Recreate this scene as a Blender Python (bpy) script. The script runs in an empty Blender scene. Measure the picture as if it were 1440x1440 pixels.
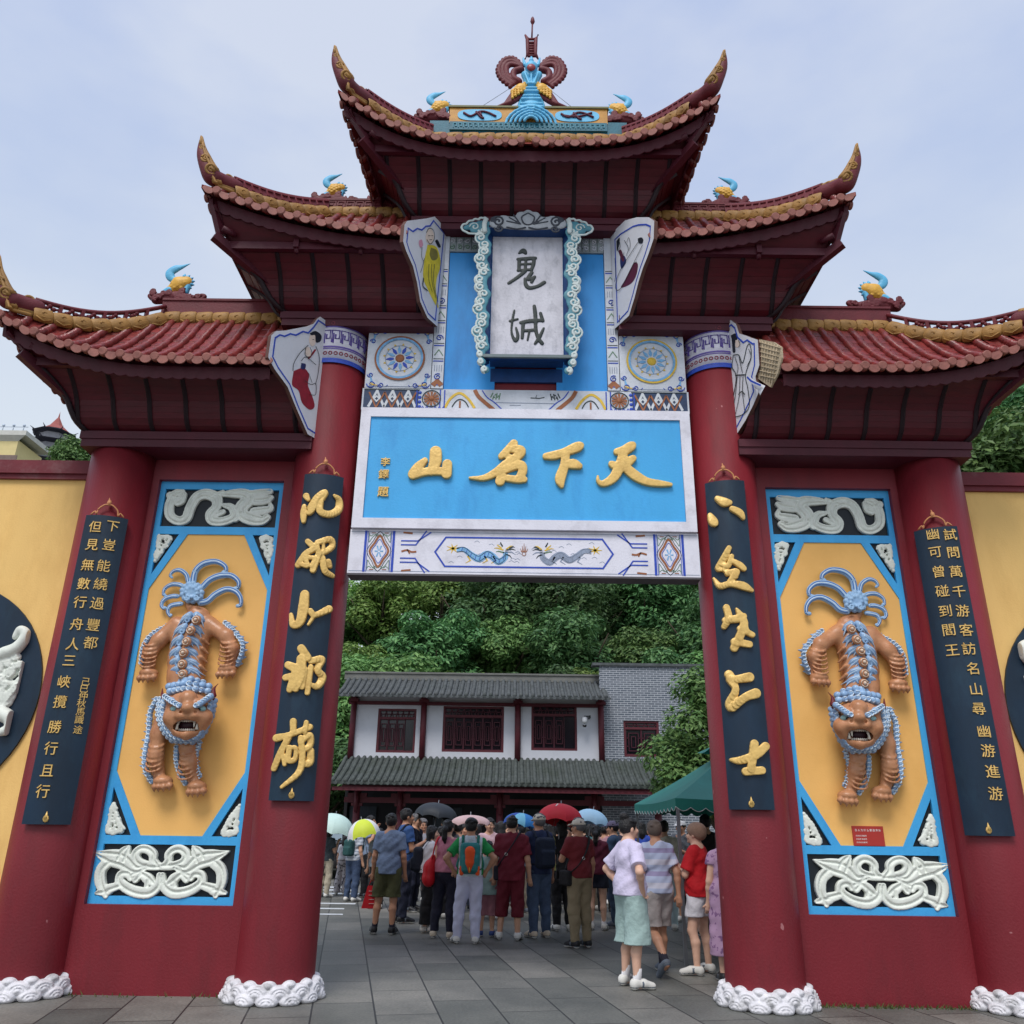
import bpy, math, random
import numpy as np
from mathutils import Vector, Matrix
R = math.radians
random.seed(7); RNG = np.random.default_rng(7)
scn = bpy.context.scene
COL = scn.collection
# ---------------------------------------------------------------- camera
CF, CP, CR, CY = 1157.2, 0.361553, 0.014505, -0.004008
CX, CD, CH = -0.1008, 8.3937, 1.52
def _axes():
    fw = np.array([math.sin(CY)*math.cos(CP), math.cos(CY)*math.cos(CP), math.sin(CP)])
    rt = np.array([math.cos(CY), -math.sin(CY), 0.0]); up = np.cross(rt, fw)
    return math.cos(CR)*rt+math.sin(CR)*up, -math.sin(CR)*rt+math.cos(CR)*up, fw
RT, UP, FW = _axes(); CAM = np.array([CX, -CD, CH])
def ray(px, py): return RT*(px-720)/CF-UP*(py-720)/CF+FW
def at(px, py, Y):
    v = ray(px, py); return CAM+v*((Y+CD)/v[1])
def atz(px, py, Z=0.0):
    v = ray(px, py); return CAM+v*((Z-CH)/v[2])
def atcyl(px, py, cx, cy, r):
    v = ray(px, py); o = CAM-np.array([cx, cy, 0])
    a = v[0]**2+v[1]**2; b = v[0]*o[0]+v[1]*o[1]; c = o[0]**2+o[1]**2-r*r
    d = b*b-a*c
    t = (-b-math.sqrt(d))/a if d > 0 else -b/a
    return CAM+v*t
cam = bpy.data.cameras.new('camera'); camo = bpy.data.objects.new('camera', cam); COL.objects.link(camo)
M = Matrix(((RT[0], UP[0], -FW[0], CAM[0]), (RT[1], UP[1], -FW[1], CAM[1]), (RT[2], UP[2], -FW[2], CAM[2]), (0, 0, 0, 1)))
camo.matrix_world = M
cam.sensor_fit = 'HORIZONTAL'; cam.sensor_width = 36; cam.lens = CF/1440*36; cam.clip_start = .1; cam.clip_end = 2000
scn.camera = camo
# ---------------------------------------------------------------- sky, sun, exposure
SUN_EL, SUN_AZ = R(56), R(198)
w = bpy.data.worlds.new("World"); scn.world = w; w.use_nodes = True
nt = w.node_tree; nt.nodes.clear()
N = nt.nodes.new; L = nt.links.new
out = N('ShaderNodeOutputWorld'); bg = N('ShaderNodeBackground'); L(bg.outputs[0], out.inputs[0])
sky = N('ShaderNodeTexSky'); sky.sky_type = 'NISHITA'; sky.sun_disc = False
sky.sun_elevation = SUN_EL; sky.sun_rotation = SUN_AZ; sky.air_density = 1.0; sky.dust_density = 3.0; sky.ozone_density = 1.2
tc = N('ShaderNodeTexCoord'); mp = N('ShaderNodeMapping'); mp.inputs['Scale'].default_value = (1, 1, 2.2)
nz = N('ShaderNodeTexNoise'); nz.inputs['Scale'].default_value = 2.0; nz.inputs['Detail'].default_value = 7; nz.inputs['Roughness'].default_value = .5
L(tc.outputs['Generated'], mp.inputs[0]); L(mp.outputs[0], nz.inputs['Vector'])
rp = N('ShaderNodeValToRGB'); rp.color_ramp.elements[0].position = .36; rp.color_ramp.elements[1].position = .62
rp.color_ramp.elements[0].color = (3.7, 4.8, 7.7, 1); rp.color_ramp.elements[1].color = (6.3, 6.9, 8.3, 1)
L(nz.outputs['Fac'], rp.inputs[0])
# thicker, brighter cloud towards the horizon
sep = N('ShaderNodeSeparateXYZ'); L(tc.outputs['Generated'], sep.inputs[0])
mr = N('ShaderNodeMapRange'); mr.inputs['From Min'].default_value = 0.35; mr.inputs['From Max'].default_value = .75
mr.inputs['To Min'].default_value = 1; mr.inputs['To Max'].default_value = 0; L(sep.outputs['Z'], mr.inputs['Value'])
m0 = N('ShaderNodeMix'); m0.data_type = 'RGBA'; L(mr.outputs[0], m0.inputs['Factor']); L(rp.outputs[0], m0.inputs['A']); m0.inputs['B'].default_value = (6.9, 7.6, 8.4, 1)
mx = N('ShaderNodeMix'); mx.data_type = 'RGBA'; mx.inputs['Factor'].default_value = .88
L(sky.outputs[0], mx.inputs['A']); L(m0.outputs['Result'], mx.inputs['B']); L(mx.outputs['Result'], bg.inputs['Color'])
bg.inputs['Strength'].default_value = 0.070
sl = bpy.data.lights.new('sun', 'SUN'); sl.energy = 1.5; sl.angle = R(24); sl.color = (1.0, .97, .93)
so = bpy.data.objects.new('sun', sl); COL.objects.link(so)
so.rotation_euler = Vector((math.sin(SUN_AZ)*math.cos(SUN_EL)*-1, math.cos(SUN_AZ)*math.cos(SUN_EL)*-1, -math.sin(SUN_EL))).to_track_quat('-Z', 'Y').to_euler()
vs = scn.view_settings; vs.view_transform = 'Standard'; vs.look = 'None'; vs.exposure = 0.68; vs.gamma = 1; vs.use_curve_mapping = False
scn.cycles.max_bounces = 5; scn.cycles.diffuse_bounces = 3; scn.cycles.glossy_bounces = 2; scn.cycles.transparent_max_bounces = 6
scn.cycles.use_denoising = True
# ---------------------------------------------------------------- materials
def srgb(r, g, b):
    f = lambda c: (c/12.92 if c <= .04045 else ((c+.055)/1.055)**2.4)
    return (f(r/255), f(g/255), f(b/255), 1)
MATS = {}
def mat(name, col, rough=.6, var=.12, scale=3.0, bump=0.0, bscale=30.0, stain=None, stain_amt=0.0, stain_scale=1.2, spec=.4, stretch=(1, 1, 1), metal=0.0, sheen=0.0):
    if name in MATS: return MATS[name]
    m = bpy.data.materials.new(name); m.use_nodes = True; t = m.node_tree; b = t.nodes['Principled BSDF']
    n = t.nodes.new; l = t.links.new
    b.inputs['Roughness'].default_value = rough; b.inputs['Specular IOR Level'].default_value = spec; b.inputs['Metallic'].default_value = metal
    g = n('ShaderNodeNewGeometry'); mp = n('ShaderNodeMapping'); mp.inputs['Scale'].default_value = stretch
    l(g.outputs['Position'], mp.inputs[0])
    nz = n('ShaderNodeTexNoise'); nz.inputs['Scale'].default_value = scale; nz.inputs['Detail'].default_value = 6; nz.inputs['Roughness'].default_value = .62
    l(mp.outputs[0], nz.inputs['Vector'])
    r = n('ShaderNodeValToRGB'); r.color_ramp.elements[0].position = .28; r.color_ramp.elements[1].position = .72
    r.color_ramp.elements[0].color = tuple(c*(1-var) for c in col[:3])+(1,); r.color_ramp.elements[1].color = tuple(min(1, c*(1+var)) for c in col[:3])+(1,)
    l(nz.outputs['Fac'], r.inputs[0]); src = r.outputs[0]
    if stain:
        n2 = n('ShaderNodeTexNoise'); n2.inputs['Scale'].default_value = stain_scale; n2.inputs['Detail'].default_value = 9; n2.inputs['Roughness'].default_value = .72
        l(mp.outputs[0], n2.inputs['Vector'])
        r2 = n('ShaderNodeValToRGB'); r2.color_ramp.elements[0].position = .5; r2.color_ramp.elements[1].position = .72
        r2.color_ramp.elements[0].color = (0, 0, 0, 1); r2.color_ramp.elements[1].color = (stain_amt,)*3+(1,)
        l(n2.outputs['Fac'], r2.inputs[0])
        x = n('ShaderNodeMix'); x.data_type = 'RGBA'; l(r2.outputs[0], x.inputs['Factor']); l(src, x.inputs['A']); x.inputs['B'].default_value = stain; src = x.outputs['Result']
    l(src, b.inputs['Base Color'])
    if bump:
        n3 = n('ShaderNodeTexNoise'); n3.inputs['Scale'].default_value = bscale; n3.inputs['Detail'].default_value = 4
        l(g.outputs['Position'], n3.inputs['Vector'])
        bp = n('ShaderNodeBump'); bp.inputs['Strength'].default_value = bump; bp.inputs['Distance'].default_value = .02
        l(n3.outputs['Fac'], bp.inputs['Height']); l(bp.outputs[0], b.inputs['Normal'])
    MATS[name] = m; return m
def edge_wear(m, col, amt):
    """worn paint on convex edges (geometry pointiness)"""
    t = m.node_tree; b = t.nodes['Principled BSDF']; src = b.inputs['Base Color'].links[0].from_socket
    g = t.nodes.new('ShaderNodeNewGeometry'); r = t.nodes.new('ShaderNodeValToRGB')
    r.color_ramp.elements[0].position = .52; r.color_ramp.elements[1].position = .62
    r.color_ramp.elements[0].color = (0, 0, 0, 1); r.color_ramp.elements[1].color = (amt,)*3+(1,)
    t.links.new(g.outputs['Pointiness'], r.inputs[0])
    x = t.nodes.new('ShaderNodeMix'); x.data_type = 'RGBA'; t.links.new(r.outputs[0], x.inputs['Factor']); t.links.new(src, x.inputs['A']); x.inputs['B'].default_value = col
    t.links.new(x.outputs['Result'], b.inputs['Base Color'])
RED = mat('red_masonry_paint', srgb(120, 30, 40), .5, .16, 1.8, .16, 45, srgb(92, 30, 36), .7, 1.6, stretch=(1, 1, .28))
def chips(m, col, sc=5.0, th=.735):
    t = m.node_tree; b = t.nodes['Principled BSDF']; src = b.inputs['Base Color'].links[0].from_socket; n = t.nodes.new; l = t.links.new
    g = n('ShaderNodeNewGeometry'); z = n('ShaderNodeTexNoise'); z.inputs['Scale'].default_value = sc; z.inputs['Detail'].default_value = 3; z.inputs['Roughness'].default_value = .55; l(g.outputs['Position'], z.inputs['Vector'])
    r = n('ShaderNodeValToRGB'); r.color_ramp.elements[0].position = th; r.color_ramp.elements[1].position = th+.012; r.color_ramp.elements[0].color = (0, 0, 0, 1); r.color_ramp.elements[1].color = (.75, .75, .75, 1); l(z.outputs['Fac'], r.inputs[0])
    x = n('ShaderNodeMix'); x.data_type = 'RGBA'; l(r.outputs[0], x.inputs['Factor']); l(src, x.inputs['A']); x.inputs['B'].default_value = col; l(x.outputs['Result'], b.inputs['Base Color'])
chips(RED, srgb(178, 120, 122))
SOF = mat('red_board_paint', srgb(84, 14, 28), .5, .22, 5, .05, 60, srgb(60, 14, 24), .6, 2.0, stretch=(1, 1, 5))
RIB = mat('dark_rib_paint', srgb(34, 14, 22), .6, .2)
MAROON = mat('maroon_timber', srgb(76, 19, 34), .55, .2, 4, .08, 60)
TILE = mat('red_roof_tile', srgb(126, 48, 45), .36, .40, 11, .15, 60, srgb(84, 54, 48), .75, 5)
TILEEND = mat('worn_tile_end', srgb(142, 88, 78), .65, .32, 13, .1, 80, srgb(120, 60, 58), .5, 6)
OCHRE = mat('ochre_scroll', srgb(160, 118, 60), .6, .25, 8, .2, 60, srgb(92, 66, 36), .6, 3)
RIDGE = mat('ridge_red', srgb(102, 32, 40), .6, .2, 6, .2, 45)
YEL = mat('yellow_wall', srgb(240, 196, 120), .75, .07, 1.6, .12, 50, srgb(206, 156, 84), .5, 1.4, stretch=(1, 1, .4))
PANY = mat('panel_yellow', srgb(242, 186, 106), .7, .05, 1.5, .06, 70, srgb(220, 160, 76), .35, 1.2)
BLUE = mat('sky_blue_paint', srgb(66, 168, 228), .5, .08, 2, .10, 40, srgb(34, 120, 190), .5, 2.2, stretch=(1, 1, .4))
BLUE2 = mat('deep_blue_paint', srgb(46, 148, 222), .55, .08, 2, .04, 60, srgb(24, 84, 150), .5, 1.8, stretch=(1, 1, .35))
WHITE = mat('white_paint', srgb(224, 222, 232), .6, .06, 3, .14, 45, srgb(164, 160, 168), .5, 3.2)
STONEW = mat('white_carving', srgb(226, 230, 220), .6, .08, 9, .12, 60, srgb(160, 166, 156), .4, 7)
BASEW = mat('white_stone_base', srgb(218, 216, 220), .75, .16, 9, .3, 45, srgb(108, 108, 102), .85, 7)
NAVY = mat('navy_board', srgb(14, 38, 58), .45, .3, 3, .05, 60, srgb(34, 66, 84), .5, 2.5, stretch=(1, 1, .4))
BLACK = mat('black_paint', srgb(16, 24, 32), .5, .2)
GOLD = mat('gold_leaf', srgb(230, 190, 112), .42, .14, 14, .25, 40, srgb(164, 118, 54), .5, 8, metal=.15)
COBALT = mat('cobalt_line', srgb(44, 74, 176), .6, .15, 20)
INK = mat('ink_line', srgb(26, 42, 44), .6, .25, 12)
TAN = mat('lion_tan', srgb(188, 132, 94), .34, .2, 7, .14, 45, srgb(150, 86, 52), .65, 8)
LBLUE = mat('lion_blue', srgb(142, 174, 208), .4, .16, 14, .12, 50, srgb(78, 116, 172), .6, 13)
LWHITE = mat('lion_pale', srgb(208, 224, 238), .45, .1, 14)
PLUME = mat('plume_blue', srgb(150, 184, 216), .42, .12, 12, .08, 60, srgb(84, 124, 176), .5, 12)
TEAL = mat('teal_paint', srgb(70, 150, 170), .55, .15, 8, .1, 50, srgb(30, 84, 104), .6, 6)
PHX = mat('phoenix_blue', srgb(96, 182, 222), .5, .12, 8, .1, 50)
PHY = mat('phoenix_yellow', srgb(222, 170, 66), .5, .15, 14, .1, 50)
RUST = mat('rust_brown', srgb(150, 84, 52), .6, .15, 12)
# ---------------------------------------------------------------- mesh builder
def unit(v): v = np.asarray(v, float); return v/(np.linalg.norm(v)+1e-12)
class MB:
    def __init__(s): s.v = []; s.f = []; s.m = []; s.sm = []; s.n = 0
    def add(s, V, F, mi=0, smooth=False):
        V = np.asarray(V, float).reshape(-1, 3); s.v.append(V)
        for f in F: s.f.append(tuple(int(i)+s.n for i in f)); s.m.append(mi); s.sm.append(smooth)
        s.n += len(V); return s
    def box(s, lo, hi, mi=0, bev=0.0):
        (a, b, c), (d, e, f) = lo, hi
        V = [(a, b, c), (d, b, c), (d, e, c), (a, e, c), (a, b, f), (d, b, f), (d, e, f), (a, e, f)]
        return s.add(V, [(0, 3, 2, 1), (4, 5, 6, 7), (0, 1, 5, 4), (1, 2, 6, 5), (2, 3, 7, 6), (3, 0, 4, 7)], mi)
    def obox(s, p0, p1, w, h, upv=(0, 0, 1), mi=0, w1=None, h1=None):
        p0, p1 = np.array(p0, float), np.array(p1, float); d = unit(p1-p0); sd = unit(np.cross(d, upv)); u = np.cross(sd, d)
        w1 = w if w1 is None else w1; h1 = h if h1 is None else h1
        V = [p0+sd*a*w/2+u*b*h/2 for a, b in ((-1, -1), (1, -1), (1, 1), (-1, 1))]+[p1+sd*a*w1/2+u*b*h1/2 for a, b in ((-1, -1), (1, -1), (1, 1), (-1, 1))]
        return s.add(V, [(0, 3, 2, 1), (4, 5, 6, 7), (0, 1, 5, 4), (1, 2, 6, 5), (2, 3, 7, 6), (3, 0, 4, 7)], mi)
    def grid(s, P, mi=0, smooth=False, closeu=False):
        P = np.asarray(P, float); m, n = P.shape[:2]; F = []
        for i in range(m if closeu else m-1):
            for j in range(n-1):
                i2 = (i+1) % m
                F.append((i*n+j, i2*n+j, i2*n+j+1, i*n+j+1))
        return s.add(P, F, mi, smooth)
    def tube(s, path, rad, n=8, mi=0, cap=True, flat=1.0, smooth=True, upv=(0, 0, 1)):
        path = np.asarray(path, float); k = len(path); rad = np.broadcast_to(np.asarray(rad, float), (k,))
        V = []
        for i in range(k):
            d = unit(path[min(i+1, k-1)]-path[max(i-1, 0)])
            u = np.asarray(upv, float)
            if abs(d@u) > .95: u = np.array([1., 0, 0]) if abs(d[0]) < .9 else np.array([0, 1., 0])
            a = unit(np.cross(d, u)); b = np.cross(a, d)
            for j in range(n):
                t = 2*math.pi*j/n; V.append(path[i]+rad[i]*(a*math.cos(t)+b*math.sin(t)*flat))
        F = [(i*n+j, i*n+(j+1) % n, (i+1)*n+(j+1) % n, (i+1)*n+j) for i in range(k-1) for j in range(n)]
        if cap: F += [tuple(range(n))[::-1], tuple((k-1)*n+j for j in range(n))]
        return s.add(V, F, mi, smooth)
    def lathe(s, prof, c=(0, 0, 0), n=32, mi=0, smooth=True, a0=0, a1=2*math.pi):
        full = abs(a1-a0-2*math.pi) < 1e-6; m = n if full else n+1
        P = [[(c[0]+r*math.cos(a0+(a1-a0)*i/n), c[1]+r*math.sin(a0+(a1-a0)*i/n), c[2]+z) for r, z in prof] for i in range(m)]
        return s.grid(P, mi, smooth, full)
    def prism(s, poly, vec, mi=0, mside=None):
        """closed polygon (3-D points) extruded by vec"""
        A = np.asarray(poly, float); n = len(A); B = A+np.asarray(vec, float)
        s.add(np.vstack([A, B]), [tuple(range(n))[::-1], tuple(range(n, 2*n))], mi)
        return s.add(np.vstack([A, B]), [(i, (i+1) % n, n+(i+1) % n, n+i) for i in range(n)], mi if mside is None else mside)
    def strip(s, pts, w, nrm, th=.004, mi=0, close=False):
        """flat painted line / thin moulding along pts lying on a surface with normal nrm"""
        P = [np.asarray(p, float) for p in pts]; n = len(P); nrm = unit(nrm); V = []
        w = np.broadcast_to(np.asarray(w, float), (n,))
        for i in range(n):
            if close: d0, d1 = unit(P[i]-P[i-1]), unit(P[(i+1) % n]-P[i])
            else: d0 = unit(P[i]-P[max(i-1, 0)]) if i else unit(P[1]-P[0]); d1 = unit(P[min(i+1, n-1)]-P[i]) if i < n-1 else d0
            d = unit(d0+d1); sd = np.cross(nrm, d); sc = 1/max(.45, abs(d@d0))
            V += [P[i]-sd*w[i]/2*sc, P[i]+sd*w[i]/2*sc, P[i]+sd*w[i]/2*sc+nrm*th, P[i]-sd*w[i]/2*sc+nrm*th]
        F = []
        for i in range(n if close else n-1):
            a, b = 4*i, 4*((i+1) % n)
            F += [(a+3, b+3, b+2, a+2), (a, a+3, b+3, b)[::-1], (a+1, b+1, b+2, a+2)]
        if not close: F += [(0, 1, 2, 3), tuple(4*(n-1)+k for k in (3, 2, 1, 0))]
        return s.add(V, F, mi)
    def ball(s, c, r, n=8, mi=0, sq=(1, 1, 1)):
        c = np.asarray(c, float); V = []; m = max(4, n//2+1)
        for i in range(m):
            th = math.pi*i/(m-1)
            for j in range(n):
                ph = 2*math.pi*j/n; V.append(c+r*np.array([math.sin(th)*math.cos(ph)*sq[0], math.sin(th)*math.sin(ph)*sq[1], math.cos(th)*sq[2]]))
        return s.add(V, [(i*n+j, i*n+(j+1) % n, (i+1)*n+(j+1) % n, (i+1)*n+j) for i in range(m-1) for j in range(n)], mi, True)
    def merge(s, o, mi=None):
        if not o.v: return s
        return s.add(np.vstack(o.v), o.f, 0) if mi is not None else s._cp(o)
    def _cp(s, o):
        V = np.vstack(o.v)
        for f, m_, sm in zip(o.f, o.m, o.sm): s.f.append(tuple(i+s.n for i in f)); s.m.append(m_); s.sm.append(sm)
        s.v.append(V); s.n += len(V); return s
    def mirror(s):
        o = MB(); V = np.vstack(s.v).copy(); V[:, 0] *= -1
        o.v = [V]; o.n = len(V); o.f = [f[::-1] for f in s.f]; o.m = list(s.m); o.sm = list(s.sm); return o
    def build(s, name, mats, parent=None, loc=(0, 0, 0)):
        me = bpy.data.meshes.new(name)
        V = np.vstack(s.v) if s.v else np.zeros((0, 3))
        off = world_loc(parent) if parent is not None else np.asarray(loc, float)
        if getattr(qmesh, 'raw', False): off = np.zeros(3)
        me.from_pydata((V-off).tolist(), [], s.f)
        for m_ in (mats if isinstance(mats, (list, tuple)) else [mats]): me.materials.append(m_)
        me.polygons.foreach_set('material_index', s.m); me.polygons.foreach_set('use_smooth', s.sm); me.update()
        return link(name, me, parent, loc)
def world_loc(o):
    t = np.zeros(3)
    while o is not None: t = t+np.array(o.location); o = o.parent
    return t
def link(name, me, parent=None, loc=(0, 0, 0)):
    o = bpy.data.objects.new(name, me); COL.objects.link(o)
    if parent is not None: o.parent = parent
    else: o.location = loc
    return o
def tag(o, label=None, cat=None, group=None, kind=None):
    if label: o['label'] = label
    if cat: o['category'] = cat
    if group: o['group'] = group
    if kind: o['kind'] = kind
    return o
def thing(name, label, cat, loc=(0, 0, 0), group=None, rz=0):
    o = bpy.data.objects.new(name, None); COL.objects.link(o); o.location = loc; o.rotation_euler = (0, 0, rz)
    o.empty_display_size = .2
    return tag(o, label, cat, group)
# ---------------------------------------------------------------- distance-field modelling (sculpted shapes)
class SDF:
    def __init__(s, lo, hi, h):
        s.lo = np.asarray(lo, float); s.h = h
        s.nx = np.maximum(4, np.ceil((np.asarray(hi, float)-s.lo)/h).astype(int)+1)
        s.ax = [s.lo[i]+h*np.arange(s.nx[i]) for i in range(3)]
        s.d = np.full(s.nx, 9.0, np.float32)
    def _sl(s, lo, hi):
        a = np.clip(np.floor((np.asarray(lo)-s.lo)/s.h).astype(int), 0, s.nx); b = np.clip(np.ceil((np.asarray(hi)-s.lo)/s.h).astype(int)+1, 0, s.nx)
        if (b <= a).any(): return None
        sl = tuple(slice(a[i], b[i]) for i in range(3))
        return sl, s.ax[0][sl[0]][:, None, None].astype(np.float32), s.ax[1][sl[1]][None, :, None].astype(np.float32), s.ax[2][sl[2]][None, None, :].astype(np.float32)
    def put(s, fn, lo, hi, k=.02, op='u'):
        mg = k+2.5*s.h; q = s._sl(np.asarray(lo)-mg, np.asarray(hi)+mg)
        if q is None: return s
        sl, X, Y, Z = q; b = fn(X, Y, Z); a = s.d[sl]
        if op == 'u':
            m_ = np.minimum(a, b)
            if k > 0: hh = np.maximum(k-np.abs(a-b), 0)/k; m_ = m_-hh*hh*k/4
        else:
            b = -b; m_ = np.maximum(a, b)
            if k > 0: hh = np.maximum(k-np.abs(a-b), 0)/k; m_ = m_+hh*hh*k/4
        s.d[sl] = m_; return s
    def cap(s, p, q, r0, r1=None, k=.02, op='u', cut=None, sq=None):
        r1 = r0 if r1 is None else r1; p = np.asarray(p, float); q = np.asarray(q, float); d = q-p; dd = max(d@d, 1e-9)
        def fn(X, Y, Z):
            t = np.clip(((X-p[0])*d[0]+(Y-p[1])*d[1]+(Z-p[2])*d[2])/dd, 0, 1)
            ex, ey, ez = X-p[0]-t*d[0], Y-p[1]-t*d[1], Z-p[2]-t*d[2]
            if sq is not None: ex, ey, ez = ex/sq[0], ey/sq[1], ez/sq[2]
            v = np.sqrt(ex*ex+ey*ey+ez*ez)-(r0+(r1-r0)*t)
            if cut is not None:
                n_ = d/math.sqrt(dd); c_ = q if cut == 'q' else p; sg = 1 if cut == 'q' else -1
                v = np.maximum(v, sg*((X-c_[0])*n_[0]+(Y-c_[1])*n_[1]+(Z-c_[2])*n_[2]))
            return v
        R_ = max(r0, r1)*(max(sq) if sq is not None else 1)
        return s.put(fn, np.minimum(p, q)-R_, np.maximum(p, q)+R_, k, op)
    def path(s, pts, rad, k=.02, op='u', sq=None):
        rad = np.broadcast_to(np.asarray(rad, float), (len(pts),))
        for i in range(len(pts)-1): s.cap(pts[i], pts[i+1], rad[i], rad[i+1], k, op, sq=sq)
        return s
    def ell(s, c, r, k=.02, op='u', rot=0.0, rx=0.0):
        c = np.asarray(c, float); r = np.asarray(r, float); m_ = r.min(); cr, sr = math.cos(rot), math.sin(rot); cx_, sx_ = math.cos(rx), math.sin(rx)
        def fn(X, Y, Z):
            x, y, z = X-c[0], Y-c[1], Z-c[2]
            x, y = x*cr+y*sr, -x*sr+y*cr
            y, z = y*cx_+z*sx_, -y*sx_+z*cx_
            q = np.sqrt((x/r[0])**2+(y/r[1])**2+(z/r[2])**2)
            return (q-1)*m_ if m_ > .3*r.max() else (q-1)*(m_*1.3)
        R_ = np.full(3, r.max()) if (rot or rx) else r
        return s.put(fn, c-R_, c+R_, k, op)
    def rbox(s, c, hf, r, k=.0, op='u', rot=0.0):
        c = np.asarray(c, float); hf = np.asarray(hf, float)-r; cr, sr = math.cos(rot), math.sin(rot)
        def fn(X, Y, Z):
            x, y, z = X-c[0], Y-c[1], Z-c[2]; x, y = x*cr+y*sr, -x*sr+y*cr
            a, b, d = np.abs(x)-hf[0], np.abs(y)-hf[1], np.abs(z)-hf[2]
            return np.sqrt(np.maximum(a, 0)**2+np.maximum(b, 0)**2+np.maximum(d, 0)**2)+np.minimum(np.maximum(a, np.maximum(b, d)), 0)-r
        R_ = np.full(3, np.linalg.norm(hf)+r) if rot else hf+r
        return s.put(fn, c-R_, c+R_, k, op)
    def mesh(s, name, mats, parent=None, loc=(0, 0, 0), mirror=False, disp=None):
        d = np.pad(s.d, 1, constant_values=9.0)
        if disp is not None: pass
        lo = s.lo-s.h; sgn = d < 0
        nx = np.array(d.shape)-1
        corners = [(i, j, k) for i in (0, 1) for j in (0, 1) for k in (0, 1)]
        cnt = sum(sgn[i:nx[0]+i, j:nx[1]+j, k:nx[2]+k].astype(np.int8) for i, j, k in corners)
        cells = np.argwhere((cnt > 0) & (cnt < 8)); ix = tuple(cells.T)
        idx = np.full(nx, -1, np.int32); idx[ix] = np.arange(len(cells))
        acc = np.zeros((len(cells), 3)); num = np.zeros(len(cells))
        for a in range(3):
            for u in (0, 1):
                for v in (0, 1):
                    o0 = [0, 0, 0]; o0[(a+1) % 3] = u; o0[(a+2) % 3] = v; o1 = list(o0); o1[a] = 1
                    v0 = d[ix[0]+o0[0], ix[1]+o0[1], ix[2]+o0[2]]; v1 = d[ix[0]+o1[0], ix[1]+o1[1], ix[2]+o1[2]]
                    c = (v0 < 0) != (v1 < 0); t = np.where(c, v0/np.where(c, v0-v1, 1), 0); t = np.clip(t, .02, .98)
                    pt = np.tile(np.array(o0, float), (len(cells), 1)); pt[:, a] = t
                    acc[c] += pt[c]; num[c] += 1
        V = (cells+acc/num[:, None])*s.h+lo
        Q = []
        for a in range(3):
            b, c = (a+1) % 3, (a+2) % 3
            sl0 = [slice(None)]*3; sl1 = [slice(None)]*3; sl0[a] = slice(0, -1); sl1[a] = slice(1, None)
            e = np.argwhere(sgn[tuple(sl0)] != sgn[tuple(sl1)])
            e = e[(e[:, b] > 0) & (e[:, c] > 0) & (e[:, b] < nx[b]) & (e[:, c] < nx[c])]
            def cell(db, dc):
                q = e.copy(); q[:, b] -= db; q[:, c] -= dc; return idx[q[:, 0], q[:, 1], q[:, 2]]
            f = np.stack([cell(1, 1), cell(0, 1), cell(0, 0), cell(1, 0)], 1)
            fl = ~sgn[tuple(e.T)]; f[fl] = f[fl][:, ::-1]; Q.append(f)
        Q = np.vstack(Q); Q = Q[(Q >= 0).all(1)]
        if mirror: V = V.copy(); V[:, 0] *= -1; Q = Q[:, ::-1]
        return qmesh(name, V, Q, mats, parent, loc)
def qmesh(name, V, Q, mats, parent=None, loc=(0, 0, 0), smooth=True):
    me = bpy.data.meshes.new(name); off = world_loc(parent) if parent is not None else np.asarray(loc, float)
    if getattr(qmesh, 'raw', False): off = np.zeros(3)
    me.vertices.add(len(V)); me.vertices.foreach_set('co', (V-off).astype(np.float32).ravel())
    me.loops.add(Q.size); me.loops.foreach_set('vertex_index', Q.astype(np.int32).ravel())
    me.polygons.add(len(Q)); k = Q.shape[1]
    me.polygons.foreach_set('loop_start', np.arange(0, Q.size, k, dtype=np.int32))
    try: me.polygons.foreach_set('loop_total', np.full(len(Q), k, np.int32))
    except Exception: pass
    for m_ in (mats if isinstance(mats, (list, tuple)) else [mats]): me.materials.append(m_)
    me.polygons.foreach_set('use_smooth', np.full(len(Q), smooth)); me.update(calc_edges=True); me.validate()
    return link(name, me, parent, loc)
def spline(pts, n=6):
    """Catmull-Rom through pts (any dimension)"""
    P = np.asarray(pts, float)
    if len(P) < 3: return P
    E_ = np.vstack([2*P[0]-P[1], P, 2*P[-1]-P[-2]]); out_ = []
    for i in range(1, len(E_)-2):
        p0, p1, p2, p3 = E_[i-1:i+3]
        for t in np.arange(n)/n:
            out_.append(.5*((2*p1)+(-p0+p2)*t+(2*p0-5*p1+4*p2-p3)*t*t+(-p0+3*p1-3*p2+p3)*t**3))
    out_.append(P[-1]); return np.array(out_)
def spiral(c, u, v, r0, r1, a0, turns, n=14):
    return [np.asarray(c)+(np.asarray(u)*math.cos(a0+turns*2*math.pi*i/n)+np.asarray(v)*math.sin(a0+turns*2*math.pi*i/n))*(r0+(r1-r0)*i/n) for i in range(n+1)]
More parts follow.
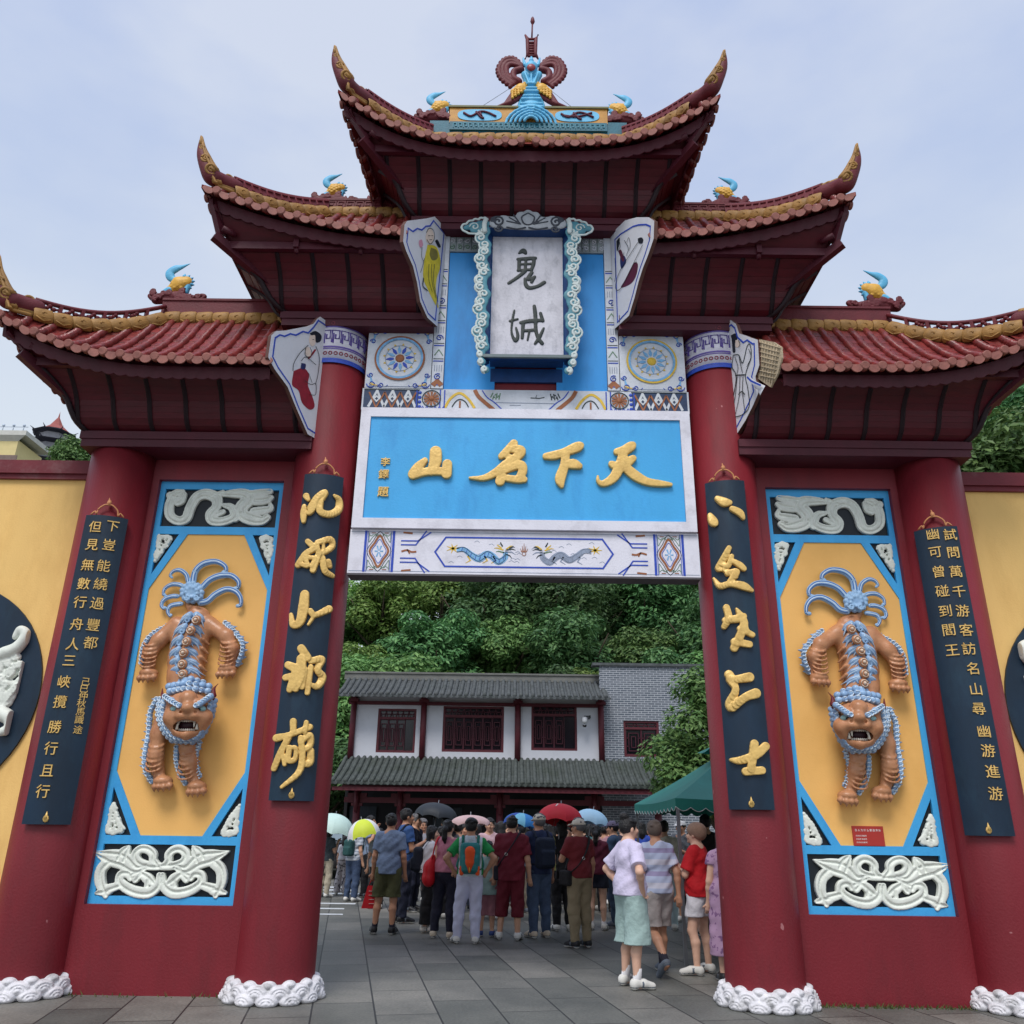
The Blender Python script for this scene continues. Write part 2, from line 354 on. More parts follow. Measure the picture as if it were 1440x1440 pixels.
def brush(strokes, toworld, wd=1.0, depth=.03, h=.008, name='lettering', mats=None, parent=None, mirror=False, pxr=None, k=.006, loc=(0, 0, 0), groove=0):
    """cut-out raised writing / carving: strokes = lists of (x, y, r) in drawing units; toworld gives a point on the carrying surface"""
    chains = []
    for st in strokes:
        S = spline([(x, y, r) for x, y, r in st], 4) if len(st) > 2 else np.array(st, float)
        W = np.array([toworld(x, y) for x, y, r in S]); e = np.array([toworld(x+5, y) for x, y, r in S])
        sc = np.linalg.norm(e-W, axis=1)/5; chains.append((W, S[:, 2]*sc*wd))
    A = np.vstack([c[0] for c in chains]); mr_ = max(c[1].max() for c in chains)
    f = SDF(A.min(0)-[mr_+.02, depth+.02, mr_+.02], A.max(0)+[mr_+.02, depth+.02, mr_+.02], h)
    for W, rr in chains:
        for i in range(len(W)-1):
            p, q, r0, r1 = W[i], W[i+1], rr[i], rr[i+1]; d = q-p; dd = max(d[0]**2+d[2]**2, 1e-9)
            def fn(X, Y, Z, p=p, d=d, dd=dd, r0=r0, r1=r1):
                t = np.clip(((X-p[0])*d[0]+(Z-p[2])*d[2])/dd, 0, 1)
                e2 = np.sqrt((X-p[0]-t*d[0])**2+(Z-p[2]-t*d[2])**2)-(r0+(r1-r0)*t)
                ey = np.abs(Y-(p[1]+t*d[1]))-depth
                return np.maximum(e2, np.maximum(ey, (e2+ey)*.7071+.0015))
            R_ = max(r0, r1); f.put(fn, np.minimum(p, q)-[R_, depth, R_], np.maximum(p, q)+[R_, depth, R_], k)
    if groove:   # incised lines along the strokes
        for W, rr in chains:
            tg = np.gradient(W, axis=0); nr = np.stack([-tg[:, 2], 0*tg[:, 0], tg[:, 0]], 1); nr /= np.linalg.norm(nr, axis=1)[:, None]+1e-9
            for o in (-groove, groove) if rr.max() > .06 else (groove*.4,):
                Q_ = W+nr*rr[:, None]*o; Q_[:, 1] -= depth; f.path(Q_, .0125, .004, op='s')
    return f.mesh(name, mats, parent, loc, mirror)
_CH = {}
def glyph(ch, depth=.06, off=0.0):
    """outline of one written character as a mesh (default bundled font), unit em, centred"""
    if (ch, depth, off) in _CH: return _CH[(ch, depth, off)]
    c = bpy.data.curves.new('g', 'FONT'); c.body = ch; c.extrude = depth; c.offset = off; c.resolution_u = 3; c.align_x = 'CENTER'
    o = bpy.data.objects.new('g', c); COL.objects.link(o); dg = bpy.context.evaluated_depsgraph_get()
    me = bpy.data.meshes.new_from_object(o.evaluated_get(dg))
    V = np.array([v.co for v in me.vertices]); F = [tuple(p.vertices) for p in me.polygons]
    if len(V): V[:, :2] -= (V[:, :2].max(0)+V[:, :2].min(0))/2
    bpy.data.objects.remove(o); bpy.data.curves.remove(c); bpy.data.meshes.remove(me)
    _CH[(ch, depth, off)] = (V, F); return V, F
def put_glyph(mb, ch, pos, u, v, w, size, depth=.05, off=.012, mi=0, ux=1.0):
    V, F = glyph(ch, depth, off)
    if len(V) == 0: return
    u, v, w = unit(u), unit(v), unit(w)
    P = np.asarray(pos)+size*(V[:, :1]*u*ux+V[:, 1:2]*v+V[:, 2:3]*w); mb.add(P, F, mi)
# ================================================================ GROUND
def ground_mat():
    m = bpy.data.materials.new('stone_paving'); m.use_nodes = True; t = m.node_tree; b = t.nodes['Principled BSDF']; n = t.nodes.new; l = t.links.new
    g = n('ShaderNodeNewGeometry'); mp = n('ShaderNodeMapping'); mp.vector_type = 'POINT'; mp.inputs['Rotation'].default_value = (0, 0, R(90-10.7)); mp.inputs['Location'].default_value = (.31, .22, 0)
    l(g.outputs['Position'], mp.inputs[0])
    bk = n('ShaderNodeTexBrick'); bk.inputs['Scale'].default_value = 1; bk.inputs['Brick Width'].default_value = 1.06; bk.inputs['Row Height'].default_value = .53
    bk.inputs['Mortar Size'].default_value = .009; bk.inputs['Mortar Smooth'].default_value = .3; bk.offset = .5; bk.inputs['Bias'].default_value = 0
    bk.inputs['Color1'].default_value = (.105, .110, .102, 1); bk.inputs['Color2'].default_value = (.205, .198, .182, 1); bk.inputs['Mortar'].default_value = (.02, .02, .02, 1)
    l(mp.outputs[0], bk.inputs['Vector'])
    nz = n('ShaderNodeTexNoise'); nz.inputs['Scale'].default_value = .8; nz.inputs['Detail'].default_value = 8; nz.inputs['Roughness'].default_value = .7; l(g.outputs['Position'], nz.inputs['Vector'])
    r = n('ShaderNodeValToRGB'); r.color_ramp.elements[0].position = .3; r.color_ramp.elements[1].position = .75; r.color_ramp.elements[0].color = (.50, .52, .51, 1); r.color_ramp.elements[1].color = (1.35, 1.30, 1.24, 1)
    l(nz.outputs['Fac'], r.inputs[0])
    x = n('ShaderNodeMix'); x.data_type = 'RGBA'; x.blend_type = 'MULTIPLY'; x.inputs['Factor'].default_value = 1; l(bk.outputs['Color'], x.inputs['A']); l(r.outputs[0], x.inputs['B'])
    n2 = n('ShaderNodeTexNoise'); n2.inputs['Scale'].default_value = 38; n2.inputs['Detail'].default_value = 6; l(g.outputs['Position'], n2.inputs['Vector'])
    r2 = n('ShaderNodeValToRGB'); r2.color_ramp.elements[0].position = .3; r2.color_ramp.elements[1].position = .7; r2.color_ramp.elements[0].color = (.8, .8, .8, 1); r2.color_ramp.elements[1].color = (1.18, 1.18, 1.18, 1); l(n2.outputs['Fac'], r2.inputs[0])
    x2 = n('ShaderNodeMix'); x2.data_type = 'RGBA'; x2.blend_type = 'MULTIPLY'; x2.inputs['Factor'].default_value = 1; l(x.outputs['Result'], x2.inputs['A']); l(r2.outputs[0], x2.inputs['B'])
    l(x2.outputs['Result'], b.inputs['Base Color'])
    rr = n('ShaderNodeMapRange'); rr.inputs['To Min'].default_value = .38; rr.inputs['To Max'].default_value = .72; l(nz.outputs['Fac'], rr.inputs['Value']); l(rr.outputs[0], b.inputs['Roughness'])
    bp = n('ShaderNodeBump'); bp.inputs['Strength'].default_value = .35; bp.inputs['Distance'].default_value = .01
    ad = n('ShaderNodeMath'); ad.operation = 'MULTIPLY_ADD'; l(bk.outputs['Fac'], ad.inputs[0]); ad.inputs[1].default_value = -1.0; l(n2.outputs['Fac'], ad.inputs[2]); l(ad.outputs[0], bp.inputs['Height']); l(bp.outputs[0], b.inputs['Normal'])
    return m
g = MB(); g.grid([[(x, y, 0) for y in (-40, -8, 0, 8, 24, 60, 300)] for x in (-300, -40, -6, 6, 40, 300)]); tag(g.build('ground', ground_mat()), kind='structure')
g = MB()
for (x0, x1, px_y) in [(438, 482, 1287), (438, 484, 1279), (438, 500, 1272), (438, 506, 1258), (438, 502, 1253), (438, 498, 1249)]:
    a, b_ = atz(x0, px_y), atz(x1, px_y); c_ = atz(x1, px_y-1.7); d_ = atz(x0, px_y-1.7); a[0] -= 4; d_[0] -= 4
    g.add([(*p[:2], .004) for p in (a, b_, c_, d_)], [(0, 1, 2, 3)])
tag(g.build('road_marking', mat('road_paint', srgb(205, 208, 210), .7, .15, 6, 0, 30, srgb(120, 120, 118), .6, 4)), kind='structure')
# ================================================================ GATEWAY
GATE = thing('gateway', 'tall maroon ceremonial gateway with five upswept tiled roofs over the forecourt', 'gateway', (0, .22, 0))
XI, XO, YC = 2.26, 4.565, .22
def lotus_base():
    f = SDF((-.62, -.62, -.02), (.62, .62, .30), .010)
    f.cap((0, 0, .0), (0, 0, .2), .43, .40, 0)
    n = 13
    for row, (rr, zz, sz, off) in enumerate(((.46, .055, .085, 0), (.43, .15, .088, .5), (.40, .235, .05, 0))):
        for i in range(n):
            a = 2*math.pi*(i+off)/n; c = np.array([rr*math.cos(a), rr*math.sin(a), zz]); o = np.array([math.cos(a), math.sin(a), 0]); tv = np.array([-math.sin(a), math.cos(a), 0])
            f.ell(c, (.075, sz*1.28, sz), .012, rot=a)
            if row < 2:
                for rad in (.036, .066):
                    pts = [c+o*(.072-.012*(rad > .06))+tv*rad*math.cos(t)+np.array([0, 0, 1])*(rad*math.sin(t)-.02) for t in np.linspace(.25, math.pi-.25, 7)]
                    f.path(pts, .0125, .004, op='s')
    f.put(lambda X, Y, Z: Z+.0+0*X+0*Y, (-.62, -.62, -.02), (.62, .62, .0), 0, 's')
    return f
qmesh.raw = True
_lb = lotus_base().mesh('column_base', BASEW); BASE_ME = _lb.data; bpy.data.objects.remove(_lb)
qmesh.raw = False
PURPLE = mat('purple_glaze', srgb(92, 74, 150), .55, .2, 20); GLZRED = mat('red_glaze', srgb(142, 58, 72), .55, .2, 20)
CAPW = mat('capital_white', srgb(206, 204, 216), .5, .12, 12, .08, 60, srgb(150, 140, 165), .5, 9)
def column(x, ztop, capital):
    m = MB(); r = .357
    m.lathe([(r+.004, .09), (r, .8), (r, ztop), (0, ztop)], (x, YC, 0), 56)
    c = m.build('column', RED, GATE)
    b = bpy.data.objects.new('column_base', BASE_ME); COL.objects.link(b); b.parent = c; b.location = (x, YC-.22, 0)
    b.rotation_euler = (0, 0, random.uniform(0, 6)); b.scale = (.90, .90, .66)
    if capital:
        k = MB(); rc = r+.012
        P = lambda a, z, rr=rc: (x+rr*math.sin(a), YC-rr*math.cos(a), z)
        k.lathe([(r, ztop), (rc, ztop+.002), (rc, 7.05), (0, 7.05)], (x, YC, 0), 56)
        for z, w_, mi in ((6.47, .018, 2), (6.50, .008, 2), (6.66, .010, 1), (6.635, .006, 1), (6.93, .008, 1), (7.02, .010, 1)):
            k.lathe([(rc, z-w_), (rc+.004, z-w_), (rc+.004, z+w_), (rc, z+w_)], (x, YC, 0), 56, mi, False)
        for z, n_ in ((6.575, 38), (6.975, 38)):
            for i in range(n_):
                a = 2*math.pi*i/n_
                k.tube([P(a+.052*math.cos(t), z+.020*math.sin(t), rc+.003) for t in np.linspace(0, 2*math.pi, 9)], .0065, 4, 3)
        n_ = 22
        for i in range(n_):   # key-pattern band
            a0, da = 2*math.pi*i/n_, 2*math.pi/n_
            k.tube([P(a0+da*u, 6.70+.20*v, rc+.002) for u, v in ((0, .1), (0, .9), (.8, .9), (.8, .35), (.4, .35), (.4, .62))], .010, 4, 1, smooth=False)
            k.tube([P(a0+da*u, 6.70+.20*v, rc+.002) for u, v in ((.18, .05), (.18, .7))], .009, 4, 1, smooth=False)
        k.build('capital', [CAPW, PURPLE, COBALT, GLZRED], c)
for s in (-1, 1): column(s*XI, 6.47, True)
for s in (-1, 1): column(s*XO, 5.36, False)
# --- wing walls with inset panels
def both(fn, name, mats, parent, **kw):
    m = fn(); a = m.mirror().build(name, mats, parent); b = m.build(name, mats, parent); return a, b
def wing():
    m = MB(); y0, y1 = .2, .52
    m.box((2.55, y0, 0), (2.72, y1, 5.5)); m.box((4.13, y0, 0), (4.35, y1, 5.5)); m.box((2.72, y0, 0), (4.13, y1, .75)); m.box((2.72, y0, 5.11), (4.13, y1, 5.5))
    m.box((2.72, .33, .75), (4.13, y1, 5.11))
    return m
WINGS = both(wing, 'wing_wall', RED, GATE)
def q(m, poly, y0, y1, mi=0): m.prism([(x, y1, z) for x, z in poly], (0, y0-y1, 0), mi)
def frame():
    m = MB(); y0, y1 = .262, .33
    q(m, [(2.72, .75), (2.78, .75), (2.78, 5.11), (2.72, 5.11)], y0, y1); q(m, [(4.07, .75), (4.13, .75), (4.13, 5.11), (4.07, 5.11)], y0, y1)
    for a, b in ((5.02, 5.11), (4.48, 4.57), (1.28, 1.36), (.75, .82)): q(m, [(2.78, a), (4.07, a), (4.07, b), (2.78, b)], y0, y1)
    for f in (lambda u: 2.78+u, lambda u: 4.07-u):
        q(m, [(f(0), 3.85), (f(.33), 4.48), (f(.235), 4.48), (f(0), 4.01)], y0, y1); q(m, [(f(0), 1.96), (f(.34), 1.36), (f(.25), 1.36), (f(0), 1.81)], y0, y1)
    return m
def octa():
    m = MB(); q(m, [(3.11, 4.48), (2.78, 3.85), (2.78, 1.96), (3.12, 1.36), (3.73, 1.36), (4.07, 1.96), (4.07, 3.85), (3.74, 4.48)], .275, .33); return m
BLK_ = [[(2.78, 4.57), (4.07, 4.57), (4.07, 5.02), (2.78, 5.02)], [(2.78, .82), (4.07, .82), (4.07, 1.28), (2.78, 1.28)]]
for f_ in (lambda u: 2.78+u, lambda u: 4.07-u): BLK_ += [[(f_(0), 4.01), (f_(.235), 4.48), (f_(0), 4.48)], [(f_(0), 1.81), (f_(0), 1.36), (f_(.25), 1.36)]]
for side in (0, 1):
    for fn, nm, mt in ((frame, 'panel_frame', BLUE), (octa, 'inlay_panel', PANY)):
        m = fn(); (m.mirror() if side == 0 else m).build(nm, mt, WINGS[side])
    for poly in BLK_: m = MB(); q(m, poly, .295, .33); (m.mirror() if side == 0 else m).build('inlay_ground', BLACK, WINGS[side])
# --- central beam, wall above the opening
m = MB(); m.box((-1.88, .06, 4.47), (1.88, .36, 7.06)); m.box((-1.32, .06, 7.06), (1.32, .40, 8.5)); m.build('centre_wall', RED, GATE)
m = MB(); m.box((-1.872, -.02, 3.975), (1.872, .20, 4.466)); BEAM = m.build('lintel_beam', [WHITE], GATE)
LIN = mat('beam_underside', srgb(92, 88, 92), .7, .15, 4)
m = MB(); m.box((-1.87, -.018, 3.955), (1.87, .198, 3.974)); m.build('soffit_board', LIN, BEAM)
E3 = mat('ochre_line', srgb(150, 92, 58), .6, .2, 20); PYEL = mat('paint_yellow', srgb(214, 178, 62), .6, .2, 20); PGRN = mat('paint_green', srgb(92, 128, 98), .6, .2, 20); PBL = mat('paint_lightblue', srgb(120, 172, 214), .6, .25, 20); PGREY = mat('paint_grey', srgb(140, 150, 170), .6, .25, 20)
PAINT = [COBALT, E3, PBL, PYEL, PGREY, PGRN, INK, mat('band_navy', srgb(40, 60, 92), .5, .3, 14), mat('band_white', srgb(206, 210, 214), .5, .1, 14)]
FN = (0, -1, 0)
def beam_paint():
    m = MB(); y = -.0205; P = lambda x, z: (x, y, z)
    for s in (-1, 1):
        for x in (1.70, 1.40): m.strip([P(s*x, 3.99), P(s*x, 4.45)], .026, FN, .003, 0)
        for x in (1.675, 1.425): m.strip([P(s*x, 3.99), P(s*x, 4.45)], .006, FN, .003, 0)
        c = np.array([s*1.55, 4.22])
        for k, mi, w_ in ((1.0, 6, .006), (.78, 1, .022), (.6, 0, .006)):
            pts = [(c[0]+.115*k*math.copysign(abs(math.cos(t))**1.2, math.cos(t))*(1+.12*math.cos(4*t)), c[1]+.2*k*math.copysign(abs(math.sin(t))**1.2, math.sin(t))*(1+.12*math.cos(4*t))) for t in np.linspace(0, 2*math.pi, 25)[:-1]]
            m.strip([P(*p) for p in pts], w_, FN, .003, mi, True)
        for a, b in ((-1, -1), (-1, 1), (1, -1), (1, 1)):
            m.strip([P(c[0]+a*.115, c[1]+b*u*.22) for u in (.45, .95)], .006, FN, .003, 5); m.strip([P(c[0]+a*.115*u, c[1]+b*.205) for u in (.4, .8)], .008, FN, .003, 1)
            m.strip([P(*p) for p in spline([(c[0]+a*.03, c[1]+b*.2), (c[0]+a*.075, c[1]+b*.16), (c[0]+a*.11, c[1]+b*.1)], 4)], .006, FN, .003, 5)
        # brackets meeting the centre cartouche
        for b in (-1, 1):
            for o in (0, .035):
                m.strip([P(s*1.32, 4.22+b*(.085+o)), P(s*(1.14-.0*o), 4.22+b*(.085+o)), P(s*(1.02-.02), 4.22+b*(.22)+(0))] if o else [P(s*1.32, 4.22+b*.075), P(s*1.16, 4.22+b*.075), P(s*1.05, 4.22+b*.235)], .014, FN, .003, 0)
        m.strip([P(*p) for p in spline([(s*1.31, 4.22), (s*1.25, 4.235), (s*1.2, 4.215), (s*1.15, 4.22)], 4)], [.02]*13, FN, .003, 1)
        m.strip([P(s*1.25, 4.245), P(s*1.22, 4.195)], .014, FN, .003, 1)
        for b in (-1, 1): m.strip([P(s*1.3, 4.22+b*.215), P(s*1.2, 4.22+b*.205)], .02, FN, .003, 1)
        for x in np.arange(1.44, 1.68, .06):
            for z in (4.03, 4.41): m.strip([P(s*x, z), P(s*(x+.025), z+.022*(1 if z < 4.2 else -1)), P(s*(x+.05), z)], .006, FN, .002, 5)
        for k in range(6): a = k*math.pi/3; m.strip([P(c[0]+.012*math.cos(a), c[1]+.012*math.sin(a)), P(c[0]+.045*math.cos(a), c[1]+.07*math.sin(a))], [.010, .016], FN, .0025, 2)
        for k in range(16):
            x_, z_ = s*random.uniform(.05, .82), random.uniform(4.09, 4.35); m.strip([P(*p) for p in spline([(x_, z_), (x_+.03, z_+.014), (x_+.055, z_-.004)], 3)], .004, FN, .0015, 4)
        for z in (4.0, 4.44): m.strip([P(s*1.86, z), P(s*.0, z)], .006, FN, .0015, 4)
    hexa = [(-.95, 4.22), (-.84, 4.06), (.84, 4.06), (.95, 4.22), (.84, 4.385), (-.84, 4.385)]
    m.strip([P(*p) for p in hexa], .018, FN, .003, 0, True)
    # two dragons and a flaming pearl
    for s in (-1, 1):
        S = spline([(s*.72, 4.245), (s*.64, 4.25), (s*.56, 4.19), (s*.48, 4.15), (s*.40, 4.20), (s*.34, 4.18), (s*.27, 4.12), (s*.2, 4.17), (s*.2, 4.23)], 5)
        n_ = len(S); m.strip([P(*p) for p in S], .03+.05*np.sin(np.linspace(.2, 2.8, n_)), FN, .002, 2 if s < 0 else 4)
        for off in (-.03, .03): m.strip([(x, y-.0025, z+off*(1-.5*abs(i/n_-.5))) for i, (x, z) in enumerate(S)], .005, FN, .002, 6 if s < 0 else 4)
        for i in range(4, n_-6, 3): m.strip([(S[i][0], y-.003, S[i][1]+.02), (S[i][0]+.012*s, y-.003, S[i][1]-.02)], .005, FN, .002, 0 if s < 0 else 4)
        for k in range(7):
            a = k/7*6.28; m.strip([P(s*.76, 4.26), P(s*.76+.075*math.cos(a), 4.26+.055*math.sin(a))], [.022, .003], FN, .002, 3)
        hx = s*.19
        for dx, dz, ex, ez, mi in ((0, .06, -.07, .10, 3), (0, .05, -.10, .05, 6), (0, .03, -.1, .0, 4), (.05, .07, .1, .11, 3), (.04, .09, .06, .14, 6), (0, .0, -.06, -.04, 6), (-.03, .07, -.09, .08, 6), (.02, .02, .11, .03, 5), (.03, .05, .13, .07, 3)):
            m.strip([P(hx+s*dx, 4.2+dz), P(hx+s*(dx+ex)/1.6, 4.2+(dz+ez)/1.9+.01), P(hx+s*ex, 4.2+ez)], [.016, .012, .004], FN, .002, mi)
        for lx in (.6, .42, .33): m.strip([P(s*lx, 4.18), P(s*(lx-.03), 4.13), P(s*(lx+.02), 4.10)], [.02, .012, .005], FN, .002, 3 if s < 0 else 4)
    m.strip([P(*p) for p in [(.02*math.cos(t), 4.21+.022*math.sin(t)) for t in np.linspace(0, 6.28, 10)[:-1]]], .006, FN, .003, 1, True)
    for k in range(5): m.strip([P(.0+.012*(k-2), 4.23), P(.02*(k-2), 4.27+.03*(2-abs(k-2)))], [.012, .003], FN, .002, 1)
    m.build('painted_pattern', PAINT, BEAM)
beam_paint()
# --- painted band, square medallion panels, side strips above the sign
GLAZE = mat('glazed_tile_white', srgb(202, 206, 214), .35, .10, 7, .1, 40, srgb(136, 146, 160), .5, 5)
m = MB(); m.box((-1.88, -.0, 5.925), (1.88, .06, 6.20)); BAND = m.build('painted_band', GLAZE, GATE)
def band_paint():
    m = MB(); y = -.0015; P = lambda x, z: (x, y, z)
    for s in (-1, 1):
        # interlaced lozenges on dark ground
        m.box((min(s*1.23, s*1.86), -.0012, 5.935), (max(s*1.23, s*1.86), .01, 6.19), 7)
        for x0 in (1.71, 1.53, 1.35): m.strip([P(s*(x0+.03), 6.065), P(s*x0, 6.10), P(s*(x0-.03), 6.065), P(s*x0, 6.03)], .016, FN, .004, 8, True)
        for x0 in (1.80, 1.62, 1.44):
            m.strip([P(s*x0, 5.96), P(s*(x0-.09), 6.17), P(s*(x0-.18), 5.96)], .030, FN, .003, 8)
            m.strip([(s*x0, y-.003, 6.15), (s*(x0-.09), y-.003, 5.95), (s*(x0-.18), y-.003, 6.15)], .02, FN, .003, 1)
            
        for z in (5.945, 6.185): m.strip([P(s*1.86, z), P(s*1.22, z)], .012, FN, .003, 6)
        for x in (1.25, .98, .93): m.strip([P(s*x, 5.94), P(s*x, 6.19)], .014, FN, .003, 0)
        for k in range(4): m.ball((s*1.215, -.002, 5.97+.06*k), .022, 8, 0, (1, .3, 1))
        c = (s*1.08, 6.075)
        for k in range(12): a = k*math.pi/6; m.strip([P(c[0]+.03*math.cos(a), c[1]+.03*math.sin(a)), P(c[0]+.088*math.cos(a), c[1]+.088*math.sin(a))], [.012, .03], FN, .006+.001*(k % 2), 1)
        m.ball((c[0], -.004, c[1]), .034, 10, 1, (1, .4, 1)); m.strip([P(c[0]+.105*math.cos(t), c[1]+.105*math.sin(t)) for t in np.linspace(0, 6.283, 21)[:-1]], .01, FN, .006, 6, True)
        for k in range(6): m.strip([P(c[0]+(-.12+.048*k), 5.935), P(c[0]+(-.096+.048*k), 5.975), P(c[0]+(-.072+.048*k), 5.935)], .008, FN, .0025, 0)
        # cloud collar + rust arch + landscape strokes
        S = spline([(s*.92, 5.96), (s*.86, 6.08), (s*.76, 6.15), (s*.66, 6.08), (s*.58, 5.96)], 5); m.strip([P(*p) for p in S], .03, FN, .003, 3)
        m.strip([P(*p) for p in spline([(s*.84, 5.97), (s*.80, 6.04), (s*.75, 6.07), (s*.69, 6.04), (s*.65, 5.97)], 4)], .012, FN, .0035, 6); m.strip([P(s*.75, 5.96), P(s*.75, 6.05)], .02, FN, .003, 1)
        m.strip([P(*p) for p in spline([(s*.585, 6.195), (s*.54, 6.11), (s*.46, 6.03), (s*.36, 5.94)], 5)], .045, FN, .003, 1)
        m.strip([P(*p) for p in spline([(s*.5, 6.19), (s*.44, 6.10), (s*.36, 6.04), (s*.27, 5.95)], 5)], .012, FN, .003, 0)
        for k in range(9): m.strip([P(s*(.40-.012*k), 6.10+.03*math.sin(k*2.1)), P(s*(.385-.012*k), 6.13+.03*math.sin(k*1.7))], .012, FN, .0025, 5 if s < 0 else 6)
    m.strip([P(-.34, 6.035), P(.34, 6.03)], .006, FN, .0025, 4); m.strip([P(.06, 6.10), P(.16, 6.095), P(.22, 6.11)], .010, FN, .0025, 6); m.strip([P(.12, 6.10), P(.13, 6.135)], .006, FN, .0025, 6)
    m.strip([P(-.18, 6.0), P(-.05, 6.004)], .005, FN, .0025, 4)
    m.build('painted_pattern', PAINT, BAND)
band_paint()
def square(s):
    m = MB(); m.box((min(s*1.1, s*1.86), -.005, 6.205), (max(s*1.1, s*1.86), .06, 7.02)); o = m.build('medallion_panel', GLAZE, GATE)
    d = MB(); c = np.array([s*1.475, -.006, 6.60]); U, V_ = np.array([1., 0, 0]), np.array([0, 0, 1.])
    ring = lambda r, w_, mi, th=.012, n=36: d.strip([c+U*r*math.cos(t)+V_*r*math.sin(t) for t in np.linspace(0, 2*math.pi, n+1)[:-1]], w_, FN, th, mi, True)
    ring(.285, .022, 1 if s < 0 else 3); ring(.262, .026, 2, .014); ring(.17, .006, 4, .003)
    for k in range(12):
        a = k*math.pi/6+.1; e = lambda r, da: c+U*r*math.cos(a+da)+V_*r*math.sin(a+da)
        d.strip([e(.07, 0), e(.11, 0), e(.165, 0)], [.02, .042, .004], FN, .005, 2 if k % 2 else (0 if s < 0 else 2)); d.strip([e(.175, .26), e(.2, .26)], [.03, .004], FN, .004, 3)
    d.ball(c, .055, 12, 1 if s < 0 else 3, (1, .25, 1))
    for a_, b_ in ((-1, -1), (1, -1), (-1, 1), (1, 1)):
        k0 = c+U*a_*.31+V_*b_*.345
        for sp in ((0, 0, .055), (-.11, .01, .035), (.02, -.12, .035)):
            d.tube(spiral(k0+U*sp[0]*a_+V_*sp[1]*b_, U*a_, V_*b_, sp[2], .008, 0, 1.3), .007, 5, 0)
        d.strip([k0+U*a_*.02, k0-U*a_*.08+V_*b_*.02], [.03, .004], FN, .004, 3); d.strip([k0-V_*b_*.03, k0-V_*b_*.13+U*a_*.02], [.03, .004], FN, .004, 2)
        for j in range(5): d.strip([k0+U*a_*(.03-.05*j)+V_*b_*.035, k0+U*a_*(.01-.05*j)+V_*b_*.01], .008, FN, .003, (4, 0, 6)[j % 3])
    for z in (6.225, 7.0): d.strip([(s*1.12, -.006, z), (s*1.84, -.006, z)], .008, FN, .003, 4)
    d.build('medallion', PAINT, o)
    p = MB(); p.box((min(s*.955, s*1.09), -.012, 6.205), (max(s*.955, s*1.09), .06, 8.36)); po = p.build('side_strip', GLAZE, GATE)
    d = MB(); x = s*1.022
    for i, z in enumerate(np.arange(6.25, 7.9, .105)):
        k = i % 5
        if k in (0, 3): d.strip([(x-.06, -.0125, z), (x+.06, -.0125, z)], .014, FN, .003, 0); d.strip([(x-.06, -.0125, z+.03), (x+.06, -.0125, z+.03)], .008, FN, .003, 6)
        elif k == 1: d.tube(spiral((x, -.014, z), U, V_, .045, .01, i, 1.4), .007, 5, 0)
        elif k == 2: [d.strip([(x-.04+.027*j, -.0125, z-.03), (x-.04+.027*j, -.0125, z+.05)], .008, FN, .003, 4) for j in range(4)]
        else: d.strip([(x-.05, -.0125, z-.03), (x, -.0125, z+.05), (x+.05, -.0125, z-.03)], .01, FN, .003, 5)
    d.strip([(x-.05, -.0125, 6.24), (x, -.0125, 6.30), (x+.05, -.0125, 6.24)], [.06, .05, .06], FN, .0035, 1)
    d.build('painted_pattern', PAINT, po)
    b = MB(); b.box((min(s*.36, s*.95), .02, 6.205), (max(s*.36, s*.95), .06, 8.13)); b.box((min(s*.36, s*.948), .012, 6.207), (max(s*.36, s*.948), .02, 6.31)); b.build('blue_panel', BLUE2, GATE)
    t = MB(); t.box((min(s*.36, s*.95), .0, 8.135), (max(s*.36, s*.95), .06, 8.36)); to = t.build('tile_frieze', mat('grey_glaze', srgb(150, 158, 160), .4, .15, 10, .1, 40, srgb(70, 90, 92), .6, 6), GATE)
    d = MB()
    for i, xx in enumerate(np.arange(.45, .95, .095)):
        cc = np.array([s*xx, -.002, 8.25])
        d.tube(spiral(cc+[0, 0, .05], U, V_, .036, .008, i, 1.2), .006, 5, 4); d.tube(spiral(cc-[0, 0, .05], U, -V_, .036, .008, i, 1.2), .006, 5, 5 if s < 0 else 4)
        d.strip([(s*(xx+.047), -.001, 8.15), (s*(xx+.047), -.001, 8.35)], .006, FN, .003, 6)
    d.build('frieze_relief', [COBALT, E3, PBL, PYEL, WHITE, PGRN, INK], to)
square(-1); square(1)
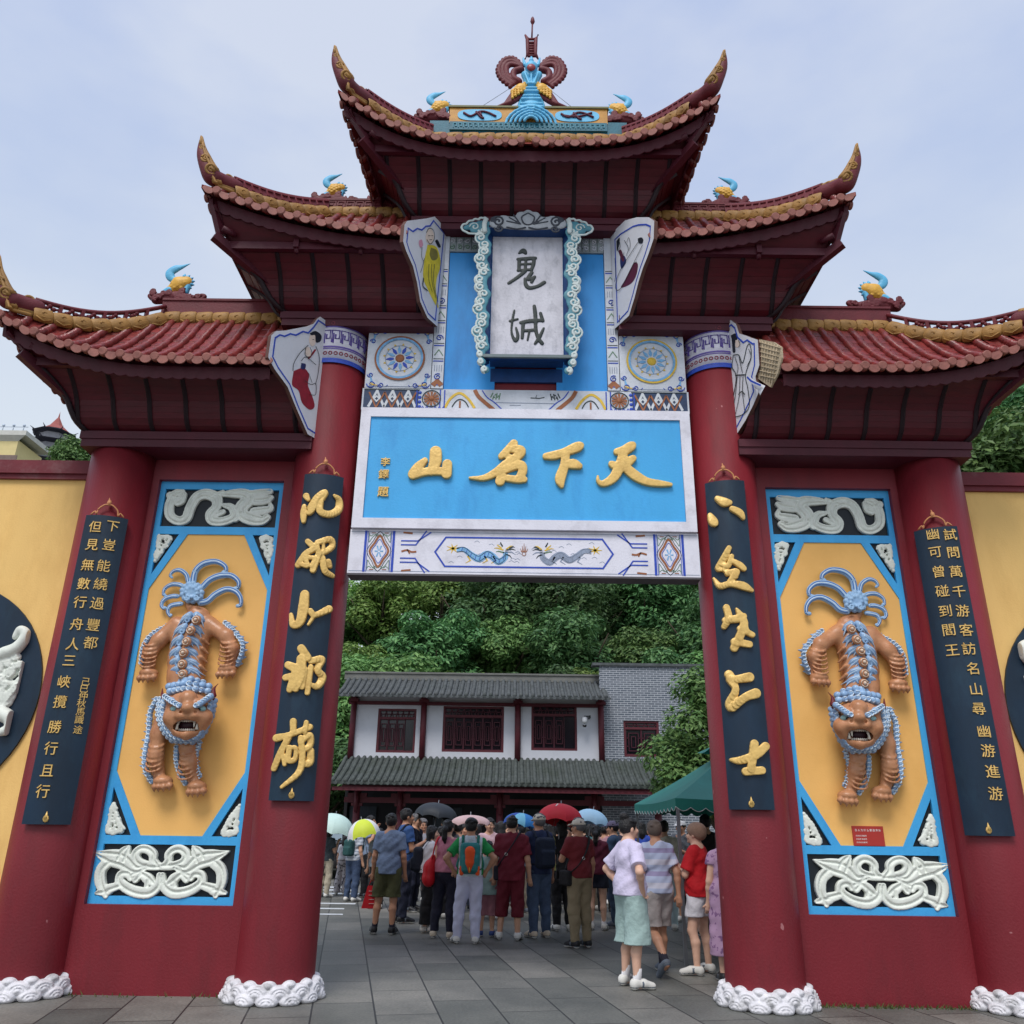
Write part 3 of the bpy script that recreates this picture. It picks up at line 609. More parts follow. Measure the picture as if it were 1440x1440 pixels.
# ================================================================ ROOFS
OG = [(0, 0), (.05, .10), (.12, .21), (.22, .30), (.38, .39), (.55, .47), (.70, .60), (.85, .78), (1, 1)]
def og(t): return float(np.interp(t, [a for a, b in OG], [b for a, b in OG]))
YCEN = .22
class Tier: pass
def make_tier(**k):
    t = Tier(); t.__dict__.update(k); return t
def roof(T, flip, lattice=False, top=False):
    yf, yc, yA, yB = -.85, -1.02, -.10, -.62
    half = T.xi1 == 0
    def kick(d): return max(0., 1-max(d, 0)/T.L)**T.p
    def E(x): k = kick(T.xc-x); return np.array([x, yf+(yc-yf)*k, T.ze+(T.zc-T.ze)*k])
    yb = 2*YCEN-yc
    def ES(y):
        d = min(y-yc, yb-y); k = max(0., 1-max(d, 0)/1.55)**2.1; return np.array([T.xc-.30+.30*k, y, T.ze+(T.zc-T.ze)*k])
    yr = YCEN-.09
    def hip(u): return np.array([T.xr+(T.xc-T.xr)*u, yr+(yc-yr)*u, T.zr+(T.zc+.05-T.zr)*u-T.sag*math.sin(math.pi*min(1, u*1.05))**1.0*(1-.35*u)])
    def TOP(x):
        if x <= T.xr: return np.array([x, yr, T.zr])
        return hip((x-T.xr)/(T.xc-T.xr))
    def S(x, t):
        e, p = E(x), TOP(x); v = e+(p-e)*t; v[2] -= .10*math.sin(math.pi*t)*min(1, abs(p[1]-e[1])); return v
    HS = lambda u: hip(u)
    def SS(y, t):  # outer side slope
        u = (yr-y)/(yr-yc) if y < yr else (y-(2*YCEN-yr))/(yb-(2*YCEN-yr)) if y > 2*YCEN-yr else 0
        u = min(max(u, 0), 1); p = hip(u); p = np.array([p[0], y, p[2]]); e = ES(y); v = e+(p-e)*t; v[2] -= .08*math.sin(math.pi*t)*min(1, e[0]-p[0]+.01); return v
    FY = lambda v: np.array([v[0], 2*YCEN-v[1], v[2]])
    def mk(fn):
        m = MB(); fn(m)
        if half:
            o = m.mirror(); m._cp(o); return m
        return m.mirror() if flip else m
    # ---- tiles
    sp = .182
    xs0 = sp/2 if half else T.xi1+.10
    xs = np.arange(xs0, T.xc-.05, sp)
    def tiles(m):
        gx = np.linspace(0 if half else T.xi1, T.xc-.005, 40); ts = np.linspace(0, 1, 9)
        m.grid([[S(x, t) for t in ts] for x in gx], 0, True); m.grid([[FY(S(x, t)) for t in ts] for x in gx], 0, True)
        gy = np.linspace(yc, yb, 36); m.grid([[SS(y, t) for t in ts] for y in gy], 0, True)
        rn = random.Random(3)
        def row(f, back=False):
            n = 9; P = []; rr = []
            for i in range(n):
                t0, t1 = i/n, (i+1)/n-.012; jx = np.array([rn.uniform(-.007, .007), 0, rn.uniform(-.004, .006)]); P += [f(t0)+[0, 0, .018]+jx, f(t1)+[0, 0, .018]+jx]; rr += [.047, .038]
            m.tube(P, rr, 8, 0)
        for x in xs:
            if TOP(x)[1]-E(x)[1] > .06:
                row(lambda t: S(x, t)); row(lambda t: FY(S(x, t)))
        for y in np.arange(yc+.12, yb-.1, sp): row(lambda t: SS(y, t))
        # pan tiles: lapped courses between the rolls
        for x in xs[:-1]+sp/2:
            ln = TOP(x)[1]-E(x)[1]
            if ln < .12: continue
            nn = max(2, int(ln/.11))
            for i in range(nn):
                a, b = S(x, i/nn), S(x, min(1, (i+1.15)/nn)); a = a+[0, 0, .022]; b = b+[0, 0, .004]
                m.add([a+[-.055, 0, 0], a+[.055, 0, 0], b+[.055, 0, 0], b+[-.055, 0, 0], a+[-.055, 0, -.014], a+[.055, 0, -.014]], [(0, 1, 2, 3), (4, 5, 1, 0)], 0)
    RO = mk(tiles).build('roof', TILE, GATE)
    # ---- eave ends: round caps, drip tiles, scalloped boards
    def ends(m):
        def cap(c, nrm, r=.049):
            nrm = unit(nrm); a = unit(np.cross(nrm, (0, 0, 1))); b = np.cross(a, nrm); n = 14
            ring = lambda rr, o: [c+nrm*o+rr*(a*math.cos(2*math.pi*i/n)+b*math.sin(2*math.pi*i/n)) for i in range(n)]
            A, B, C_ = ring(r, -.02), ring(r, .012), ring(r*.8, .02)
            m.add(A+B+C_, [(i, (i+1) % n, n+(i+1) % n, n+i) for i in range(n)]+[(n+i, n+(i+1) % n, 2*n+(i+1) % n, 2*n+i) for i in range(n)]+[tuple(range(2*n, 3*n))], 0)
        def drip(c, nrm, tx, w_=.064):
            nrm = unit(nrm); tx = unit(tx); n = 9
            poly = [c+tx*w_*math.cos(t)+np.array([0, 0, -1])*(.062*math.sin(t)) for t in np.linspace(0, math.pi, n)]+[c-tx*w_*.6+np.array([0, 0, .03]), c+tx*w_*.6+np.array([0, 0, .03])]
            m.prism(poly, nrm*.018, 0)
        for x in xs:
            e = E(x); cap(e+[0, -.02, .03], (0, -1, -.12)); cap(FY(e+[0, -.02, .03]), (0, 1, -.12))
        for x in list(xs[:-1]+sp/2)+[xs[-1]+sp/2]+([] if half else [xs[0]-sp/2]):
            if x > T.xc-.03: continue
            e = E(x); tx = E(x+.05)-E(x-.05); drip(e+[0, -.012, .012], (0, -1, -.2), tx); drip(FY(e+[0, -.012, .012]), (0, 1, -.2), tx)
        for y in np.arange(yc+.12, yb-.1, sp):
            e = ES(y); cap(e+[.02, 0, .03], (1, 0, -.12)); e = ES(y+sp/2); drip(e+[.012, 0, .012], (1, 0, -.2), ES(y+sp/2+.05)-ES(y+sp/2-.05))
    mk(ends).build('eave_tile', TILEEND, RO)
    def fascia(m):
        n = int((T.xc-(0 if half else T.xi1))/.0125); X = np.linspace(0 if half else T.xi1, T.xc-.06, n)
        f0 = lambda x: E(x)+np.array([0, .09, -.02]); f1 = lambda x: E(x)+np.array([0, .115, -.135-.022*abs(math.sin(x*math.pi/.125))])
        for g_ in (lambda v: v, FY):
            m.grid([[g_(f0(x)), g_(f1(x)), g_(f1(x)+[0, .02, 0]), g_(f0(x)+[0, .02, 0])] for x in X], 0)
        Yv = np.linspace(yc+.06, yb-.06, 180)
        m.grid([[ES(y)+[-.09, 0, -.02], ES(y)+[-.115, 0, -.135-.022*abs(math.sin(y*math.pi/.125))], ES(y)+[-.135, 0, -.135], ES(y)+[-.11, 0, -.02]] for y in Yv], 0)
    mk(fascia).build('eave_board', MAROON, RO)
    # ---- soffit
    hx = lambda t: T.xb+(T.xp-T.xb)*og(t); hy = lambda t: yA+(yB-yA)*og(t); hz = lambda t: T.zs+.06+(T.zp-T.zs-.06)*t
    xin = lambda t: 0 if half else T.xi0+(T.xi1-.12-T.xi0)*og(t)
    ybk = lambda t: 2*YCEN-hy(t)
    def soffit(m):
        nb = max(6, int((T.zp-T.zs)/.062))
        for i in range(nb):  # lapped boards, each a strip standing 6 mm proud at its lower edge
            t0, t1 = i/nb, (i+1)/nb
            for g_ in (lambda v: np.array(v), FY):
                a = [(xin(t0), hy(t0)-.004, hz(t0)), (hx(t0)+.002, hy(t0)-.004, hz(t0))]; b = [(xin(t1), hy(t1), hz(t1)), (hx(t1), hy(t1), hz(t1))]
                c = [(xin(t0), hy(t0), hz(t0)), (hx(t0), hy(t0), hz(t0))]
                m.add([g_(v) for v in a+b[::-1]+c], [(0, 1, 2, 3), (4, 5, 1, 0)], 0)
            a = [(hx(t0)+.008, hy(t0), hz(t0)), (hx(t0)+.008, ybk(t0), hz(t0)), (hx(t1), ybk(t1), hz(t1)), (hx(t1), hy(t1), hz(t1)), (hx(t0), hy(t0), hz(t0)), (hx(t0), ybk(t0), hz(t0))]
            m.add(a, [(0, 1, 2, 3), (4, 5, 1, 0)], 0)
        # flying-eave underside from purlin out to the eave board
        x0 = 0 if half else T.xi1-.1; n = 26
        A = [(x0+(T.xp+.02-x0)*i/n, yB, T.zp+.04) for i in range(n+1)]; B = []
        for i in range(n+1): e = E((0 if half else T.xi1)+(T.xc-.07-(0 if half else T.xi1))*i/n); B.append(e+[0, .12, -.105])
        for g_ in (lambda v: np.array(v), FY): m.grid([[g_(a), g_(b)] for a, b in zip(A, B)], 0, True)
        n = 20; A = [(T.xp, yB+(2*YCEN-2*yB)*i/n, T.zp+.04) for i in range(n+1)]; Bs = [ES(yc+.07+(yb-yc-.14)*i/n)+[-.12, 0, -.105] for i in range(n+1)]
        m.grid([[a, b] for a, b in zip(A, Bs)], 0, True)
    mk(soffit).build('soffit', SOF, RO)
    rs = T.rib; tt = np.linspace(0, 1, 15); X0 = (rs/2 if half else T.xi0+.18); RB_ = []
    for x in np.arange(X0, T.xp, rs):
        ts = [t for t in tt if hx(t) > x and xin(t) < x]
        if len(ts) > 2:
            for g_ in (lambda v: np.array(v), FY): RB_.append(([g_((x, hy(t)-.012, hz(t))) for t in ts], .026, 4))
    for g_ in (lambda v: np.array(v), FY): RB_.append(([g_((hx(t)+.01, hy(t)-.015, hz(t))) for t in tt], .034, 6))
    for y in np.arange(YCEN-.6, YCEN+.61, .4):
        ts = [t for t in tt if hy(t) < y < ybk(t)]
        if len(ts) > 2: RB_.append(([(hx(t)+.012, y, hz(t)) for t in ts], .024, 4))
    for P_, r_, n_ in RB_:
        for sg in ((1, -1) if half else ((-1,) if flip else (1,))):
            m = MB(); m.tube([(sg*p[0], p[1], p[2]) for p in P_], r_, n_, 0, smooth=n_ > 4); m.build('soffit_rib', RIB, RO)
    def timber(m):
        x0 = 0 if half else T.xi0
        m.box((x0, yA-.07, T.zs-.03), (T.xb+.07, 2*YCEN-yA+.07, T.zs+.06)); 
        m.box((x0, yA-.055, T.zs-.12), (T.xb+.05, 2*YCEN-yA+.055, T.zs-.03))
        x1 = 0 if half else T.xi1-.08
        m.box((x1, yB-.085, T.zp-.01), (T.xp+.06, yB-.02, T.zp+.085)); m.box((x1, 2*YCEN-yB+.02, T.zp-.01), (T.xp+.06, 2*YCEN-yB+.085, T.zp+.085))
        m.box((T.xp+.0, yB-.02, T.zp+.02), (T.xp+.055, 2*YCEN-yB+.02, T.zp+.10))
        m.obox((T.xb+.05, yA-.05, T.zs+.28), (T.xp+.16, yB-.19, T.zp+.075), .085, .10)
        m.obox((T.xp+.10, yB-.13, T.zp+.12), (T.xc-.12, yc+.14, T.zc-.13), .07, .09)
        m.tube([(T.xp-.05, yB-.12, T.zp+.14), (T.xp+.06, yB-.22, T.zp+.155)], .035, 10, 0)
        for x in ([.45*T.xb] if half else [T.xi1+.25*(T.xp-T.xi1), T.xi1+.62*(T.xp-T.xi1)]):
            m.box((x-.03, yB-.115, T.zp+.0), (x+.03, yB-.02, T.zp+.12)); m.tube([(x, yB-.06, T.zp-.05), (x, yB-.06, T.zp+.03)], [.025, .035], 8, 0)
    mk(timber).build('eave_purlin', MAROON, RO)
    # ---- ridge, hips, scroll band, horn
    ru = T.hu
    def ridge(m):
        x0 = 0 if half else T.xi1-.12
        if not top: m.box((x0, YCEN-.07, T.zr-.05), (T.xr+.06, YCEN+.07, T.zr+T.rh)); m.box((x0, YCEN-.085, T.zr+T.rh), (T.xr+.06, YCEN+.085, T.zr+T.rh+.03))
        hb, ht = (.02, T.hh)
        us = np.linspace(0, ru, 16)
        for g_ in (lambda v: np.array(v), FY):
            def sec(u):
                p = hip(u); d = unit(hip(u+.02)-hip(u-.02)); sd = unit(np.cross(d, (0, 0, 1)))*.055
                tp = (ht if not lattice else .06)
                return [g_(p-sd+[0, 0, -.02]), g_(p-sd+[0, 0, tp]), g_(p+sd+[0, 0, tp]), g_(p+sd+[0, 0, -.02])]
            m.grid([sec(u) for u in us], 0, True)
            m.tube([g_(hip(u)+[0, 0, ht+.012]) for u in us], .026, 6, 0)
        if not lattice and not top:   # key pattern in relief
            for base, d_, n_ in ((lambda a: np.array([x0+(T.xr-x0)*a, YCEN-.072, T.zr+T.rh-.09]), 0, int((T.xr-x0)/.11)),):
                for i in range(n_):
                    w_ = 1/n_; m.strip([base((i+u)*w_)+[0, 0, .08*v] for u, v in ((.05, 0), (.05, .9), (.8, .9), (.8, .2), (.4, .2), (.4, .55))], .012, FN, .008, 0)
        if not lattice:
            n_ = 13
            for i in range(n_):
                for (ua, va), (ub, vb) in (((.05, .1), (.05, .9)), ((.05, .9), (.8, .9)), ((.8, .9), (.8, .3)), ((.8, .3), (.4, .3)), ((.4, .3), (.4, .6))):
                    f_ = lambda u, v: hip(ru*(i+u)/n_)+np.array([0, 0, T.hh*(.42+.5*v)])+unit(np.cross(unit(hip(ru*(i+.5)/n_+.02)-hip(ru*(i+.5)/n_)), (0, 0, 1)))*(.058 if not flip or True else 0)
                    m.obox(f_(ua, va), f_(ub, vb), .012, .012)
        if lattice:
            n_ = 5
            for i in range(n_+1):
                p = hip(.12+(ru-.14)*i/n_); m.obox(p+[0, 0, .04], p+[0, 0, ht+.01], .035, .06, (1, 1, 0))
            for i in range(n_):
                p = hip(.12+(ru-.14)*(i+.5)/n_)+np.array([0, 0, .05+ht/2]); d = unit(hip(.5)-hip(.45)); 
                for k in range(4):
                    a = k*math.pi/2; o = d*.045*math.cos(a)+np.array([0, 0, .04])*math.sin(a); m.ball(p+o, .034, 8, 0, (1, .8, .8))
                m.ball(p+[0, -.03, 0], .022, 8, 0)
                for sx in (-1, 1): m.obox(p+d*sx*.05, p+d*sx*.12, .02, .02)
    mk(ridge).build('ridge', RIDGE, RO)
    def band(m):
        x0 = 0 if half else T.xi1-.10
        def scroll(a, b, n_out):
            a, b = np.array(a), np.array(b); d = unit(b-a); L_ = np.linalg.norm(b-a); n_o = unit(np.asarray(n_out)-d*(np.asarray(n_out)@d)); u = np.cross(n_o, d); u = u if u[2] > 0 else -u
            G = []
            for i, s_ in enumerate((0, .08, .35, .7, .93, 1.0)):
                sc = (.80, .98, 1.0, .94, .88, .7)[i]
                G.append([a+d*L_*s_+u*.088*sc*math.cos(t)+n_o*(.062*sc*max(0, math.sin(t))**.8) for t in np.linspace(math.pi, 0, 9)])
            m.grid(G, 0, True)
            c = a+d*L_*.5+n_o*.058
            m.tube([p-n_o*.03*(np.linalg.norm(p-c)/.07)**2 for p in spiral(c-u*.005, d, u, .012, .062, 0, 1.35)], .011, 5, 0); m.tube([a+d*L_*.12-u*.06+n_o*.045, a+d*L_*.5-u*.082+n_o*.03, a+d*L_*.9-u*.05+n_o*.045], .011, 5, 0)
        zc_ = T.zr+.075
        n_ = max(2, round((T.xr-x0)/.205))
        for i in range(n_):
            for sg, yy in ((-1, YCEN-.07), (1, YCEN+.07)): scroll((x0+(T.xr-x0)*i/n_, yy, zc_), (x0+(T.xr-x0)*(i+1)/n_, yy, zc_), (0, sg, 0))
        Lh = np.linalg.norm(hip(0)-hip(ru)); n_ = round(Lh/.2)
        for i in range(n_):
            a, b = hip(ru*i/n_), hip(ru*(i+1)/n_); d = unit(b-a); no = np.cross(d, (0, 0, 1)); no = no if no[1] < 0 else -no; no = unit(no)
            scroll(a+no*.05+[0, 0, .03], b+no*.05+[0, 0, .03], no+np.array([0, 0, .15])); scroll(FY(a+no*.05+[0, 0, .03]), FY(b+no*.05+[0, 0, .03]), FY(no)*[1, 1, 1]-[0, 2*YCEN, 0])
    mk(band).build('scroll_band', OCHRE, RO)
    # horn
    h0, h1 = hip(ru-.02), hip((1+ru)/2)
    c0 = np.array([T.xc, yc, T.zc])
    axis = spline([h0+[0, 0, .13], h1+[0, 0, .13], c0+[-.06, .03, .22], c0+[.05, -.01, .46], c0+[.095, -.02, .70]], 6)
    up = []
    for s_ in ((1, -1) if half else ((-1,) if flip else (1,))):
        fx = np.array([s_, 1, 1])
        for back in (False, True):
            A = axis*fx; A = np.array([FY(v) for v in A]) if back else A
            f = SDF(A.min(0)-.25, A.max(0)+.25, .014)
            rr = np.interp(np.linspace(0, 1, len(A)), [0, .45, .7, .9, 1], [.092, .088, .062, .030, .010])
            f.path(A, rr, .03, sq=(1, .75, 1))
            o = f.mesh('horn', RIDGE, RO)
            if back: continue
            m = MB()   # ochre scroll along the horn's upper edge
            for i, tt in enumerate((.06, .30, .52, .70, .84)):
                j = int(tt*(len(A)-1)); p = A[j]; d = unit(A[min(j+1, len(A)-1)]-A[j-1 if j else 0]); pr = unit(np.cross(d, (0, 1, 0)))*s_; pr = pr if pr[0]*s_ < 0 or pr[2] > 0 else -pr
                rad = rr[j]; c = p+pr*rad*.45+np.array([0, -rad*.80, 0])
                m.tube(spiral(c, d, pr, rad*.80, rad*.12, math.pi, 1.6, 22), rad*.16+.004, 6, 0)
            e_ = []
            for j in range(len(A)):
                d = unit(A[min(j+1, len(A)-1)]-A[max(j-1, 0)]); pr = unit(np.cross(d, (0, 1, 0))); pr = pr if (pr[0]*s_ < 0 or pr[2] > .7) else -pr
                e_.append(A[j]+pr*rr[j]*.92+np.array([0, -.012, 0]))
            m.tube(e_, np.maximum(.016, rr*.52), 7, 0); m.tube([v+np.array([0, -r_*.55, -r_*.55]) for v, r_ in zip(e_[:-2], rr)], np.maximum(.010, rr[:-2]*.26), 6, 0)
            m.tube([A[-1]-unit(A[-1]-A[-3])*.12, A[-1]+unit(A[-1]-A[-3])*.03], [.036, .010], 8, 0)
            m.build('horn_scroll', OCHRE, RO)
    return RO, hip, T
TT = make_tier(xi0=0, xi1=0, xb=1.36, xp=1.82, xc=2.27, ze=9.02, zc=9.60, L=2.0, p=2.7, zs=8.47, zp=9.03, xr=1.30, zr=10.02, sag=.10, rib=.38, hu=.74, rh=.3, hh=.26)
TM = make_tier(xi0=1.09, xi1=1.40, xb=2.82, xp=3.38, xc=3.68, ze=7.70, zc=8.16, L=2.5, p=2.0, zs=7.06, zp=7.60, xr=2.58, zr=8.76, sag=.12, rib=.40, hu=.78, rh=.27, hh=.24)
TL_ = make_tier(xi0=2.36, xi1=2.72, xb=4.86, xp=5.22, xc=5.62, ze=6.03, zc=6.47, L=2.0, p=2.6, zs=5.47, zp=6.05, xr=4.40, zr=7.14, sag=.20, rib=.40, hu=.80, rh=.33, hh=.22)
R_TOP = roof(TT, False, top=True)
R_ML = roof(TM, True); R_MR = roof(TM, False)
R_LL = roof(TL_, True, lattice=True); R_LR = roof(TL_, False, lattice=True)

rw = random.Random(8); m = MB()
for i in range(330):
    x = rw.choice((rw.uniform(2.62, 4.3), rw.uniform(2.62, 4.3), rw.uniform(-4.3, -2.62))) if i < 330 else rw.choice((2.26, -2.26, 4.55))+rw.uniform(-.5, .5); y = rw.uniform(.10, .195) if i < 330 else -.36+rw.uniform(-.05, .05)
    if x < 0 and i < 330 and rw.random() < .7: continue
    h_ = rw.uniform(.015, .055); a = rw.uniform(0, 6.28); w_ = rw.uniform(.004, .010); dx, dy = h_*.6*math.cos(a), -abs(h_*.6*math.sin(a))
    m.add([(x-w_, y, .002), (x+w_, y, .002), (x+dx, y+dy, h_)], [(0, 1, 2)])
tag(m.build('weeds', mat('weed_green', srgb(96, 104, 58), .8, .4, 20)), kind='stuff')
# ================================================================ SIGN BOARD over the opening
def crop(ox, oy, s): return lambda x, y: (ox+x/s, oy+y/s)
def onplane(c, Y): return lambda x, y: at(*c(x, y), Y)
SIGN = thing('sign_board', 'wide sky blue board with white border and four gold brush characters above the opening', 'sign', (0, 0, 4.47))
m = MB(); m.box((-1.745, -.045, 4.585), (1.745, .058, 5.805)); m.build('panel', BLUE, SIGN)
m = MB(); x, z0, z1, t = 1.86, 4.47, 5.92, .113
for lo, hi in (((-x, z0), (x, z0+t)), ((-x, z1-t), (x, z1)), ((-x, z0+t), (-x+t, z1-t)), ((x-t, z0+t), (x, z1-t))): m.box((lo[0], -.065, lo[1]), (hi[0], .058, hi[1]))
m.build('border', WHITE, SIGN)
c5 = onplane(crop(480, 560, 2.769), -.06)
MING = [[(672, 178, 11), (640, 212, 10), (622, 228, 8)], [(655, 200, 9), (695, 205, 14), (690, 225, 12), (640, 262, 13), (600, 292, 11), (555, 312, 8), (500, 312, 3)], [(640, 225, 8), (668, 238, 9)], [(628, 285, 10), (618, 325, 13)], [(632, 285, 9), (670, 268, 11), (700, 262, 12), (706, 285, 12), (692, 318, 11)], [(640, 312, 9), (680, 318, 10), (712, 318, 9)]]
TIAN = [[(1072, 210, 9), (1100, 206, 13), (1126, 190, 13), (1136, 182, 7)], [(1052, 258, 9), (1078, 268, 12), (1112, 252, 13), (1136, 236, 9)], [(1098, 208, 11), (1090, 250, 14), (1062, 308, 13), (1022, 334, 9), (1000, 325, 5), (998, 306, 3)], [(1096, 262, 12), (1140, 300, 14), (1188, 326, 11), (1240, 334, 9), (1282, 338, 5)]]
XIA = [[(796, 228, 9), (830, 224, 12), (868, 212, 11), (918, 192, 14), (934, 184, 7)], [(874, 218, 11), (868, 265, 12), (852, 315, 14), (858, 344, 6)], [(878, 262, 9), (902, 258, 14), (926, 266, 9)]]
SHAN = [[(368, 210, 16), (366, 250, 16), (350, 288, 11)], [(326, 244, 8), (300, 270, 13), (280, 298, 14)], [(284, 302, 10), (330, 288, 11), (400, 286, 11)], [(413, 258, 13), (410, 296, 14)]]
brush(TIAN+XIA+MING+SHAN, c5, wd=1.45, depth=.026, h=.0075, name='lettering', mats=GOLD, parent=SIGN)
m = MB()
for ch, px, py, s_ in (('李', 172, 248, 40), ('鐸', 165, 296, 44), ('題', 163, 365, 46)):
    put_glyph(m, ch, at(*crop(480, 560, 2.769)(px, py), -.05), (1, 0, 0), (0, 0, 1), (0, -1, 0), s_/2.769*.0076, .10, .01)
m.build('signature', GOLD, SIGN)
# ================================================================ NAME PLAQUE
PLQ = thing('name_plaque', 'upright white plaque with two black brush characters in a teal cloud carved frame', 'plaque', (.01, .05, 6.3))
m = MB(); m.box((-.405, -.245, 6.40), (.425, -.222, 8.10)); 
WPLQ = mat('chalky_white', srgb(206, 204, 212), .75, .12, 5, .25, 30, srgb(150, 150, 158), .7, 9, stretch=(1, 1, .5))
m.build('face', WPLQ, PLQ)
c6 = onplane(crop(640, 290, 5.333), -.248)
GUI = [[(480, 388, 5), (512, 370, 13), (530, 388, 8)], [(472, 432, 8), (540, 428, 10), (602, 424, 9)], [(592, 430, 9), (588, 470, 9), (572, 512, 8)], [(482, 440, 10), (480, 512, 9)], [(490, 470, 6), (575, 466, 7)], [(472, 516, 7), (575, 508, 8)], [(532, 435, 7), (526, 515, 8)], [(524, 522, 10), (470, 566, 9), (404, 610, 8)], [(524, 575, 6), (532, 622, 10), (560, 645, 10), (620, 632, 9), (668, 604, 10)], [(575, 532, 10), (545, 578, 9), (580, 574, 9), (598, 562, 6), (574, 602, 8)]]
CHENG = [[(446, 812, 5), (432, 880, 6), (424, 960, 5), (435, 1008, 7), (456, 1036, 9), (472, 1000, 8), (458, 940, 5)], [(414, 890, 7), (470, 876, 6)], [(494, 902, 9), (560, 890, 11), (642, 885, 9)], [(512, 902, 10), (504, 1016, 8)], [(520, 962, 8), (600, 956, 9)], [(556, 972, 6), (544, 1032, 5)], [(594, 780, 9), (602, 850, 10), (606, 960, 9), (626, 1020, 9), (652, 1056, 10)], [(664, 944, 6), (632, 1010, 9), (600, 1058, 7)], [(640, 832, 8), (656, 888, 10)]]
brush(GUI+CHENG, c6, wd=1.45, depth=.012, h=.006, name='lettering', mats=mat('lettering_black', srgb(24, 38, 36), .5, .25, 10), parent=PLQ)
NBLUE = mat('plaque_blue', srgb(26, 66, 120), .5, .25, 6)
m = MB()  # splayed box frame round the face
def slab(a, b, c, d, th): 
    a, b, c, d = map(np.array, (a, b, c, d)); n = unit(np.cross(b-a, d-a)); m.prism([a, b, c, d], n*th)
yF, yO = -.235, -.46
for s in (-1, 1):
    xi, xo = .01+s*.42, .01+s*.50
    slab((xi, yF, 6.36), (xi, yF, 8.11), (xo, yO, 8.13), (xo, yO, 6.22), .02*s)
slab((-.41, yF, 8.11), (.43, yF, 8.11), (.52, yO, 8.13), (-.50, yO, 8.13), .02)
slab((-.46, -.23, 6.395), (.48, -.23, 6.395), (.54, -.46, 6.36), (-.52, -.46, 6.36), -.03)
m.box((-.40, .0, 6.21), (.42, .055, 6.38)); m.box((-.405, -.221, 6.402), (.425, .02, 8.12))
m.build('frame', NBLUE, PLQ)
m = MB(); m.obox((-.50, -.46, 6.375), (.52, -.46, 6.375), .05, .035); m.build('shelf_edge', mat('shelf_grey', srgb(108, 120, 122), .6, .2), PLQ)
def carve_cloud():
    lo, hi = (-.92, -.58, 6.05), (.94, -.36, 8.64)
    f, g, w_ = SDF(lo, hi, .011), SDF(lo, hi, .009), SDF(lo, hi, .011)
    for s in (-1, 1):
        zz = 8.06; k = 0
        while zz > 6.12:
            x = .01+s*(.515+.03*math.sin(k*1.9)+(.0 if zz > 6.4 else -.03)); sz = .075 if zz > 6.4 else .045
            f.ell((x, -.468, zz), (sz, .022, sz*1.05), .012)
            g.path(spiral((x+s*.012, -.490, zz), (s, 0, 0), (0, 0, 1 if k % 2 else -1), sz*.72, .014, .6*k, 1.2, 11), .0125, .004)
            g.path([np.array([x+s*sz*.98*math.cos(t), -.470, zz+sz*1.0*math.sin(t)]) for t in np.linspace(-1.3, 1.3, 7)], .013, .004)
            zz -= .098; k += 1
        for cx, cz, rr in ((.62, 8.31, .05), (.72, 8.29, .05), (.80, 8.25, .04), (.70, 8.21, .045), (.56, 8.31, .05), (.60, 8.24, .055)): f.ell((s*cx*.9+.01, -.465, cz-.14), (rr*1.2, .03, rr*.9), .012)
        o_ = [(.52, 8.37), (.58, 8.385), (.64, 8.365), (.72, 8.35), (.80, 8.30), (.865, 8.25), (.80, 8.185), (.70, 8.16), (.60, 8.18)]
        o_ = [(u*.9, v-.14) for u, v in o_]
        for i in range(len(o_)-1): g.path(spline([(s*o_[i][0], -.475, o_[i][1]), (s*(o_[i][0]+o_[i+1][0])/2*1.012, -.48, (o_[i][1]+o_[i+1][1])/2+(.015 if i < 5 else -.012)), (s*o_[i+1][0], -.475, o_[i+1][1])], 3), .0135, .004)
        g.path(spiral((s*.62, -.492, 8.115), (s, 0, 0), (0, 0, 1), .06, .012, 0, 1.2, 12), .009, .004)
        g.path(spline([(s*.49, -.49, 8.22), (s*.505, -.52, 8.14), (s*.50, -.52, 8.04)], 5), .026, .01)
    for cx, cz, rx_, rz_ in ((0, 8.37, .13, .12), (-.17, 8.345, .11, .09), (.17, 8.345, .11, .09), (-.31, 8.36, .09, .09), (.31, 8.36, .09, .09), (-.42, 8.32, .07, .08), (.42, 8.32, .07, .08), (0, 8.27, .36, .05), (-.09, 8.44, .06, .06), (.09, 8.44, .06, .06), (0, 8.47, .05, .06)):
        w_.ell((cx*.94+.01, -.475, cz-.145), (rx_*.94, .03, rz_*.86), .02)
    d_ = SDF(lo, hi, .009)
    for s in (-1, 1):
        d_.path(spiral((s*.345, -.504, 8.190), (s, 0, 0), (0, 0, 1), .075, .012, 1, 1.4, 14), .012, .005)
        d_.path(spiral((s*.33, -.502, 8.090), (s, 0, 0), (0, 0, -1), .055, .012, 0, 1.3, 12), .011, .005)
        d_.path(spline([(.01, -.508, 8.315), (.01+s*.075, -.510, 8.255), (.01+s*.05, -.510, 8.165), (.01, -.508, 8.140)], 5), .009, .004)
        for a in (.5, .9, 1.3): d_.path([(s*.08, -.504, 8.155), (s*(.08+.17*math.sin(a)), -.502, 8.155+.15*math.cos(a))], .010, .004)
        d_.path(spline([(s*.02, -.506, 8.105), (s*.12, -.508, 8.080), (s*.24, -.506, 8.105)], 5), .011, .004)
        d_.ell((s*.40, -.49, 8.215), (.04, .02, .05), .01)
    return f, g, w_, d_
_c = carve_cloud()
_c[0].mesh('cloud_carving', mat('cloud_teal', srgb(72, 132, 148), .55, .25, 9, .1, 50, srgb(36, 84, 108), .5, 7), PLQ)
_c[1].mesh('carving_rim', mat('cloud_white', srgb(196, 206, 204), .6, .12, 9, .1, 50, srgb(110, 140, 146), .5, 9), PLQ)
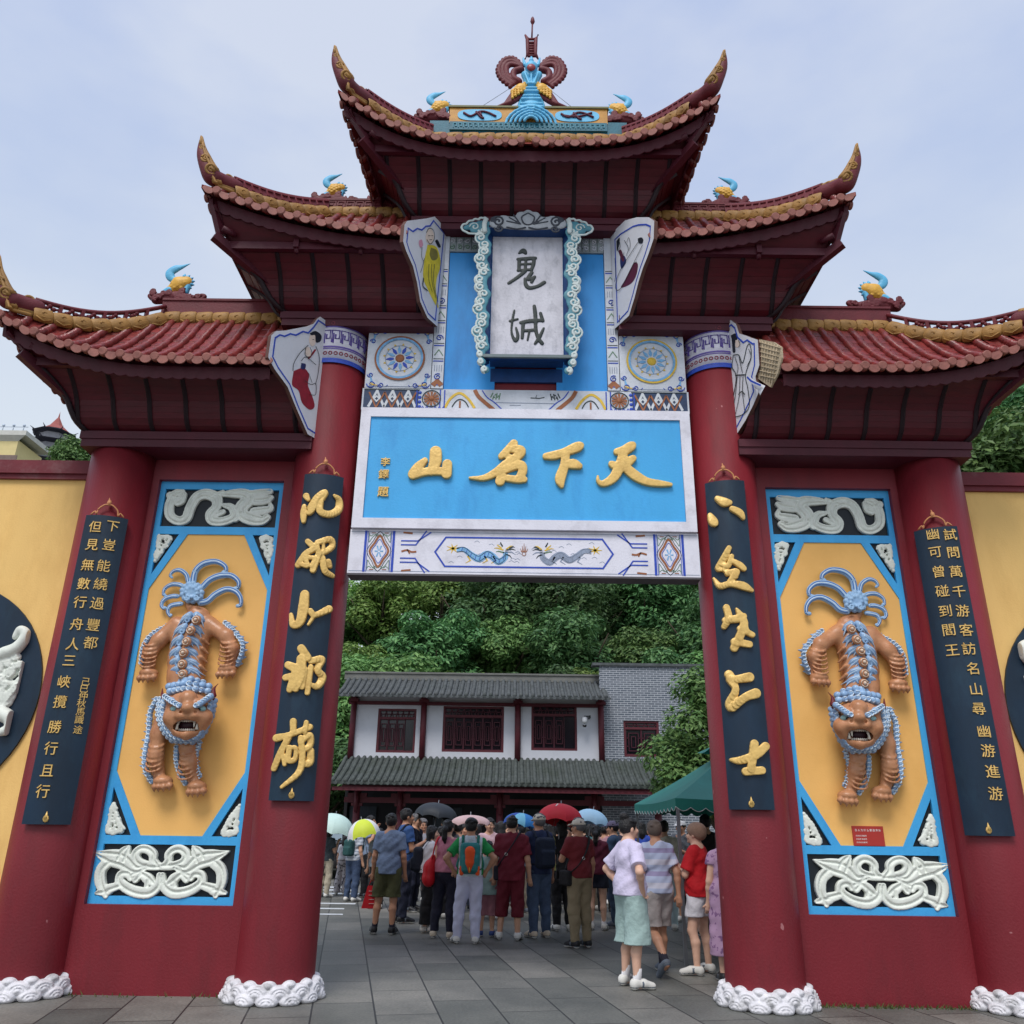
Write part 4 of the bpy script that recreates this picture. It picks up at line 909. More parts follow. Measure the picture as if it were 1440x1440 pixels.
_c[2].mesh('crest', mat('crest_grey', srgb(168, 172, 178), .6, .15, 9, .12, 50, srgb(110, 114, 122), .5, 8), PLQ)
_c[3].mesh('crest_line', mat('crest_dark', srgb(60, 64, 74), .6, .2, 9), PLQ)
PLQ.location.z += .11; PLQ.scale = (1.025, .62, 1.03)   # the box stands only a hand's breadth off the wall
# ================================================================ COUPLET BOARDS (curved, hung on the columns)
LC = [ # left: five brush characters, drawing units of the traced crop
 [(172, 192, 9), (180, 206, 6)], [(164, 232, 6), (162, 262, 9), (161, 292, 6)], [(188, 238, 9), (216, 196, 9), (246, 178, 9), (238, 204, 5)], [(212, 204, 7), (198, 240, 9), (184, 258, 8)], [(232, 204, 7), (226, 250, 10), (262, 264, 10), (298, 246, 10), (302, 208, 8), (284, 190, 4)],
 [(178, 372, 8), (196, 388, 9)], [(140, 465, 9), (172, 420, 9), (212, 398, 8)], [(162, 424, 6), (178, 468, 6), (150, 462, 6)], [(180, 436, 6), (206, 440, 6), (192, 470, 6)], [(216, 376, 8), (266, 364, 9), (272, 394, 8), (226, 418, 8), (214, 382, 6)], [(240, 378, 4), (240, 410, 5)], [(222, 420, 9), (198, 486, 9)], [(236, 438, 9), (246, 488, 9), (276, 508, 6)], [(260, 452, 8), (266, 470, 6)],
 [(166, 582, 13), (160, 640, 15), (146, 692, 12), (120, 702, 9), (112, 662, 5)], [(188, 648, 9), (206, 664, 8), (262, 640, 10)], [(206, 662, 6), (180, 702, 4)],
 [(152, 796, 12), (176, 832, 12)], [(100, 862, 10), (132, 882, 13), (120, 930, 13), (106, 960, 9)], [(152, 838, 14), (150, 902, 14), (130, 956, 10)], [(90, 912, 9), (142, 900, 10)], [(168, 880, 8), (156, 950, 8)], [(190, 846, 9), (232, 840, 10), (216, 880, 9), (236, 910, 10), (216, 946, 9), (190, 940, 5)], [(190, 870, 8), (176, 972, 8)],
 [(120, 1086, 10), (120, 1122, 9)], [(54, 1152, 10), (110, 1138, 8), (186, 1108, 9)], [(172, 1090, 7), (166, 1128, 7)], [(102, 1150, 9), (70, 1210, 9), (44, 1272, 8)], [(78, 1212, 6), (86, 1256, 6)], [(106, 1190, 8), (100, 1238, 8), (126, 1236, 7), (130, 1192, 6), (108, 1190, 5)], [(150, 1164, 9), (186, 1140, 8), (186, 1180, 9), (160, 1200, 6)], [(190, 1202, 9), (184, 1250, 10), (150, 1254, 6)], [(150, 1150, 8), (156, 1230, 9), (140, 1290, 9), (74, 1346, 5)]]
RC = [[(110, 174, 9), (136, 188, 14), (158, 190, 8)], [(168, 214, 9), (198, 230, 10), (212, 252, 5)], [(80, 240, 7), (92, 264, 13), (100, 274, 8)],
 [(155, 370, 8), (130, 420, 10), (112, 450, 8), (126, 456, 5)], [(124, 432, 8), (152, 440, 8), (166, 402, 7)], [(168, 420, 7), (196, 436, 9), (214, 452, 8)], [(150, 470, 9), (186, 464, 9), (160, 502, 9)], [(94, 490, 3), (120, 520, 9), (160, 512, 9), (210, 520, 12), (246, 538, 5)], [(138, 456, 8), (180, 482, 9)],
 [(145, 606, 10), (154, 648, 10), (136, 682, 8)], [(140, 656, 9), (188, 650, 12), (214, 640, 9)], [(184, 610, 3), (202, 640, 10), (214, 680, 12), (176, 766, 12)], [(200, 690, 10), (248, 714, 8)], [(178, 742, 12), (236, 752, 10)], [(215, 676, 9), (226, 700, 8)],
 [(155, 872, 13), (176, 890, 11), (236, 882, 14)], [(160, 892, 12), (182, 930, 10), (160, 984, 13), (160, 1006, 9)], [(170, 1002, 12), (220, 962, 12), (262, 946, 14)],
 [(256, 1146, 12), (250, 1200, 12), (242, 1246, 11)], [(164, 1210, 5), (200, 1212, 11), (262, 1190, 12), (300, 1156, 11)], [(222, 1256, 12), (286, 1252, 11)]]
def couplet(px_l, px_r, zt, zb, colx, label, strokes=None, cr=None, glyphs=None, ratio=1.0):
    """board bent round the column face; angular position measured from its edges in the photograph"""
    r = .372; al = []
    for px in (px_l, px_r):
        p = atcyl(px[0], px[1], colx, YC, r+.02); al.append(math.atan2(p[0]-colx, -(p[1]-YC)))
    a0, a1 = al; ac = (a0+a1)/2; half = .54; a0, a1 = ac-half, ac+half
    P = lambda a, z, rr: np.array([colx+rr*math.sin(a), YC-rr*math.cos(a), z])
    base = P(ac, zb, r+.03); T_ = thing('couplet_board', label, 'couplet board', tuple(base))
    m = MB(); A = np.linspace(a0, a1, 13)
    G = [[P(a, z, r) for z in (zb, zt)] for a in A]; H = [[P(a, z, r+.034) for z in (zb, zt)] for a in A]
    m.grid(H, 0, True); m.grid([[h[0], g_[0]] for h, g_ in zip(H, G)], 0); m.grid([[g_[1], h[1]] for h, g_ in zip(H, G)], 0); m.grid([G[0], H[0]], 0); m.grid([H[-1], G[-1]], 0)
    m.build('panel', NAVY, T_)
    ro = r+.034
    if strokes:
        brush(strokes, lambda x, y: atcyl(*cr(x, y), colx, YC, ro+.012), wd=1.36, depth=.021, h=.0072, name='lettering', mats=GOLD, parent=T_)
    if glyphs:
        m = MB()
        for ch, px, py, sz in glyphs:
            p = atcyl(px, py, colx, YC, ro+.004); a = math.atan2(p[0]-colx, -(p[1]-YC))
            put_glyph(m, ch, p, (math.cos(a), math.sin(a), 0), (0, 0, 1), (math.sin(a), -math.cos(a), 0), sz, .05, .0)
        m.build('lettering', GOLD, T_)
    m = MB(); pk = [(-.40, .0), (-.30, .035), (-.26, .0), (-.23, .06), (-.10, .11), (0, .115), (.10, .11), (.23, .06), (.26, .0), (.30, .035), (.40, .0)]
    m.tube([P(ac+u*1.05, zt+.01+v, ro-.01) for u, v in spline(pk, 3)], .0085, 6, 0)
    m.ball(P(ac, zt+.15, ro-.01), .026, 8, 0, (1, .7, 1.2)); m.tube([P(ac, zt+.15, ro-.01), P(ac-.02, zt+.205, ro-.01)], [.016, .003], 6, 0); m.build('hanger', mat('hook_copper', srgb(206, 140, 92), .45, .15, 10), T_)
    m = MB(); m.ball(P(ac, zb+.05, ro+.004), .03, 8, 0, (1, .5, 1.1)); m.tube([P(ac, zb+.05, ro+.006), P(ac, zb+.115, ro+.006)], [.022, .002], 6, 0); m.build('drop_ornament', GOLD, T_)
    return T_
def grab(c, L_, sz): return [(ch, *c(x, y), sz) for ch, x, y in L_]
couplet((408, 890), (459, 890), 5.04, 1.69, -XI, 'long navy couplet board with five thick gold cursive characters ending in a swept tail', LC, crop(370, 630, 2.823))
couplet((1009, 890), (1064, 890), 5.03, 1.67, XI, 'long navy couplet board with five blocky gold characters starting with two split dots', RC, crop(970, 640, 2.823))
g1 = grab(crop(100, 690, 5.333), [('下', 312, 268), ('豈', 285, 405), ('能', 245, 563), ('繞', 222, 700), ('過', 196, 845), ('豐', 166, 1005), ('都', 146, 1140), ('但', 182, 270), ('見', 158, 405), ('無', 126, 556), ('數', 96, 697), ('行', 68, 835), ('舟', 44, 1000), ('人', 14, 1150)], .135)
g1 += grab(crop(30, 880, 4.966), [('三', 335, 243), ('峽', 300, 390), ('攬', 272, 530), ('勝', 235, 705), ('行', 208, 855), ('且', 182, 1010), ('行', 150, 1155)], .13)
g1 += grab(crop(30, 880, 4.966), [('己', 452, 390), ('巳', 440, 440), ('仲', 432, 490), ('秋', 420, 540), ('馬', 412, 600), ('識', 405, 655), ('途', 395, 725)], .085)
couplet((83, 930), (138, 930), 4.53, 1.45, -XO, 'navy couplet board with two columns of small gold characters and a signature down its side', glyphs=g1)
g2 = grab(crop(1280, 700, 6.0), [('試', 336, 310), ('問', 362, 462), ('萬', 384, 622), ('千', 410, 790), ('游', 440, 953), ('客', 472, 1115), ('訪', 494, 1272), ('幽', 190, 308), ('可', 212, 460), ('曾', 240, 622), ('碰', 270, 785), ('到', 296, 955), ('閻', 326, 1115), ('王', 354, 1285)], .135)
g2 += grab(crop(1310, 900, 5.143), [('名', 296, 205), ('山', 320, 355), ('尋', 342, 498), ('幽', 378, 660), ('游', 408, 800), ('進', 440, 950), ('游', 462, 1110)], .13)
couplet((1320, 930), (1377, 930), 4.53, 1.47, XO, 'navy couplet board with two columns of small neat gold characters and no signature', glyphs=g2)
# ================================================================ CARVED PANELS on the wings
DRAGON = [[(742, 150, 8), (712, 160, 14), (690, 200, 15), (690, 245, 15), (722, 268, 15), (756, 258, 16), (774, 212, 16), (800, 172, 17), (840, 160, 18), (878, 178, 18), (878, 212, 15), (852, 240, 14), (860, 268, 14), (905, 270, 15), (950, 250, 14), (940, 215, 12), (910, 205, 8)], [(690, 165, 12), (712, 180, 12), (735, 172, 8)], [(720, 200, 8), (742, 190, 7), (752, 160, 6)], [(905, 160, 8), (945, 158, 14), (990, 160, 18), (1010, 180, 22), (980, 215, 22), (985, 245, 20), (1020, 262, 20), (1060, 268, 15), (1085, 255, 11)], [(1010, 160, 12), (1060, 156, 14), (1096, 150, 10)], [(1036, 190, 14), (1076, 186, 14), (1100, 175, 9)], [(1030, 232, 15), (1066, 228, 15), (1098, 220, 10), (1096, 200, 6)], [(975, 235, 14), (955, 262, 10)], [(880, 245, 8), (905, 232, 9)], [(860, 170, 9), (905, 150, 6)]]
def mirror_px(fn):   # the right-hand wing repeats the left one the other way round
    return fn
dr = onplane(crop(0, 640, 2.879), .29)
SCR = [[(690, 655, 12), (735, 652, 13), (778, 636, 14), (790, 605, 14), (768, 582, 13), (738, 584, 13), (716, 604, 13), (716, 628, 12), (700, 650, 11)], [(742, 656, 9), (790, 668, 16), (842, 630, 28), (888, 618, 26), (930, 606, 14), (968, 592, 3)], [(818, 572, 5), (838, 600, 20), (850, 630, 22)], [(900, 632, 18), (934, 668, 17), (938, 720, 17), (914, 778, 9)], [(904, 756, 15), (930, 760, 12), (955, 768, 5)], [(690, 690, 8), (694, 735, 14), (735, 766, 17), (800, 758, 17), (852, 724, 15), (852, 690, 13), (822, 686, 12), (810, 706, 9)], [(768, 684, 9), (738, 706, 16), (716, 726, 9)], [(770, 690, 9), (790, 712, 10)], [(738, 712, 9), (742, 738, 8)], [(858, 735, 12), (905, 750, 16)], [(760, 660, 8), (775, 690, 7)], [(800, 690, 7), (770, 676, 8)]]
SCL = [[(2*690-x-14, y, r) for x, y, r in st] for st in SCR]
sc = onplane(crop(0, 1000, 3.0), .29)
def carving(strokes, fn, side, label, depth, name='scroll_carving', extra=None):
    T_ = brush(strokes, fn, wd=1.24, depth=depth, h=.008, name=name, mats=STONEW, parent=None, mirror=(side == 1), k=.006, groove=.5)
    return T_
def rehome(o, label, cat, group=None):
    V = np.empty(len(o.data.vertices)*3, np.float32); o.data.vertices.foreach_get('co', V); V = V.reshape(-1, 3); c = np.array([(V[:, 0].min()+V[:, 0].max())/2, V[:, 1].max(), V[:, 2].min()])
    o.data.vertices.foreach_set('co', (V-c).ravel()); o.data.update(); o.location = tuple(c)
    return tag(o, label, cat, group)
for side, who in ((0, 'board with the small signature'), (1, 'board without signature')):
    nm = ('leftward', 'rightward')[side]
    rehome(carving(DRAGON, dr, side, '', .03, 'dragon_carving'), ('pale carved dragon with right-facing head above the lion whose panel has no notice', 'pale carved dragon with left-facing head above the lion whose panel has a red notice')[side], 'carving', 'carved dragons over the lion panels')
    rehome(carving(SCR+SCL, sc, side, '', .04, 'scroll_carving'), ('pale looping scroll carving below the lion panel that has no notice', 'pale looping scroll carving directly under the small red notice')[side], 'carving', 'scroll carvings under the lion panels')
def filigree(tri, seed):
    """pierced-looking leaf scroll filling a triangle"""
    rn = random.Random(seed); A, B, C = [np.array(p) for p in tri]; y = .285
    lo = np.min([A, B, C], 0); hi = np.max([A, B, C], 0)
    f = SDF((lo[0]-.03, y-.07, lo[1]-.03), (hi[0]+.03, y+.02, hi[1]+.03), .0075)
    inside = lambda p, mg: min((np.cross(b-a, p-a)/np.linalg.norm(b-a))*sg for a, b, sg in ((A, B, 1), (B, C, 1), (C, A, 1))) > mg
    if np.cross(B-A, C-A) < 0: A, B, C = A, C, B
    n = 0
    for _ in range(260):
        u, v = rn.random(), rn.random()
        if u+v > 1: u, v = 1-u, 1-v
        p = A+(B-A)*u+(C-A)*v
        if not inside(p, .018): continue
        r = rn.uniform(.018, .036); f.ell((p[0], y, p[1]), (r, .010, r), .004); n += 1
        if n < 46:
            f.path(spiral((p[0], y-.018, p[1]), (1, 0, 0), (0, 0, rn.choice((-1, 1))), r*1.15, .008, rn.uniform(0, 6), 1.2, 9), .0125, .003)
    for _ in range(60):
        u, v = rn.random(), rn.random()
        if u+v > 1: u, v = 1-u, 1-v
        p = A+(B-A)*u+(C-A)*v
        if inside(p, .03): f.ell((p[0], y, p[1]), (rn.uniform(.008, .013), .09, rn.uniform(.008, .013)), .004, op='s')
    for a, b in ((A, B), (B, C), (C, A)):
        for t in np.arange(.06, .96, .09):
            p = a+(b-a)*t; c = (A+B+C)/3; p = p+(c-p)/np.linalg.norm(c-p)*.028; f.ell((p[0], y-.005, p[1]), (.022, .024, .022), .003)
    return f
TRI = [((2.785, 4.12), (2.955, 4.465), (2.785, 4.465), 'top'), ((4.065, 4.12), (4.065, 4.465), (3.895, 4.465), 'top'), ((2.785, 1.69), (2.785, 1.375), (2.96, 1.375), 'low'), ((4.065, 1.69), (3.89, 1.375), (4.065, 1.375), 'low')]
for i, (a, b, c, pos) in enumerate(TRI):
    for side in (0, 1):
        o = filigree((a, b, c), 11+i).mesh('corner_carving', STONEW, None, mirror=(side == 0))
        rehome(o, ('Upper' if pos == 'top' else 'Lower').lower()+' panel corner leaf carving next to the '+((('swept cursive', 'blocky split-dot')[side]+' large character board') if i in (0, 2) else (('signed', 'unsigned')[side]+' small character board')), 'carving', 'corner carvings of the lion panels')
# ================================================================ LION RELIEFS
DARKM = mat('mouth_dark', srgb(52, 26, 36), .5, .2); TEETH = mat('teeth_white', srgb(226, 220, 206), .4, .08); EARRED = mat('ear_red', srgb(98, 24, 34), .5, .15); EYEW = mat('lion_eye', srgb(150, 190, 190), .3, .1); STUD = mat('stud_pale', srgb(214, 190, 168), .45, .15)
def z4(x, y): return 200+x/7.576, 770+y/7.58
def z5(x, y): return 180+x/7.58, 940+y/7.58
W0 = .275
def a4(x, y, w): return at(*z4(x, y), W0-w)
def a5(x, y, w): return at(*z5(x, y), W0-w)
PXM = .0073/7.58   # metres per traced unit on the panel
def lion(side):
    mir = side == 1; h = .0095
    label = ('tan and blue guardian lion climbing down a yellow panel, tail plumes sweeping to the right', 'tan and blue guardian lion climbing down a yellow panel above the small red notice')[side]
    X0 = -3.43 if side == 0 else 3.43
    T_ = thing('lion_relief', label, 'lion relief', (X0, W0, 1.85), 'guardian lions on the side panels')
    U = PXM
    # body, limbs, head as one sculpted skin
    f = SDF((-4.20, -.40, 1.55), (-2.70, .30, 3.9), h)
    f.path([a4(590, 760, .03), a4(520, 960, .05), a4(480, 1180, .06), a5(610, 0+90, .08), a5(620, 260, .12)], [140*U, 200*U, 198*U, 184*U, 176*U], .04, sq=(1, .72, 1))
    f.path([a4(590, 770, .04), a4(560, 690, .04), a4(480, 600, .02)], [75*U, 60*U, 30*U], .03)
    f.path([a4(360, 820, .04), a4(180, 990, .09), a4(90, 1110, .10), a4(80, 1270, .07)], [84*U, 74*U, 64*U, 58*U], .05)     # hind legs
    f.path([a4(720, 820, .04), a4(900, 950, .10), a4(960, 1080, .11), a4(940, 1230, .08)], [84*U, 76*U, 63*U, 58*U], .05)
    f.path([a5(420, 380, .08), a5(330, 700, .10), a5(300, 930, .12), a5(330, 1120, .08)], [90*U, 80*U, 69*U, 61*U], .05)   # forelegs
    f.path([a5(640, 640, .08), a5(640, 850, .11), a5(660, 1000, .12), a5(705, 1170, .08)], [90*U, 80*U, 72*U, 62*U], .05)
    for c, dirx in ((a4(70, 1340, .10), 0), (a4(905, 1300, .10), 0), (a5(375, 1200, .10), 1), (a5(735, 1255, .10), 1)):
        f.ell(c, (.095, .085, .055), .03)
        for k in range(4):
            p = c+np.array([-.075+.05*k+.012*dirx, -.03-.02*(k in (1, 2)), -.055+.012*(k == 3)]); f.ell(p, (.031, .036, .031), .012); f.cap(p+np.array([0, -.01, -.02]), p+np.array([0, .01, -.05]), .016, .006, .006)
    f.ell(a4(385, 850, .05), (.085, .08, .10), .04); f.ell(a4(705, 850, .05), (.085, .08, .10), .04)
    for sgn in (-1, 1):
        for k in range(4): c_ = a4(500+sgn*150-10*k, 1010+95*k, .14); f.path([c_+np.array([sgn*.0, -.01, .03]), c_+np.array([sgn*.055, .035, -.02])], [.020, .010], .02)
        f.path(spline([a5(640+sgn*95, 470, .45), a5(640+sgn*150, 540, .41), a5(640+sgn*140, 640, .37)], 4), .020, .015); f.path(spline([a5(640+sgn*150, 480, .41), a5(640+sgn*195, 560, .36), a5(640+sgn*170, 650, .33)], 4), .018, .015)
    # skin folds
    for (c, r0) in ((a4(110, 1010, .10), .10), (a4(930, 990, .11), .10), (a5(320, 800, .11), .11), (a5(655, 880, .12), .11)):
        for k in range(6):
            zc = c[2]-.045*k; pts = [np.array([c[0]+.078*math.cos(t), c[1]-.075-.02*math.sin(t)*0, zc-.05*math.sin(t)]) for t in np.linspace(.15, math.pi-.15, 7)]
            f.path([p+np.array([0, .05*abs((p[0]-c[0])/.078)**2, 0]) for p in pts], .009, .014)
    # head
    hc = a5(640, 430, .26)
    f.ell(hc, (.218, .19, .18), .05); f.ell(a5(640, 560, .28), (.176, .165, .165), .06)
    f.ell(a5(640, 320, .43), (.088, .085, .08), .012)
    for s in (-1, 1):
        f.path([a5(640+s*40, 405, .45), a5(640+s*110, 370, .44), a5(640+s*225, 320, .36)], [.028, .036, .03], .03)
        f.ell(a5(640+s*70, 455, .45), (.046, .045, .034), .02); f.ell(a5(640+s*55, 505, .44), (.075, .06, .048), .02)
        f.ell(a5(640+s*180, 520, .36), (.075, .08, .08), .05); f.ell(a5(640+s*130, 430, .415), (.05, .03, .032), .02, op='s')
        f.cap(a5(640+s*72, 462, .50), a5(640+s*80, 466, .48), .016, .012, .008, op='s')
    f.ell(a5(640, 425, .48), (.058, .06, .046), .02); f.path([a5(640, 350, .46), a5(640, 410, .49)], [.035, .05], .03)
    f.path([a5(520, 680, .34), a5(620, 700, .40), a5(720, 680, .34)], [.045, .05, .045], .03)
    mp_ = [a5(530, 606, .36), a5(620, 608, .41), a5(716, 606, .36)]
    f.path(mp_, [.060, .068, .060], .010, op='s'); f.path([a5(500, 570, .33), a5(530, 640, .36)], [.025, .03], .01, op='s'); f.path([a5(740, 570, .33), a5(715, 640, .36)], [.025, .03], .01, op='s')
    f.mesh('body', TAN, T_, mirror=mir)
    # mouth, teeth, eyes
    g_ = MB(); g_.ball(a5(622, 605, .31), .062, 14, 0, (1.5, .7, .85)); (g_.mirror() if mir else g_).build('mouth', DARKM, T_)
    g_ = MB()
    for x in np.linspace(548, 706, 9): g_.ball(a5(x, 556, .405-.0006*abs(x-627)), .0125, 6, 0, (1, .8, 1.2))
    for x in np.linspace(545, 700, 8): g_.ball(a5(x, 655, .405-.0007*abs(x-627)), .013, 6, 0, (1, .8, 1.1))
    for x, y, dz in ((540, 562, -1), (714, 562, -1), (520, 650, 1), (732, 650, 1)):
        p = a5(x, y, .385); g_.tube([p, p+np.array([0, -.01, .055*dz*-1 if False else (.06 if dz > 0 else -.06)])], [.018, .003], 7, 0)
    (g_.mirror() if mir else g_).build('teeth', TEETH, T_)
    for s in (-1, 1):
        g_ = MB(); g_.ball(a5(640+s*132, 432, .402), .046, 12, 0, (1.25, .8, .75)); g_.ball(a5(640+s*118, 440, .436), .016, 8, 1); (g_.mirror() if mir else g_).build('eye', [EYEW, DARKM], T_)
        g_ = MB()
        if s > 0: g_.tube(spline([a5(872, 355, .30), a5(915, 300, .30), a5(915, 220, .27), a5(962, 162, .22)], 5), [.014]+[.032, .034, .034, .032, .03, .027, .025, .022, .02, .017, .014, .010, .007, .005, .003], 8, 0, flat=.6)
        else: g_.tube(spline([a5(388, 360, .30), a5(366, 300, .30), a5(368, 215, .24)], 6), np.linspace(.03, .004, 13), 8, 0, flat=.6)
        (g_.mirror() if mir else g_).build('ear', EARRED, T_)
    # mane, brows, limb curls
    f = SDF((-4.25, -.40, 1.55), (-2.65, .31, 3.75), .0085); rn = random.Random(4)
    TIPS = []
    def curls(pts, r, sp, spikes=0, out=(0, 0)):
        S = spline(pts, 8); L_ = np.concatenate([[0], np.cumsum(np.linalg.norm(np.diff(S, axis=0), axis=1))]); n_ = max(3, int(L_[-1]/sp))
        for i in range(n_+1):
            p = np.array([np.interp(L_[-1]*i/n_, L_, S[:, k]) for k in range(3)]); rr = r*rn.uniform(.85, 1.15)
            f.ell(p, (rr, rr, rr), .006); TIPS.append(p)
            if spikes and i % 2 == 0:
                o = np.array([out[0], 0, out[1]])*rr*2.6; f.cap(p+[0, rr*.3, 0], p+o+[0, rr*.6, 0], rr*.8, .002, .01)
    ring = [(365, 335), (345, 480), (395, 640), (470, 735), (560, 765), (690, 765), (780, 700), (845, 580), (895, 440), (910, 350)]
    curls([a5(x, y, .27) for x, y in ring], .034, .047); curls([a5(640+(x-640)*.90, 470+(y-470)*.93, .33) for x, y in ring], .030, .044)
    curls([a5(640+(x-640)*1.07, 470+(y-470)*1.05, .17) for x, y in ring], .032, .05)
    for y, x0, x1, w_ in ((232, 450, 850, .33), (180, 440, 860, .24), (135, 520, 800, .20)): curls([a5(x0, y+14, w_-.05), a5((x0+x1)/2, y-18, w_+.04), a5(x1, y+14, w_-.05)], .036, .058)
    for s in (-1, 1):
        curls([a5(640+s*92, 396, .485), a5(640+s*150, 362, .47), a5(640+s*240, 300, .39)], .030, .034)
    curls([a5(310, 330, .10), a5(240, 480, .10), a5(225, 700, .10), a5(185, 920, .11), a5(195, 1080, .09), a5(262, 1205, .06)], .030, .04, 1, (-1, .1))
    curls([a5(525, 840, .09), a5(522, 980, .10), a5(562, 1120, .09), a5(620, 1225, .06)], .026, .036)
    curls([a5(772, 790, .10), a5(730, 930, .11), a5(745, 1080, .10), a5(775, 1150, .08)], .018, .03, 1, (.8, 0))
    curls([a4(285, 835, .05), a4(110, 930, .08), a4(20, 1060, .08), a4(-5, 1230, .06)], .025, .036, 1, (-.8, .5))
    curls([a4(890, 805, .06), a4(1000, 915, .09), a4(1075, 1030, .09), a4(1060, 1150, .08), a4(1010, 1245, .05)], .027, .038, 1, (.9, .2))
    MN = f.mesh('mane', LBLUE, T_, mirror=mir)
    m = MB()
    for p in TIPS: m.tube([p+np.array([.021*math.cos(t), -.026, .021*math.sin(t)]) for t in np.linspace(.6, 5.0, 8)], .007, 5, 0)
    (m.mirror() if mir else m).build('mane_rim', LWHITE, MN)
    # back flames
    f = SDF((-3.90, -.14, 2.20), (-2.95, .28, 3.85), .008)
    FST = []
    ax_ = lambda t: a4(np.interp(t, [0, .3, .6, 1], [585, 515, 478, 500]), np.interp(t, [0, .3, .6, 1], [740, 970, 1190, 1400]), .05)
    def onb(t, u):   # point on the body's surface, u = across in units of its half width
        c = ax_(t); r_ = 196*U*np.interp(t, [0, .25, 1], [.75, 1, 1]); return np.array([c[0]+u*r_, c[1]-.72*r_*math.sqrt(max(.02, 1-u*u))-.012, c[2]])
    for s in (-1, 1):
        for i in range(6):
            t = .0+i*.165
            for j, (u1, dt, wv) in enumerate(((.52, .11, .05), (.82, .155, -.02), (1.0, .11, .05))):
                pts = spline([onb(t+.014*(2-j), s*.24), onb(t+dt*.30, s*(u1*.55+wv)), onb(t+dt*.62, s*(u1*.80-wv)), onb(t+dt+.02, s*u1)], 4)
                f.path(pts, np.linspace(.033, .003, len(pts)), .002); FST.append(pts+np.array([0, -.031, .008])*np.linspace(1, .2, len(pts))[:, None])
            b = onb(t+.03, s*.24); f.ell(b, (.027, .027, .027), .006); f.path(spiral(onb(t+.08, s*.26)+np.array([0, -.012, 0]), (s, 0, 0), (0, 0, 1), .034, .008, 2, 1.1, 8), .010, .004)
    BF = f.mesh('back_flame', LBLUE, T_, mirror=mir)
    m = MB()
    for p_ in FST: m.tube(p_, np.linspace(.007, .003, len(p_)), 4, 0)
    (m.mirror() if mir else m).build('flame_streak', LWHITE, BF)
    m = MB()
    for x, y in ((570, 770), (510, 880), (465, 1000), (435, 1120), (420, 1240), (425, 1345)):
        p = a4(x, y, .258); m.ball(p+[0, .02, 0], .052, 12, 1, (1, .5, 1)); m.tube([p+np.array([.034*math.cos(t), -.004, .034*math.sin(t)]) for t in np.linspace(0, 6.283, 13)], .006, 5, 0); m.ball(p+[0, -.012, 0], .019, 8, 0)
    (m.mirror() if mir else m).build('back_stud', [STUD, TAN], T_)
    # tail plume
    f = SDF((-3.90, -.02, 2.98), (-2.80, .30, 4.42), .008)
    for i in range(13):
        a = i/13*2*math.pi; f.ell(a4(530+105*math.cos(a), 480+95*math.sin(a), .07), (.03, .03, .03), .01)
    for i in range(9):
        a = i/9*2*math.pi+.3; f.ell(a4(530+60*math.cos(a), 480+55*math.sin(a), .10), (.026, .03, .026), .008)
    f.ell(a4(530, 480, .06), (.085, .06, .085), .02)
    for s in (-1, 1): f.path(spiral(a4(530+s*48, 535, .15), (s, 0, 0), (0, 0, -1), .035, .008, 0, 1.3, 10), .010, .004)
    STK = []
    PL = [[(540, 380), (570, 250), (660, 170), (790, 150), (880, 195), (895, 250), (865, 262)], [(640, 425), (720, 345), (830, 300), (950, 300), (1025, 360), (1025, 425), (990, 435)], [(620, 590), (700, 570), (780, 500), (900, 445), (1000, 470), (1050, 540), (1050, 615), (1015, 622)], [(490, 370), (470, 290), (400, 240), (330, 255), (298, 300), (318, 320)], [(450, 420), (390, 395), (310, 395), (240, 440), (225, 500), (245, 505)], [(380, 520), (320, 520), (240, 550), (205, 610), (225, 650), (245, 640)], [(420, 600), (370, 605), (300, 625), (272, 680), (295, 730), (310, 720)]]
    for k, pl in enumerate(PL):
        S = spline([a4(x, y, .055) for x, y in pl], 5); n_ = len(S); big = k < 3; w_ = (.034 if big else .023)
        rr = w_*np.interp(np.linspace(0, 1, n_), [0, .35, .8, .93, 1], [.95, 1, .55, .42, .62])
        f.path(S, rr, .01, sq=(1, .7, 1))
        for o in (-.45, .0, .45):
            tg = np.gradient(S, axis=0); nrm = np.stack([-tg[:, 2], 0*tg[:, 0], tg[:, 0]], 1); nrm /= np.linalg.norm(nrm, axis=1)[:, None]+1e-9
            Q_ = S+nrm*rr[:, None]*o; Q_[:, 1] -= rr*.70*math.sqrt(1-o*o)-.002; STK.append((Q_[:int(n_*.92)], .0075 if big else .006, abs(o) > .2))
    TP = f.mesh('tail_plume', PLUME, T_, mirror=mir)
    m = MB()
    for q_, r_, d_ in STK: m.tube(q_, r_, 5, 1 if d_ else 0)
    (m.mirror() if mir else m).build('plume_streak', [LWHITE, mat('plume_deep_blue', srgb(70, 112, 176), .45, .15, 12)], TP)  # pale centre line with a deeper blue line on either side
    return T_
lion(0); lion(1)
